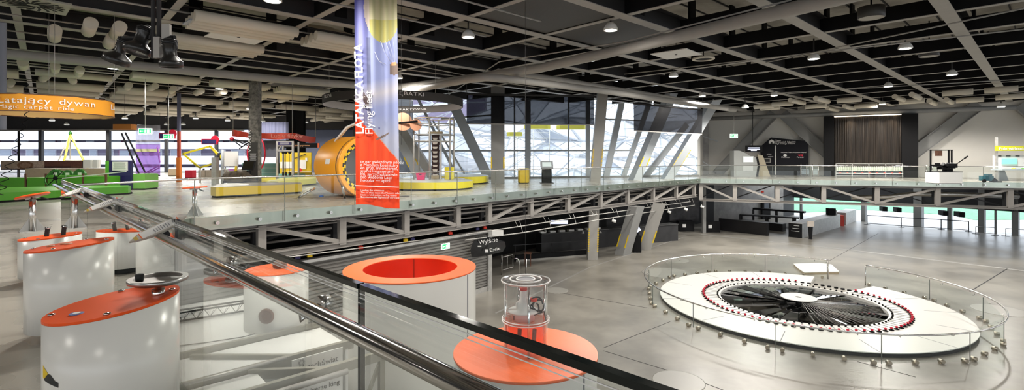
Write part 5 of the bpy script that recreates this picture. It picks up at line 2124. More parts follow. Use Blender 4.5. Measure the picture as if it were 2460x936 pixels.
for u in (.02, .98):
    p = bpos(u, 1)
    MB().tube([p, p + V((0, 0, 1.2))], .006, 5).build('wire', M_galv, o)

# stage lamps on a ceiling pole
YS = 6.2
hb = W(374, 72, YS)
o = T('hanging_lamp_pole', 'black double pole with crossbar carrying the three stage lamps', 'lamp pole', hb)
for dx in (-.03, .04):
    MB().tube([hb + V((dx, 0, -.35)), hb + V((dx, 0, 4.4))], .026, 10).build('pole', M_dark, o)
MB().box(hb + V((.03, 0, -.22)), (.08, .07, .26)).build('pale_clamp', mat('clamp_grey', (.42, .40, .37), .5), o)
MB().box(W(400, 84, YS), (.10, .04, .26)).build('pale_plate', mat('clamp_grey', (.42, .40, .37), .5), o)
MB().tube([W(296, 92, YS + .05), W(420, 90, YS)], .028, 10).build('crossbar', M_black, o)


def stage_lamp(label, p, q, r0, r1):
    """from the rear end p to the front rim q"""
    d_ = (q - p)
    L = d_.length
    d_.normalize()
    o = T('stage_spotlight', label, 'stage lamp', p)
    mm = frame(p, d_.cross(V((.3, 1, .2))), d_)
    MB(mm).lathe([(.001, 0), (r0 * .8, 0), (r0 * 1.15, .03), (r0 * 1.15, L * .22), (r0 * .95, L * .27), (r0 * .95, L * .58), (r0 * 1.05, L * .62), (r1 * .95, L * .78), (r1, L * .80), (r1, L), (r1 * .9, L), (r1 * .9, L * .93), (.001, L * .9)], (0, 0, 0), 28, caps=False).build('body', mat('lamp_black', (.02, .019, .018), .32), o)
    MB(mm).lathe([(.001, L * .94), (r1 * .88, L * .94)], (0, 0, 0), 28, caps=False).build('lens', mat('lamp_lens', (.10, .10, .11), .15), o.children[0])
    m = MB(mm)
    for k in range(3):
        m.lathe([(r0 * 1.17, L * (.05 + .06 * k)), (r0 * 1.22, L * (.065 + .06 * k)), (r0 * 1.17, L * (.08 + .06 * k))], (0, 0, 0), 24, caps=False)
    m.build('cooling_fins', M_black, o.children[0])
    pts = [mm @ V((r0 * 1.5 * math.cos(a), 0, L * .42 - r0 * 2.2 * math.sin(a))) for a in [pi * k / 10 for k in range(11)]]
    MB().tube(pts, .012, 6).build('yoke', M_dark, o)
    return o


stage_lamp('stage lamp tilted outwards, farthest from the tall banner', W(302, 90, YS + .1), W(278, 150, YS + .12), .062, .150)
stage_lamp('largest stage lamp, middle of the three on the ceiling pole', W(352, 66, YS + .05), W(326, 128, YS - .04), .080, .150)
stage_lamp('stage lamp pointing straight down, nearest the tall banner', W(407, 92, YS), W(412, 162, YS + .03), .072, .130)

# thin suspension wires in the void
for px, Y, zz in ((1262, 14, -4.4), (964, 13, 2.0)):
    p = W(px, 100, Y)
    tag(MB().tube([(p.x, p.y, zz), (p.x, p.y, CEIL)], .004, 5).build('hanging_wire', M_dark, loc=(p.x, p.y, CEIL)), 'thin vertical wire hanging in the void ' + ('over the glass cylinder' if px > 1000 else 'close to the tall banner'), 'wire')

# ================================================================== LOWER HALL, NEAR
# tall ring drum
ct = W(987, 641, 11.45)
o = T('ring_drum', 'tall white drum with broad orange rim and open red inside', 'exhibit drum', (ct.x, ct.y, LOW))
R = 1.475
ri = R * .715
MB().lathe([(R, LOW + .02), (R, ct.z - .03)], (ct.x, ct.y, 0), 72, caps=False).build('outer_wall', M_white, o)
MB().lathe([(ri, ct.z - .02), (ri, ct.z), (R * 1.003, ct.z), (R * 1.003, ct.z - .03), (R, ct.z - .03)], (ct.x, ct.y, 0), 72, caps=False).build('rim', M_orange2, o)
MB().lathe([(ri, ct.z - .02), (ri, ct.z - 1.6), (.001, ct.z - 1.6)], (ct.x, ct.y, 0), 64, caps=False).build('inner_wall', M_red, o)
for a in (-.42, -2.1, 1.3):
    p = V((ct.x + R * math.cos(a), ct.y + R * math.sin(a), 0))
    MB().beam(p + V((0, 0, LOW + .03)), p + V((0, 0, ct.z - .04)), .035, .012, up=(math.cos(a), math.sin(a), 0)).build('seam', M_inkg, o)
p = V((ct.x + ri * .995 * math.cos(1.7), ct.y + ri * .995 * math.sin(1.7), 0))
MB().beam(p + V((0, 0, ct.z - 1.55)), p + V((0, 0, ct.z - .03)), .025, .015, up=(math.cos(1.7), math.sin(1.7), 0)).build('inner_seam', mat('seam_red', (.35, .03, .01), .6), o)

# disc drum with the clear cylinder
ct = W(1262, 841, 6.55)
o = T('disc_drum', 'white drum with wide flat orange disc carrying the clear cylinder', 'exhibit drum', (ct.x, ct.y, LOW))
R = .935
MB().lathe([(R * .985, LOW + .02), (R * .985, ct.z - .035)], (ct.x, ct.y, 0), 72, caps=False).build('outer_wall', M_white, o)
MB().lathe([(.001, ct.z), (R, ct.z), (R, ct.z - .035), (R * .985, ct.z - .035)], (ct.x, ct.y, 0), 72, caps=False).build('disc_top', M_orange2, o)
for a in (-.75, -2.2):
    p = V((ct.x + R * .987 * math.cos(a), ct.y + R * .987 * math.sin(a), 0))
    MB().beam(p + V((0, 0, LOW + .03)), p + V((0, 0, ct.z - .04)), .02, .01, up=(math.cos(a), math.sin(a), 0)).build('seam', M_inkg, o)
# the clear cylinder apparatus
b = V((ct.x + .005, ct.y, ct.z))
hz = .90
rg = .285
o = T('glass_apparatus', 'clear cylinder with steel rods and apparatus inside, on the wide orange disc', 'exhibit', b)
MB().lathe([(rg, .0), (rg, hz)], b, 48, caps=False).build('cylinder', M_acryl, o)
MB().lathe([(.12, hz), (rg + .03, hz), (rg + .03, hz + .035), (.12, hz + .035), (.12, hz)], b, 48, caps=False).build('lid', mat('clear_lid', (.75, .76, .76), .15), o) if False else None
MB().lathe([(.12, hz), (rg + .03, hz), (rg + .03, hz + .035), (.12, hz + .035), (.12, hz)], b, 48, caps=False).build('lid', M_acryl, o)
for r_, z_ in ((rg + .03, hz + .018), (rg * .72, hz + .037), (.12, hz + .037)):
    MB().tube([b + V((r_ * math.cos(2 * pi * k / 48), r_ * math.sin(2 * pi * k / 48), z_)) for k in range(48)], .008, 6, closed=True).build('lid_edge', M_letter, [c_ for c_ in o.children if c_.name.startswith('lid')][0])
MB().lathe([(.001, hz + .03), (.12, hz + .03)], b, 24, caps=False).build('dark_hole', M_inkg, o)
for z_ in (.40, .43):
    MB().tube([b + V(((rg + .02) * math.cos(2 * pi * k / 48), (rg + .02) * math.sin(2 * pi * k / 48), z_)) for k in range(48)], .007, 6, closed=True).build('middle_ring', M_letter, o)
MB().lathe([(rg * .86, .01), (rg * .86, .41)], b, 40, caps=False).build('orange_reflection', M_acrylo, o)  # tinted sleeve stands in for the orange disc's reflection in the cylinder
MB().lathe([(.001, .40), (rg * .95, .40)], b, 40, caps=False).build('shelf', M_acryl, o)
for a in (.35, 1.9, 3.0, -1.45):
    p = b + V((rg * .93 * math.cos(a), rg * .93 * math.sin(a), 0))
    MB().tube([p + V((0, 0, .0)), p + V((0, 0, hz))], .018, 10).build('rod', M_chrome, o)
MB().lathe([(.001, .405), (.15, .405), (.15, .50), (.20, .51), (.20, .53), (.10, .55), (.10, .62), (.05, .66), (.04, .78), (.001, .80)], b + V((-.03, 0, 0)), 24, caps=False).build('white_device', M_white, o)
for dx, dz in ((-.03, .80), (.10, .66)):
    MB().lathe([(.001, 0), (.05, 0), (.05, .035), (.001, .05)], b + V((dx, -.05, dz)), 16, caps=False).build('red_clamp', M_red, o)
for k, (cx_, cz_, r_) in enumerate(((.13, .62, .09), (.16, .60, .075), (.11, .57, .06))):
    MB().tube([b + V((cx_ + r_ * math.cos(t), -.05 + .03 * math.sin(2 * t), cz_ + r_ * math.sin(t))) for t in [pi * j / 10 * 1.7 + k for j in range(11)]], .012, 6).build('black_hose', M_rubber, o)
MB().tube([b + V((.10, -.06, .48)), b + V((.24, -.04, .52)), b + V((.27, 0, .36))], .010, 6).build('black_hose', M_rubber, o)
for dx in (-.09, .10):
    MB().tube([b + V((dx, -.12, .12)), b + V((dx + .01, -.12, .32))], .028, 10).build('black_cartridge', M_rubber, o)
MB().box(b + V((-.08, -.06, .45)), (.16, .06, .05)).build('motor', M_rubber, o)

# low white booth with steel beams, black lighting lattice and a text board
zr = -2.12
o = T('exhibit_booth', 'white-roofed exhibit booth with pale steel beams on the lower floor', 'booth', UV(3, 11, LOW))
def uvz(u, v, z=zr):
    return UV(u, v, z)


m = MB().extr([uvz(1.5, 11.15), uvz(4.35, 11.15), uvz(4.35, 15.0), uvz(1.5, 15.0)], (0, 0, .04))
m.build('roof_panel', M_whitem, o)
m = MB().extr([uvz(1.5, 9.65), uvz(4.45, 9.65), uvz(4.45, 10.98), uvz(1.5, 10.98)], (0, 0, .04))
m.build('roof_panel', M_whitem, o)
m = MB().extr([uvz(1.5, 8.75), uvz(2.7, 8.75), uvz(2.7, 9.45), uvz(1.5, 9.45)], (0, 0, .04))
m.build('roof_panel', M_whitem, o)
M_pale = mat('pale_beam', (.27, .26, .22), .45)
for v_, u0, u1 in ((11.05, 1.3, 4.6), (9.55, 1.3, 4.53), (8.60, 1.3, 4.75)):
    MB().beam(uvz(u0, v_, zr + .06), uvz(u1, v_, zr + .06), .10, .17).build('beam', M_pale, o)
MB().beam(uvz(2.0, 10.9, zr + .05), uvz(3.4, 9.6, zr + .05), .09, .14).build('diagonal', M_pale, o)
MB().beam(uvz(2.6, 9.5, zr + .02), uvz(3.7, 8.65, zr + .02), .09, .16).build('diagonal', M_pale, o)
MB().tube([uvz(1.3, 8.42, zr + .03), uvz(3.9, 8.42, zr + .03)], .05, 10).build('tube_rail', M_galv, o)
MB().tube([uvz(1.3, 9.40, zr + .17), uvz(3.2, 9.40, zr + .17)], .03, 8).build('tube_rail', M_galv, o)
for u_, v_ in ((4.65, 8.60), (4.6, 11.05), (1.45, 8.60), (1.45, 15.0), (4.3, 15.0)):
    MB().beam(uvz(u_, v_, LOW), uvz(u_, v_, zr), .10, .10, up=UB).build('leg', M_pale, o)
MB().beam(uvz(4.6, 8.60, zr - .1), uvz(4.0, 9.1, LOW + .3), .06, .06, up=UA).build('brace', M_pale, o)
MB().extr([uvz(4.36, 9.5, LOW + .1), uvz(4.36, 14.9, LOW + .1), uvz(4.36, 14.9, zr), uvz(4.36, 9.5, zr)], UA * .05).build('side_wall', M_whitem, o)
MB().extr([uvz(2.75, 9.6, LOW + .1), uvz(4.36, 9.6, LOW + .1), uvz(4.36, 9.6, zr), uvz(2.75, 9.6, zr)], UB * .05).build('front_wall', mat('booth_grey', (.42, .43, .42), .6), o)
# text board
p = uvz(3.25, 9.28, 0)
MB().extr([uvz(3.25, 9.28, zr - 1.1), uvz(4.2, 9.28, zr - 1.1), uvz(4.2, 9.28, zr + .14), uvz(3.25, 9.28, zr + .14)], UB * .02).build('text_board', M_whitem, o)
nb = -UB
m = MB()
for s_, sz, z_ in (('Wszechświat', .145, -.09), ('cząstki /', .145, -.25), ('   Universe king', .13, -.54), ('Subdukcja — analiza', .09, -.80)):
    t2 = text(s_, sz, uvz(3.31, 9.275, zr + z_), UA, (0, 0, 1))
    m.add(t2.v, t2.f)
for k in range(14):
    a = 2 * pi * k / 14
    c0 = uvz(3.42, 9.275, zr + .06)
    m.beam(c0 + UA * .03 * math.cos(a) + V((0, 0, .03 * math.sin(a))), c0 + UA * .06 * math.cos(a) + V((0, 0, .06 * math.sin(a))), .006, .006, up=UB)
m.build('lettering', M_ink, o)
# grey round housing under the beams
p = uvz(2.2, 8.9, zr - .55)
MB().lathe([(.45, -.5), (.45, .35), (.38, .42), (.001, .42)], p, 36, caps=False).build('round_housing', mat('booth_grey', (.42, .43, .42), .6), o)
# lighting lattice
a, b = uvz(1.9, 13.5, zr + .3), uvz(4.3, 13.2, zr + .3)
o = T('lighting_lattice', 'black lattice lighting girder lying across the white booth roof', 'girder', uvz(3, 13.4, zr + .05))
dd = (b - a).normalized()
nn = V((-dd.y, dd.x, 0))
qs = [(.12, 0), (-.12, 0), (0, -.22)]
for x_, z_ in qs:
    MB().tube([a + nn * x_ + V((0, 0, z_)), b + nn * x_ + V((0, 0, z_))], .022, 8).build('chord', M_black, o)
m = MB()
nseg = 9
pts = []
for k in range(nseg * 2 + 1):
    t = k / (nseg * 2)
    x_, z_ = qs[0] if k % 2 == 0 else qs[2]
    pts.append(lerp(a, b, t) + nn * x_ + V((0, 0, z_)))
m.tube(pts, .012, 5)
m.build('lacing', M_black, o)
pts = []
for k in range(nseg * 2 + 1):
    t = k / (nseg * 2)
    x_, z_ = qs[1] if k % 2 == 0 else qs[2]
    pts.append(lerp(a, b, t) + nn * x_ + V((0, 0, z_)))
MB().tube(pts, .012, 5).build('lacing', M_black, o)
tag(MB().tube([uvz(1.6, 11.9, zr + .06), uvz(2.4, 11.6, zr + .06), uvz(3.0, 11.45, zr + .06), uvz(4.2, 11.6, zr + .06)], .01, 5).build('roof_cable', M_ink, loc=uvz(3, 11.5, zr)), 'thin dark cable lying across the white booth roof', 'cable')

# drum with the brown knob, standing on the booth roof
ct = W(665, 645, 11.25)
o = T('knob_drum', 'white drum with orange top and brown knob standing on the booth roof', 'exhibit drum', (ct.x, ct.y, zr + .04))
R = .66
MB().lathe([(R, zr + .045), (R, ct.z - .02), (.001, ct.z - .02)], (ct.x, ct.y, 0), 56, caps=False).build('body', M_white, o)
MB().lathe([(.001, ct.z), (R, ct.z), (R, ct.z - .02), (.001, ct.z - .02)], (ct.x, ct.y, 0), 56, caps=False).build('top_plate', M_orange2, o)
MB().lathe([(.12, 0), (.15, .04), (.15, .10), (.09, .17), (.001, .18)], (ct.x + .02, ct.y + .1, ct.z), 20, caps=False).build('knob', M_knob, o)
MB(frame(V((ct.x + .1, ct.y - R - .01, ct.z - .85)), (1, 0, 0), (0, -1, 0))).lathe([(.16, 0), (.16, .03), (.12, .05), (.10, .02), (.001, .02)], (0, 0, 0), 20, caps=False).build('round_vent', M_knob, o)
# ================================================================== PENDULUM PLATFORM
PC = V((12.3, 21.53, LOW))
RP, RPIN, RPIT = 5.70, 3.82, 3.10
A0, A1 = math.radians(53), math.radians(27 + 360)
o = T('pendulum_platform', 'big round white platform with a dark mirrored well at its centre', 'platform', PC)
zt = LOW + .16
m = MB().lathe([(RPIT + .08, LOW + .10), (RPIT + .08, zt), (RP, zt), (RP, zt - .03), (RP - .04, zt - .03)], (PC.x, PC.y, 0), 120, A0, A1, caps=False, smooth=False)
for a in (A0, A1):
    d_ = V((math.cos(a), math.sin(a), 0))
    b_ = V((PC.x, PC.y, 0))
    m.add([b_ + d_ * (RPIT + .08) + V((0, 0, LOW)), b_ + d_ * RP + V((0, 0, LOW)), b_ + d_ * RP + V((0, 0, zt)), b_ + d_ * (RPIT + .08) + V((0, 0, zt))], [(0, 1, 2, 3)])
m.build('ring_deck', M_plat, o)
MB().lathe([(RP - .03, LOW), (RP - .03, zt - .03)], (PC.x, PC.y, 0), 120, A0, A1, caps=False).build('dark_skirt', M_dark, o)
MB().lathe([(RPIT + .10, LOW + .02), (RPIT + .10, zt - .004), (RPIT, zt - .004), (RPIT, LOW + .03)], (PC.x, PC.y, 0), 120, caps=False, smooth=False).build('inner_kerb', M_plat, o)
# panel joints
for a in (.1, .75, 1.45, 1.95, 2.5, 3.05, 3.6, 4.1, 4.6, 5.1, 5.55, 6.0):
    a_ = a
    d_ = V((math.cos(a_), math.sin(a_), 0))
    if A0 - 2 * pi < a_ < A0 and a_ > math.radians(27) and a_ < math.radians(53):
        continue
    MB().beam(PC + d_ * (RPIN + .7) + V((0, 0, .161)), PC + d_ * (RP - .02) + V((0, 0, .161)), .025, .004).build('panel_joint', M_inkg, o)
# mirrored well
r = random.Random(4)
n = 30
for k in range(n):
    a0, a1 = 2 * pi * k / n, 2 * pi * (k + 1) / n
    h0, h1 = r.uniform(.02, .13), r.uniform(.02, .13)
    q = [PC + V((RPIT * math.cos(a0), RPIT * math.sin(a0), h0)), PC + V((RPIT * math.cos(a1), RPIT * math.sin(a1), h1)),
         PC + V((.5 * math.cos(a1), .5 * math.sin(a1), .03 + r.uniform(0, .1))), PC + V((.5 * math.cos(a0), .5 * math.sin(a0), .03 + r.uniform(0, .1)))]
    MB().add(q, [(0, 1, 2), (0, 2, 3)]).build('mirror_wedge', M_mirrord, o, fix=False)
MB().lathe([(.001, LOW + .012), (RPIT, LOW + .012)], (PC.x, PC.y, 0), 60, caps=False).build('well_floor', M_black, o)
MB().lathe([(.12, LOW + .36), (.68, LOW + .36), (.70, LOW + .345), (.68, LOW + .33), (.12, LOW + .33), (.12, LOW + .36)], (PC.x, PC.y, 0), 48, caps=False).build('hub_disc', M_plat, o)
MB().lathe([(.11, LOW + .02), (.11, LOW + .33)], (PC.x, PC.y, 0), 20).build('hub_stem', M_dark, o)
m = MB()  # thin pale rods drawn for the ceiling's reflection in the mirrored well
for k in range(22):
    a = -1.9 + k * .075
    m.tube([PC + V((.3 * math.cos(a), .3 * math.sin(a), .33)), PC + V((2.9 * math.cos(a), 2.9 * math.sin(a), .15))], .006, 4)
m.build('fan_reflections', M_galv, o)

# button pins round the well
pin = T('button_pin', 'red-capped button pin on the round white platform, one of the ring', 'button pin', (0, 0, 0), 'button pins around the mirrored well')
MB().lathe([(.085, 0), (.085, .02), (.035, .03), (.03, .06)], (0, 0, 0), 14).build('base', M_black, pin)
MB().lathe([(.045, .06), (.05, .09), (.03, .115), (.001, .12)], (0, 0, 0), 12).build('cap', M_crim, pin)
MB().beam((-.07, 0, .003), (-.62, 0, .003), .022, .006).build('slot', M_inkg, pin)
MB().lathe([(.035, 0), (.04, .03), (.02, .05), (.001, .055)], (-.60, 0, 0), 10).build('peg', M_black, pin)
bare = T('button_pin', 'dark button pin without red cap, standing in the gap of the white platform', 'button pin', (0, 0, 0), 'bare button pins in the platform gap')
MB().lathe([(.085, 0), (.085, .05), (.05, .06)], (0, 0, 0), 14).build('base', M_black, bare)
MB().lathe([(.035, 0), (.04, .05), (.02, .07), (.001, .075)], (-.60, 0, 0), 10).build('peg', M_black, bare)
NP = 84
f1 = f2 = True
for k in range(NP):
    a = 2 * pi * (k + .5) / NP
    p = V((PC.x + RPIN * math.cos(a), PC.y + RPIN * math.sin(a), zt + .004))
    gap = math.radians(26) < a < math.radians(58)
    if gap:
        p.z = LOW + .145
        if f2:
            bare.location = p
            bare.rotation_euler = (0, 0, a)
            f2 = False
        else:
            dup(bare, p, a)
    else:
        if f1:
            pin.location = p
            pin.rotation_euler = (0, 0, a)
            f1 = False
        else:
            dup(pin, p, a)
# low dark ring under the bare pins
m = MB().lathe([(RPIN - .7, LOW + .004), (RPIN - .7, LOW + .14), (RPIN + .12, LOW + .14), (RPIN + .12, LOW + .004)], (PC.x, PC.y, 0), 20, math.radians(26), math.radians(54), caps=False, smooth=False)
m.build('gap_step', mat('gap_floor', (.42, .40, .36), .35), o)

# circular balustrade
RF = 6.30
B0, B1 = math.radians(48), math.radians(33 + 360)
o = T('round_balustrade', 'round glass balustrade with curved steel rail around the white platform', 'balustrade', PC)
NPN = 13
for k in range(NPN):
    a, b = lerp(B0, B1, (k + .012) / NPN), lerp(B0, B1, (k + .988) / NPN)
    p, q = PC + V((RF * math.cos(a), RF * math.sin(a), .48)), PC + V((RF * math.cos(b), RF * math.sin(b), .48))
    MB().beam(p, q, .018, .90).build('glass_panel', M_glassf, o)
    MB().beam(p, p + (q - p).normalized() * .02, .022, .90).build('glass_edge', mat('edge_grey_green', (.16, .18, .165), .3), o)
    for t in (.08, .38, .68, .95):
        c = lerp(p, q, t)
        d_ = V((c.x - PC.x, c.y - PC.y, 0)).normalized()
        m = MB().tube([V((c.x, c.y, LOW + .075)) - d_ * .05, V((c.x, c.y, LOW + .075)) + d_ * .10], .065, 12)
        m.box((c.x + d_.x * .02, c.y + d_.y * .02, LOW + .02), (.10, .10, .04), math.atan2(d_.y, d_.x))
        m.build('foot_clamp', mat('brass_steel', (.50, .46, .38), .3, .9), o)
    for t in (.2, .8):
        c = lerp(p, q, t)
        d_ = V((c.x - PC.x, c.y - PC.y, 0)).normalized()
        MB().tube([V((c.x, c.y, LOW + .86)), V((c.x, c.y, LOW + .86)) + d_ * .08, V((c.x, c.y, LOW + .93)) + d_ * .10], .012, 6).build('rail_bracket', M_steel, o)
pts = [PC + V((RF * 1.015 * math.cos(lerp(B0, B1, k / 120)), RF * 1.015 * math.sin(lerp(B0, B1, k / 120)), .97)) for k in range(121)]
MB().tube(pts, .028, 10).build('hand_rail', M_steel, o)
for a in (B0, B1):
    p = PC + V((RF * math.cos(a), RF * math.sin(a), 0))
    MB().tube([p, p + V((0, 0, 1.0))], .028, 10).build('end_post', M_steel, o)
# lifted platform segment lying behind
P_ = [G(x_, y_ - 10, LOW + .12) for x_, y_ in ((1906, 643), (1968, 641), (1998, 645), (2016, 662), (1975, 663), (1932, 664), (1917, 654))]
c = sum(P_, V((0, 0, 0))) / len(P_)
o = T('platform_segment', 'loose white platform segment with wooden edge lying on the floor by the fence gap', 'platform piece', (c.x, c.y, LOW))
MB().prism([v2(p) for p in P_], LOW + .10, LOW + .13).build('white_board', M_plat, o)
MB().prism([(lerp(c, p, .985).x, lerp(c, p, .985).y) for p in P_], LOW, LOW + .10).build('wooden_edge', M_wood, o)

# ================================================================== LOWER HALL, FAR
exit_b = edge2(1070)
p = V((exit_b.x, exit_b.y, 0)) + sn * .2
k = (CY - 591) / F
o = exit_sign('green exit sign fixed on the slatted shutter wall', 1070, 591, (edge2(1070) + sn * .22).y, .46, .24, xdir=sd, rod=False)
# dark sign shaped like a fish
Yd = (edge2(1172) - b2 * .3).y
pl = [(1130, 600), (1133, 588), (1142, 570), (1166, 567), (1190, 573), (1213, 580), (1215, 592), (1208, 604), (1180, 611), (1140, 618), (1133, 618)]
P_ = [W(x_, y_, Yd + (x_ - 1172) * .012) for x_, y_ in pl]
o = T('exit_sign_board', 'glossy black board with curved outline and white writing before the shutter wall', 'sign', P_[0])
MB().extr(P_, (0, .08, 0)).build('board', mat('gloss_black', (.012, .012, .013), .12), o)
q = W(1150, 586, Yd - .35)
m = text('Wyjście', .26, W(1151, 587, Yd - .32), (1, .1, .16), (0, 0, 1))
t2 = text('Exit', .2, W(1176, 604, Yd - .30), (1, .1, .16), (0, 0, 1), sx=1.6)
m.add(t2.v, t2.f)
m.box(W(1169, 602, Yd - .28), (.14, .01, .14))
m.box(W(1152, 591, Yd - .3), (.16, .01, .05))
m.build('lettering', M_letter, o)
for x_ in (1150, 1200):
    p = W(x_, 572, Yd + .05)
    MB().tube([p, V((p.x, p.y, -1.78 if x_ > 1180 else -1.9))], .02, 6).build('hanger', M_dark, o)
p = W(1196, 559, Yd)
tag(MB().box(p, (.5, .25, .22)).build('ledge_spotlight', M_whitem, loc=p), 'small white box lamp above the black curved board', 'lamp')

# dark cloakroom bar
a, b = G(1238, 628, LOW), G(1418, 614, LOW)
dd = (b - a).normalized()
nn = V((-dd.y, dd.x, 0))
o = T('cloakroom_step', 'long black step with pale edge in front of the dark bar', 'step', a)
MB().beam(a + V((0, 0, .2)), b + V((0, 0, .2)), .2, .4).build('step_block', M_black, o)
MB().beam(a - nn * .11 + V((0, 0, .06)), b - nn * .11 + V((0, 0, .06)), .03, .12).build('pale_edge', M_beam, o)
MB().beam(a + nn * .3 + V((0, 0, .95)), b + nn * .3 + V((0, 0, .95)), .05, .05).build('hand_rail', M_dark, o)
for t in (.02, .5, .98):
    p = lerp(a, b, t) + nn * .3
    MB().tube([p, p + V((0, 0, .95))], .02, 6).build('rail_post', M_dark, o)
a, b = W(1294, 600, 33.8), W(1620, 590, 38.8)
a.z = b.z = LOW
dd = (b - a).normalized()
nn = V((-dd.y, dd.x, 0))
o = T('dark_bar', 'long dark bar counter in the shadowy cloakroom under the floor', 'bar counter', a)
MB().beam(a + V((0, 0, .62)), b + V((0, 0, .62)), .8, 1.24).build('body', M_dark, o)
MB().beam(a + V((0, 0, 1.26)), b + V((0, 0, 1.26)), .9, .05).build('worktop', mat('bar_top', (.07, .07, .07), .25), o)
for k in range(7):
    p = lerp(a, b, .02 + k * .062) + V((0, 0, 1.29)) - nn * .1
    m = MB().box(p + V((0, 0, .05)), (.42, .3, .10), .4)
    tag(m.build('white_tray', M_paper, loc=p), 'white paper tray standing on the dark bar counter', 'tray', 'white trays on the dark bar')
p = W(1268, 594, 29.5)
p.z = LOW
o = T('brown_box', 'small brown wooden stool in the shadow beside the dark bar', 'stool', p)
MB().box(p + V((0, 0, .75)), (.42, .4, .08)).build('seat', M_brown, o)
for i in (-1, 1):
    for j in (-1, 1):
        MB().box(p + V((i * .16, j * .15, .36)), (.05, .05, .72)).build('leg', M_brown, o)
p = W(1345, 533, 33)
o = T('hanging_menu_screen', 'bright menu screen glowing under the floor above the dark bar', 'screen', p)
MB().box(p, (1.35, .1, .30)).build('frame', M_black, o)
MB().box(p + V((-.05, -.06, 0)), (1.15, .02, .24)).build('display', M_tv, o)
MB().tube([p + V((0, 0, .15)), V((p.x, p.y, -.4))], .03, 6).build('rod', M_dark, o)
for k, (px, py) in enumerate(((1310, 556), (1400, 560), (1442, 559))):
    p = W(px, py, 33 + k)
    o = T('pendant_bar_lamp', ['small lamp over the middle of the dark bar', 'pair lamp over the bar just before the taped column', 'small lamp over the bar just past the taped column'][k], 'lamp', p)
    MB().lathe([(.12, 0), (.05, .14), (.001, .15)], p, 14, caps=False).build('shade', M_galv, o)
    MB().tube([p + V((0, 0, .15)), V((p.x, p.y, -.4))], .01, 5).build('cord', M_dark, o)

# columns of the lower hall
def low_col(label, bx, by, tx, ty, w, dp, mt, hz=0, ang=0.0):
    b = G(bx, by, LOW)
    t = W(tx, ty, b.y)
    t = b + (t - b) * ((-1.5 - LOW) / (t.z - b.z))
    o = T('steel_column', label, 'column', b)
    o['kind'] = 'structure'
    s_ = V((math.cos(ang), math.sin(ang), 0))
    d_ = V((-math.sin(ang), math.cos(ang), 0))
    MB().extr([b - s_ * w / 2, b + s_ * w / 2, b + s_ * w / 2 + d_ * dp, b - s_ * w / 2 + d_ * dp], t - b).build('shaft', mt, o)
    axx = t - b
    for sg in (-1, 1):
        h = MB()
        if hz:
            for k in range(hz):
                z0, z1 = .5 + k * 1.5 / hz, .5 + (k + .55) * 1.5 / hz
                c0 = b + axx * (z0 / axx.z) + s_ * (sg * (w / 2 - .03)) - d_ * .012
                h.extr([c0 - s_ * .045, c0 + s_ * .045, c0 + s_ * .045 + axx * ((z1 - z0) / axx.z), c0 - s_ * .045 + axx * ((z1 - z0) / axx.z)], d_ * .01)
            h.build('hazard_tape', M_hazy, o)


low_col('grey lower column with striped tape on both edges under the floor', 1424, 624, 1427, 525, .62, .5, M_beam, 14)
low_col('slanting lower column with yellow edge beside the bar', 1486, 612, 1515, 512, .70, .8, M_col, 1, -.9)
low_col('broad slanting lower column with yellow edge at the end of the bar', 1548, 600, 1580, 502, .85, .6, M_beam, 1, -.3)
b = G(1530, 605, LOW)
o = T('brochure_stand', 'black brochure stand between the two slanting lower columns', 'stand', b)
MB().box(b + V((0, 0, .55)), (.5, .4, 1.1)).build('body', M_black, o)
mm = Matrix.Translation(b + V((-.05, -.1, 1.5))) @ Matrix.Rotation(-.6, 4, 'Y')
MB(mm).box((0, 0, 0), (.5, .05, .34)).build('display', M_tv, o)
MB().box(b + V((.1, .15, 1.3)), (.1, .1, .5)).build('neck', M_black, o)
# steel gates beside the shutter end
o = T('steel_gate', 'small tubular steel gate beside the jamb of the shutter wall', 'gate', G(1222, 655, LOW))
p, q = G(1205, 660, LOW), G(1232, 652, LOW)
pts = [p + V((0, 0, .25)), p + V((0, 0, .95)), q + V((0, 0, .95)), q + V((0, 0, .25))]
MB().tube(pts, .025, 8, closed=True).build('frame', M_galv, o)
MB().tube([lerp(p, q, .5) + V((0, 0, .25)), lerp(p, q, .5) + V((0, 0, .95))], .018, 8).build('bar', M_galv, o)
MB().tube([p, p + V((0, 0, 1.1))], .04, 10).build('post', M_steel, o)
o = T('hoop_rail', 'tall bent steel hoop rail standing behind the clear cylinder', 'rail', G(1250, 660, LOW))
p = G(1247, 668, LOW)
MB().tube([p, p + V((0, 0, .9)), p + V((-.08, 0, 1.02)), p + V((-.42, .05, 1.06))], .03, 10).build('hoop', M_steel, o)
o = T('steel_bollard', 'slim steel bollard standing behind the clear cylinder', 'bollard', G(1264, 662, LOW))
p = G(1264, 664, LOW)
MB().tube([p, p + V((0, 0, .95))], .035, 10).build('stem', M_steel, o)
MB().lathe([(.1, 0), (.1, .02)], p, 16).build('foot', M_steel, o)

# seating and counters in the cafe
def block(name, label, a, b, h, th, mt, cat, topm=None, base=0.0):
    d_ = (b - a).normalized()
    nn = V((-d_.y, d_.x, 0))
    if nn.y < 0:
        nn = -nn
    o = T(name, label, cat, a)
    a2, b2_ = a + nn * th / 2, b + nn * th / 2
    MB().beam(a2 + V((0, 0, (h + base) / 2)), b2_ + V((0, 0, (h + base) / 2)), th, h - base).build('body', mt, o)
    MB().beam(a2 + V((0, 0, h + .015)), b2_ + V((0, 0, h + .015)), th * 1.02, .03).build('top', topm or mt, o)
    return o, nn


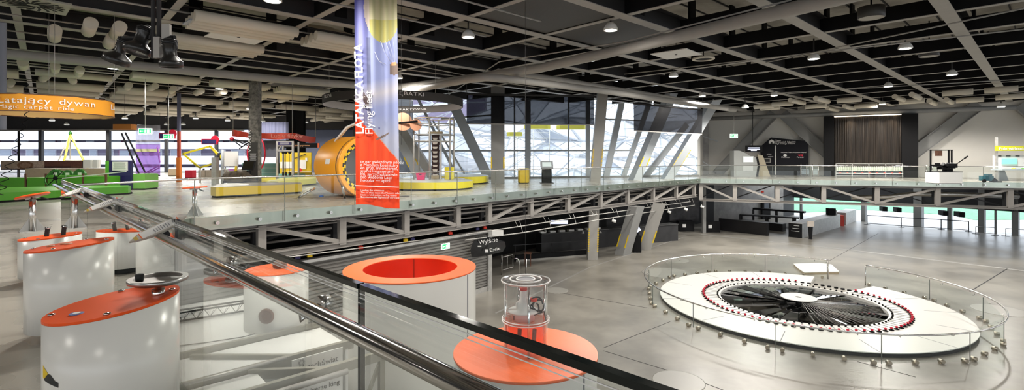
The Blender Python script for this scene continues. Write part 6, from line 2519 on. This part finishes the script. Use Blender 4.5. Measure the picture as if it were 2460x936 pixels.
M_dk = mat('cafe_black', (.016, .015, .017), .3)
block('cafe_screen', 'low black screen panel nearest the hall in the cafe', G(1727, 552, LOW), G(1843, 566, LOW), 1.0, .35, M_dk, 'screen')
block('cafe_bench', 'black bench behind the low black screen', G(1780, 545, LOW), G(1880, 556, LOW), .62, .7, M_dk, 'bench')
o, nn = block('cafe_table', 'long dark cafe table with pale cloth under the bar shelf', G(1776, 536, LOW), G(1920, 545, LOW), .85, .8, M_dk, 'table', base=.75)
for t in (.05, .5, .95):
    p = lerp(G(1776, 536, LOW), G(1920, 545, LOW), t)
    MB().beam(p + V((0, .3, 0)), p + V((0, .3, .75)), .1, .5, up=(0, 1, 0)).build('leg', M_dk, o)
o, nn = block('bar_shelf', 'high black bar shelf standing on posts before the concrete wall', G(1808, 529, LOW), G(1932, 540, LOW), 1.25, .5, M_dk, 'bar shelf', base=1.1)
for t in (.03, .5, .97):
    p = lerp(G(1808, 529, LOW), G(1932, 540, LOW), t)
    MB().beam(p + V((0, .2, 0)), p + V((0, .2, 1.1)), .12, .3, up=(0, 1, 0)).build('leg', M_dk, o)
a, b = G(1927, 572, LOW), G(2019, 545, LOW)
o, nn = block('steel_counter', 'long pale steel-fronted counter with dark end facing the hall', a, b, 1.12, 1.0, M_galv, 'counter', M_galv)
d_ = (b - a).normalized()
nl = V((-d_.y, d_.x, 0))
MB().extr([a + nl * .0 - d_ * .012, a + nl * 1.0 - d_ * .012, a + nl * 1.0 + V((0, 0, 1.12)) - d_ * .012, a + V((0, 0, 1.12)) - d_ * .012], d_ * .01).build('dark_end', M_black, o)
m = MB()
for k in range(3):
    q = a - d_ * .02 + nl * .5 + V((0, 0, .95 - .22 * k))
    m.beam(q - nl * .3, q + nl * (.1 + .1 * k), .01, .025)
m.build('lettering', M_letter, o)
block('service_counter', 'second pale counter farther along, with red shelf edge', G(2032, 540, LOW), G(2057, 530, LOW), 1.12, .9, M_galv, 'counter', M_galv)
p = G(2025, 543, LOW)
tag(MB().box(p + V((0, .25, .5)), (.3, .4, 1.0)).build('red_shelf', M_red, loc=p), 'narrow red shelf unit between the two pale counters', 'shelf')
p = W(2013, 496, 47)
o = T('coffee_machine', 'black coffee machine standing on the pale counter', 'machine', p)
zc = LOW + 1.15
p = lerp(a, b, .9) + nl * .5
p.z = zc
MB().box(p + V((0, 0, .3)), (.6, .5, .6)).build('body', M_black, o)
MB().box(p + V((.5, .3, .2)), (.35, .3, .4)).build('grinder', M_galv, o)
p = G(1947, 574, LOW)
o = T('notice_stand', 'black stand holding a pale notice in front of the pale counter', 'stand', p)
MB().lathe([(.16, 0), (.16, .03), (.13, .05), (.20, .95)], p, 4, smooth=False).build('bin_body', M_black, o)
MB().box(p + V((0, -.02, 1.2)), (.52, .05, .42)).build('notice', mat('notice_tan', (.62, .55, .48), .6), o)
p = lerp(CW0, CW1, .70)
p = V((p.x, p.y - .35, LOW))
o = T('wall_kiosk', 'tall dark vending kiosk against the concrete wall', 'kiosk', p)
MB().box(p + V((0, 0, 1.0)), (.8, .5, 2.0)).build('body', M_dark, o)
MB().box(p + V((0, -.26, 1.35)), (.5, .02, .6)).build('panel', mat('pane_grey', (.25, .28, .33), .2), o)
p = V((p.x - .3, p.y + .2, LOW + 2.8))
tag(MB().box(p, (.45, .06, .16)).build('wall_sign', M_red, loc=p), 'small red sign high on the concrete wall', 'sign')
for i, (px, py) in enumerate(((1650, 556), (1712, 558))):
    p = G(px, py, LOW)
    o = T('poster_bin', ['black box with white print in the dark corner before the cafe', 'black box with white print beside the low black screen'][i], 'box', p)
    MB().box(p + V((0, .4, .45)), (1.3, .7, .9)).build('body', M_black, o)
    MB().box(p + V((-.2, .04, .5)), (.3, .01, .28)).build('print', M_letter, o)
p = G(1693, 560, LOW)
o = T('steel_column', 'narrow bare steel post at the corner of the cafe', 'column', p)
o['kind'] = 'structure'
MB().box(p + V((0, .2, 2.15)), (.28, .28, 4.3)).build('shaft', M_col, o)
p = G(1652, 552, LOW)
p.y += .9
tag(MB().box(p + V((0, 0, 2.3)), (2.6, .08, 3.2)).build('hanging_poster', mat('dark_print', (.05, .048, .052), .5, noise=.8, nscale=1.5), loc=p), 'big dark printed panel in the corner before the cafe', 'poster')

# rails and blind boxes at the lower glass wall
def rail_run(label, pxs, h, mt, r=.03):
    ps = [G(x_, y_, LOW) for x_, y_ in pxs]
    o = T('guard_rail', label, 'rail', ps[0])
    MB().tube([p + V((0, 0, h)) for p in ps], r, 8).build('top_bar', mt, o)
    MB().tube([p + V((0, 0, .12)) for p in ps], r * .7, 8).build('lower_bar', mt, o)
    for p in ps:
        MB().tube([p, p + V((0, 0, h))], r, 8).build('post', mt, o)
        MB().lathe([(.25, 0), (.25, .015)], p, 20).build('foot', M_dark, o)


rail_run('dark guard rail with flat round feet in front of the lower glass wall', ((2083, 539), (2165, 545), (2261, 551), (2327, 556)), .88, M_dark, .035)
rail_run('thin pale guard rail standing before the lower glass wall, shorter one', ((2344, 561), (2390, 565)), .62, M_beam, .022)
rail_run('thin pale guard rail before the lower glass wall, farther along than the dark rail', ((2416, 566.5), (2478, 572)), .62, M_beam, .022)
for i, (px, py, w_) in enumerate(((2121, 501, 1.05), (2154, 503, 1.05), (2263, 511, 1.05), (2301, 514, 1.15))):
    p = low_glaze(px) - V((.4, .6, 0))
    p.z = EYE + (CY - py) / F * p.y
    tag(MB().box(p, (w_, .4, .42), math.atan2(gd.y, gd.x) - .9, bev=.08).build('blind_box', M_black, loc=p), ['black box over the lower glass wall, nearest the cafe of four', 'black box over the lower glass wall, second of four from the cafe', 'black box over the lower glass wall, third of four from the cafe', 'black box over the lower glass wall, farthest of four from the cafe'][i], 'hanging box')

# ================================================================== GALLERY
# bronze curtain between black pylons
def wbox(x0, y0, x1, y1, off, th):
    """a box standing in front of the end wall by its pixel corners"""
    a, b = wal(x0, y1, off), wal(x1, y1, off)
    z1 = wal((x0 + x1) / 2, y0, off).z
    z0 = max(0, min(a.z, b.z))
    m = MB()
    m.prism([v2(a), v2(b), v2(b - WN * th), v2(a - WN * th)], z0, z1)
    return m


zf = wal(2085, 268, 2.0).z
o = T('bronze_curtain', 'tall dark bronze streaked curtain between two black pylons', 'curtain wall', wal(2085, 415, 1.9))
for x0, x1 in ((1980, 2004), (2166, 2206)):
    m = MB()
    a, b = wal(x0, 400, 2.1), wal(x1, 400, 2.1)
    m.prism([v2(a), v2(b), v2(b - WN * 1.6), v2(a - WN * 1.6)], 0, 5.5)
    m.build('pylon', M_black, o)
a, b = wal(2004, 400, 1.8), wal(2166, 400, 1.8)
n = 110
vs = []
r = random.Random(8)
for k in range(n + 1):
    p = lerp(a, b, k / n)
    f_ = .03 * math.sin(k * 2.1) + r.uniform(-.02, .02)
    q = p + WN * f_
    vs += [(q.x, q.y, .95), (q.x, q.y, 5.42)]
MB().add(vs, [(2 * k, 2 * k + 2, 2 * k + 3, 2 * k + 1) for k in range(n)], True).build('curtain', M_curt, o)
MB().beam(V((a.x, a.y, .5)) - WN * .2, V((b.x, b.y, .5)) - WN * .2, .2, 1.0).build('sill', M_black, o)
MB().beam(V((a.x, a.y, 5.46)) + WN * .1, V((b.x, b.y, 5.46)) + WN * .1, .15, .06).build('light_bar', mat('warm_strip', (1, .9, .75), .5, emit=(1, .86, .66), estr=5), o)
for t in (.25, .6, .85):
    L = bpy.data.lights.new('curtain_light', 'SPOT')
    L.energy = 120
    L.color = (1, .86, .66)
    L.spot_size = 1.6
    L.spot_blend = .8
    L.shadow_soft_size = .08
    lo = bpy.data.objects.new('curtain_light', L)
    COL.objects.link(lo)
    lo.location = lerp(a, b, t) + WN * .8 + V((0, 0, 5.35 - lerp(a, b, t).z))
    lo.rotation_euler = (WN * -.5 + V((0, 0, -1))).to_track_quat('-Z', 'Y').to_euler()
# rack of glass jars in front
a, b = G(2008, 427), G(2168, 428)
o = T('jar_rack', 'long pale rack of glass jars in front of the bronze curtain', 'rack', lerp(a, b, .5))
dd = (b - a).normalized()
nn = V((-dd.y, dd.x, 0))
hR = EYE + (CY - 393) / F * a.y
for z_ in (.18, .40, .62, hR):
    MB().beam(V((a.x, a.y, z_)), V((b.x, b.y, z_)), .25 if z_ < hR else .06, .045).build('rack_rail', M_whitem if z_ < hR else M_galv, o)
for t in (0, .25, .5, .75, 1):
    p = lerp(a, b, t)
    MB().beam(p, V((p.x, p.y, hR)), .06, .06, up=nn).build('post', M_galv, o)
jar = T('glass_jar', 'small pale glass jar standing in the rack before the bronze curtain', 'jar', (0, 0, 0), 'glass jars in the rack')
MB().lathe([(.001, .0), (.075, .0), (.08, .03), (.08, .24), (.04, .30), (.04, .34)], (0, 0, 0), 10, caps=False).build('jar_body', mat('jar', (.55, .60, .50), .2), jar)
MB().lathe([(.001, .37), (.045, .37), (.045, .33)], (0, 0, 0), 10, caps=False).build('stopper', M_rubber, jar)
for k in range(30):
    p = lerp(a, b, (k + .5) / 30)
    p = V((p.x, p.y, .645))
    if k == 0:
        jar.location = p
    else:
        dup(jar, p)
m = MB()
for k in range(9):
    p = lerp(a, b, (k + .5) / 9) - nn * .13
    m = MB().box((p.x, p.y, .45), (.12, .04, .05), math.atan2(dd.y, dd.x))
    m.build('red_tag', M_red, o)

# house-shaped board
pl = [(1852, 330), (1933, 338), (1942, 346), (1942, 421), (1839, 421), (1826, 364), (1831, 348)]
P_ = [wal(x_, y_, .7) for x_, y_ in pl]
for p in P_:
    p.z = max(p.z, .0)
o = T('house_board', 'big black house-shaped board with white writing on the pale wall', 'sign board', P_[4])
MB().extr(P_, -WN * .3).build('board', mat('board_black', (.008, .008, .012), .5, spec=.15), o)
mp = lerp(wal(1863, 348, .88), wal(1863, 421, .88), .5)
MB().beam(wal(1863, 349, .73), V((wal(1863, 420, .73).x, wal(1863, 420, .73).y, 0.02)), .12, .03, up=WN).build('pale_seam', M_galv, o)
wdir = (wal(1942, 380, .7) - wal(1839, 380, .7))
wdir.z = 0
wdir.normalize()


def ont(s_, px, py, size, sx=1.0):
    return text(s_, size, wal(px, py, .72), wdir, (0, 0, 1), sx=sx)


m = ont('Teatr', 1862, 339.5, .24)
for s_, px, py, sz in (('Wysokich Napięć', 1862, 343, .24), ('High Voltage Theatre', 1862, 346.6, .20), ('Mecenas', 1877, 379, .2), ('Partner', 1914, 379, .2), ('Mecenasi Teatru Wysokich Napięć', 1876, 367, .15), ('pokazy', 1842, 371, .15), ('wejście', 1845, 377, .15)):
    t2 = ont(s_, px, py, sz)
    m.add(t2.v, t2.f)
c = wal(1886, 373, .72)
m.lathe([(.001, 0), (.14, 0)], (0, 0, 0), 4, caps=False) if False else None
h = wal(1853.5, 341, .72)
m.extr([h + wdir * x_ + V((0, 0, z_)) for x_, z_ in ((-.24, -.14), (.24, -.14), (.24, .08), (.0, .26), (-.24, .08))], WN * .005)
m.extr([c + wdir * .16 * math.cos(2 * pi * k / 14) + V((0, 0, .12 * math.sin(2 * pi * k / 14))) for k in range(14)], WN * .005)
m.build('lettering', M_letter, o)
h2 = wal(1853.5, 341, .735)
MB().extr([h2 + wdir * x_ + V((0, 0, z_)) for x_, z_ in ((-.08, -.14), (.08, -.14), (.08, .02), (-.08, .02))], WN * .005).build('emblem_door', M_ink, o)
c = wal(1923, 373, .72)
MB().extr([c + wdir * x_ + V((0, 0, z_)) for x_, z_ in ((-.24, .06), (.22, .10), (.2, -.12), (.02, -.02), (-.1, -.08))], WN * .005).build('red_emblem', M_crim, o)
c = wal(1842, 385, .72)
MB().extr([c + wdir * x_ + V((0, 0, z_)) for x_, z_ in ((-.36, -.22), (.36, -.22), (.36, .22), (-.36, .22))], WN * .02).build('picture_frame', M_beam, o)
c = wal(1842, 385, .75)
MB().extr([c + wdir * x_ + V((0, 0, z_)) for x_, z_ in ((-.27, -.15), (.27, -.15), (.27, .15), (-.27, .15))], WN * .01).build('picture', M_dark, o)
# monitor on a rod
p = W(1811, 357, 46.5)
o = T('hanging_monitor', 'black monitor with bright lines hanging beside the house-shaped board', 'monitor', p)
MB().box(p, (1.45, .12, .62), -.2).build('casing', M_black, o)
m = MB()
for z_, w_ in ((.08, 1.0), (-.06, 1.05), (-.15, .5)):
    m.box(p + V((-.04, -.08, z_)), (w_, .02, .09), -.2)
m.build('screen_lines', M_tv, o)
MB().tube([p + V((-.1, 0, .3)), V((p.x - .1, p.y, CEIL))], .03, 8).build('rod', M_dark, o)
# grey curved kiosk
p = G(1790, 424)
o = T('grey_kiosk', 'grey kiosk with curved top and pale screen near the house-shaped board', 'kiosk', p)
d_ = .15
pr = [(-1.0, 0), (1.0, 0), (1.15, 1.0), (1.0, 1.75), (.5, 1.82), (0, 2.15), (-.5, 2.35), (-1.0, 2.35)]
MB().extr([p + V((x_, 0, z_)) for x_, z_ in pr], (0, .9, 0)).build('body', mat('kiosk_grey', (.30, .31, .30), .4), o)
MB().extr([p + V((x_, -.02, z_)) for x_, z_ in ((.98, 0), (1.15, 0), (1.32, 1.0), (1.15, 1.78), (.98, 1.75), (1.13, 1.0))], (0, .95, 0)).build('dark_edge', M_black, o)
MB().box(p + V((.25, -.02, 1.55)), (1.0, .05, .58)).build('screen_bezel', mat('kiosk_bezel', (.45, .46, .46), .4), o)
MB().box(p + V((.25, -.05, 1.55)), (.84, .03, .48)).build('screen', M_screen, o)
MB().box(p + V((.25, -.02, .75)), (.9, .04, .5)).build('lower_panel', mat('kiosk_bezel', (.45, .46, .46), .4), o)
MB().extr([p + V((x_, .6, z_)) for x_, z_ in ((1.5, 0), (2.6, 0), (1.9, 1.9), (1.45, 2.0))], (0, .3, 0)).build('side_cover', mat('cover_tan', (.34, .30, .22), .7), o)
# glass gates
def gate(label, x0, x1, yb, n):
    a, b = G(x0, yb), G(x1, yb + (x1 - x0) * .012)
    o = T('glass_gate', label, 'gate', a)
    for k in range(n + 1):
        p = lerp(a, b, k / n)
        MB().tube([p, p + V((0, 0, 1.15))], .045, 10).build('post', M_steel, o)
    for k in range(n):
        p, q = lerp(a, b, (k + .08) / n), lerp(a, b, (k + .92) / n)
        MB().beam(p + V((0, 0, .58)), q + V((0, 0, .58)), .02, .95).build('glass_panel', M_glassg, o)


gate('pair of glass swing gates with steel posts beside the house-shaped board', 1924, 1966, 424, 3)
gate('narrow glass gate with steel posts beside the white machine', 2226, 2252, 433, 2)
# white machine
p = G(2286, 441)
o = T('exhibit_machine', 'white plinth with dark machine and black uprights on the gallery', 'exhibit machine', p)
s_ = 1 / F * p.y
MB().box(p + V((0, .6, .38)), (62 * s_, 1.1, .70), bev=.1).build('plinth', M_white, o)
MB().box(p + V((0, .6, .03)), (54 * s_, 1.0, .06)).build('foot', M_black, o)
MB().box(p + V((0, .6, .76)), (60 * s_, 1.05, .05)).build('plinth_top', M_dark, o)
r = random.Random(6)
for k in range(9):
    q = p + V((r.uniform(-.55, .55), .5 + r.uniform(-.2, .2), .95 + r.uniform(-.1, .3)))
    MB().box(q, (r.uniform(.25, .6), .4, r.uniform(.12, .3)), r.uniform(-.3, .3)).build('machine_block', M_black, o)
for k in range(3):
    q = p + V((-.3 + .3 * k, .35, 1.28))
    MB(frame(q, (1, 0, 0), (0, -1, 0))).lathe([(.1, -.05), (.1, .05)], (0, 0, 0), 14).build('dial', M_galv, o)
for x_ in (-.78, .42, .62):
    MB().box(p + V((x_, .7, 1.45)), (.07, .07, 1.5)).build('upright', M_black, o)
MB().box(p + V((-.08, .7, 2.2)), (1.5, .08, .06)).build('crossbar', M_black, o)
MB().box(p + V((-.28, .66, 1.98)), (.46, .04, .36)).build('brown_plate', M_brown, o)
MB().tube([p + V((.75, .6, 1.2)), p + V((1.45, .5, 1.75))], .03, 8).build('lever', M_black, o)
MB().tube([p + V((1.3, .52, 1.63)), p + V((1.5, .5, 1.79))], .05, 8).build('lever_grip', M_rubber, o)
# floor cleaner
p = G(2376, 438)
o = T('floor_cleaner', 'small teal-blue floor cleaning machine parked on the gallery', 'cleaning machine', p)
MB().box(p + V((0, .2, .28)), (.75, .5, .34), bev=.1).build('body', M_blue, o)
MB().box(p + V((.1, .2, .5)), (.45, .35, .16), bev=.08).build('tank', M_blue, o)
for x_ in (-.38, .28):
    MB(frame(p + V((x_, -.05, .12)), (1, 0, 0), (0, -1, 0))).lathe([(.12, -.04), (.12, .04)], (0, 0, 0), 16).build('wheel', M_rubber, o)
MB().tube([p + V((.2, .2, .5)), p + V((.75, .2, .12))], .05, 8).build('hose', M_rubber, o)
MB().box(p + V((.65, .2, .05)), (.5, .4, .08)).build('brush', M_rubber, o)
# exhibit table with green-yellow head board
p = G(2402, 434)
s_ = p.y / F
o = T('exhibit_table', 'white exhibit table with yellow-green head board and small green screen', 'exhibit table', p)
hx = 2395
def ez(py):
    return EYE + (CY - py) * s_


for x_ in (2400, 2520):
    q = W(x_, 400, p.y)
    MB().box((q.x, q.y + .2, 1.6), (.12, .12, 3.2)).build('upright', M_galv, o)
q0_, q1_ = W(2394, 400, p.y).x, W(2530, 400, p.y).x
mid = (q0_ + q1_) / 2
MB().box((mid, p.y + .1, (ez(350) + ez(362)) / 2), (q1_ - q0_, .08, ez(350) - ez(362))).build('head_board', mat('lime_board', (.55, .56, .02), .5), o)
m = text('Pole widzenia', .27, (q0_ + .22, p.y + .05, ez(359.5)), (1, 0, 0), (0, 0, 1), sx=1.3)
m.build('lettering', M_letter, o)
MB().box((mid, p.y + .3, (ez(372) + ez(405)) / 2), (q1_ - q0_ - .1, .1, ez(372) - ez(405))).build('back_board', M_whitem, o)
qs_ = W(2432, 388, p.y)
MB().box((qs_.x, p.y + .22, ez(387)), (1.1, .06, .42)).build('screen', M_tvg, o)
MB().box((mid, p.y - .05, ez(407)), (q1_ - q0_ + .1, .9, .08)).build('table_top', mat('table_blue', (.55, .60, .66), .4), o)
m = MB()
for k in range(3):
    q = W(2408 + 22 * k, 374, p.y)
    m = MB().box((q.x, p.y + .23, ez(374.5)), (.3, .02, .07))
    m.build('caption', M_ink, o)
MB().extr([(q0_ + .4, p.y + .3, .0), (q0_ + 1.2, p.y + .3, .0), (q0_ + .9, p.y + .3, ez(409)), (q0_ + .2, p.y + .3, ez(409))], (0, .05, 0)).build('knee_panel', mat('panel_grey', (.34, .37, .38), .5), o)
MB().box((q0_ + .1, p.y, ez(409) / 2), (.1, .1, ez(409))).build('leg', M_galv, o)
MB().box((q1_ - .1, p.y, ez(409) / 2), (.1, .1, ez(409))).build('leg', M_galv, o)
for k, (px, mt) in enumerate(((2428, M_yelb), (2452, M_green))):
    q = W(px, 404, p.y)
    tag(MB().lathe([(.10, 0), (.12, .06), (.06, .08), (.001, .08)], (q.x, p.y - .2, ez(407) + .04), 14, caps=False).build('small_dish', mt, loc=(q.x, p.y - .2, ez(407))), ['small yellow dish on the exhibit table', 'small green dish on the exhibit table'][k], 'dish')
# ================================================================== OUTSIDE
# apartment block across the street
YA = 92.0
o = T('apartment_building', 'long apartment block with white balcony bands across the street', 'building', (-45, YA, -4))
MB().box((-60, YA + 4, 4), (110, 6, 22)).build('wall', M_bwall, o)
for k, py in enumerate((326, 350, 384, 408)):
    z_ = EYE + (CY - py) / F * YA
    MB().box((-60, YA - .4, z_), (110, 2.6, [1.7, 1.2, 1.5, 1.0][k])).build('balcony_band', M_bband, o)
    MB().tube([(-110, YA - 1.6, z_ + 1.1), (-10, YA - 1.6, z_ + 1.1)], .05, 6).build('balcony_rail', M_coll, o)
r = random.Random(9)
for k, py in enumerate((314, 338, 368, 396, 419)):
    z_ = EYE + (CY - py) / F * YA
    x_ = -104
    while x_ < -12:
        w_ = r.choice((1.4, 2.0, 2.6))
        if -102 < x_ < -38:
            f_ = MB().box((x_ + w_ / 2, YA + .95, z_), (w_, .2, 1.4)).build('window', M_bband if r.random() < .75 else mat('plum', (.30, .05, .16), .6), o)
            MB().box((x_ + w_ / 2, YA + .83, z_), (w_ - .25, .06, 1.15)).build('pane', M_bpane, f_)
        x_ += w_ + r.choice((1.0, 1.6, 2.6))
MB().box((-60, YA + 4, 15.3), (95, 7, .6)).build('roof', M_bband, o)

# lattice-roofed building outside the facade
r = random.Random(21)
o = T('lattice_building', 'white faceted lattice structure filling the view through the big facade', 'building', (2, 60, 0))
NX, NZ = 9, 6
grid = {}
for j in range(NZ + 1):
    for i in range(NX + 1):
        px = 900 + (1760 - 900) * i / NX + (r.uniform(-28, 28) if 0 < i < NX else 0) + (24 if j % 2 else 0)
        py = 205 + (455 - 205) * j / NZ + (r.uniform(-10, 10) if 0 < j < NZ else 0)
        Y = 58 + 8 * (j < 2) + r.uniform(-2.5, 2.5) + (6 - j) * 1.0
        grid[i, j] = W(px, py, Y)
tri = []
for j in range(NZ):
    for i in range(NX):
        a, b, c, d_ = grid[i, j], grid[i + 1, j], grid[i + 1, j + 1], grid[i, j + 1]
        tri += [(a, b, c), (a, c, d_)] if r.random() < .5 else [(a, b, d_), (b, c, d_)]
mw, mg = MB(), MB()
seen = set()
mf = MB()
for t in tri:
    k = r.random()
    if k < .52:
        mw.add([p + V((0, .12, 0)) for p in t], [(0, 1, 2)])
    elif k < .62:
        mg.add([p + V((0, .12, 0)) for p in t], [(0, 1, 2)])
    for x_ in range(3):
        p, q = t[x_], t[(x_ + 1) % 3]
        key = tuple(sorted([tuple(round(v_, 3) for v_ in p), tuple(round(v_, 3) for v_ in q)]))
        if key not in seen:
            seen.add(key)
            mf.beam(p, q, .12, .16)
mw.build('white_facets', M_lat, o, fix=False)
mg.build('grey_facets', M_latg, o, fix=False)
mf.build('lattice_members', M_latf, o, fix=False)
# finer second layer of slats
m = MB()
for k in range(150):
    px, py = r.uniform(970, 1690), r.uniform(225, 430)
    Y = r.uniform(50, 56)
    a = r.choice((.35, -.35, .6, -.6, .1, -.05))
    L = r.uniform(25, 80)
    m.beam(W(px, py, Y), W(px + L, py + L * a, Y), .05, .07)
m.build('thin_braces', M_latf, o, fix=False)
# scaffold stair outside
o = T('scaffold_stair', 'white scaffold stair tower standing outside the big facade', 'scaffold', W(1265, 432, 49))
x0, x1 = W(1205, 400, 49).x, W(1320, 400, 49).x
for t in (0, .33, .66, 1):
    x_ = lerp(x0, x1, t)
    MB().tube([(x_, 49, -.3), (x_, 49, 4.4)], .05, 6).build('standard', M_whitem, o)
for k in range(8):
    z_ = .3 + k * .55
    MB().tube([(x0, 49, z_), (x1, 49, z_)], .04, 6).build('ledger', M_whitem, o)
for k in range(4):
    z_ = .3 + k * 1.1
    MB().tube([(lerp(x0, x1, .33 * (k % 2)), 48.9, z_), (lerp(x0, x1, .33 * (k % 2) + .33), 48.9, z_ + 1.1)], .045, 6).build('brace', M_whitem, o)
MB().box((lerp(x0, x1, .5), 49.3, -.35), (x1 - x0, 1.0, .1)).build('deck', M_lat, o)
# green canopies outside, seen under the wide blind
for lab, px, py, w_ in (('yellow-green awning outside just below the wide blind', 1290, 305, 2.6), ('second yellow-green awning outside, nearer the taped column', 1372, 306, 2.9), ('small yellow-green awning low outside beside the thick column', 1236, 322, 1.5)):
    p = W(px, py, 47)
    tag(MB().box(p, (w_ * .95, 1.2, .35), bev=.3).build('awning_canopy', M_ylime, loc=p), lab, 'awning')
# terrace the facade looks on to
m = MB()
m.prism([(-11, 38.2), (16.8, 46.6), (30, 85), (-30, 85)], -1.2, -.35)
o = m.build('terrace', M_pave, loc=(0, 60, 0))
o['kind'] = 'structure'
# street below the left hall windows
m = MB().box((-40, 85, -1.6), (130, 52, .2))
o = m.build('street', M_pave, loc=(-40, 75, -2))
o['kind'] = 'structure'

# ------------------------------------------------------------------ daylight
wd_ = bpy.data.worlds.new('overcast')
sc.world = wd_
wd_.use_nodes = True
bg = wd_.node_tree.nodes['Background']
bg.inputs[0].default_value = (0.90, 0.945, 1.0, 1)
bg.inputs[1].default_value = SKY
sc.view_settings.view_transform = 'Standard'
sc.view_settings.look = 'None'
sc.view_settings.exposure = EXPO
sc.view_settings.gamma = 1.0
sc.view_settings.use_curve_mapping = False
sc.cycles.use_denoising = True
sc.cycles.max_bounces = 8
sc.cycles.diffuse_bounces = 4
sc.cycles.glossy_bounces = 4
sc.cycles.transparent_max_bounces = 24
sc.cycles.sample_clamp_indirect = 6.0
sc.cycles.caustics_reflective = False
sc.cycles.caustics_refractive = False
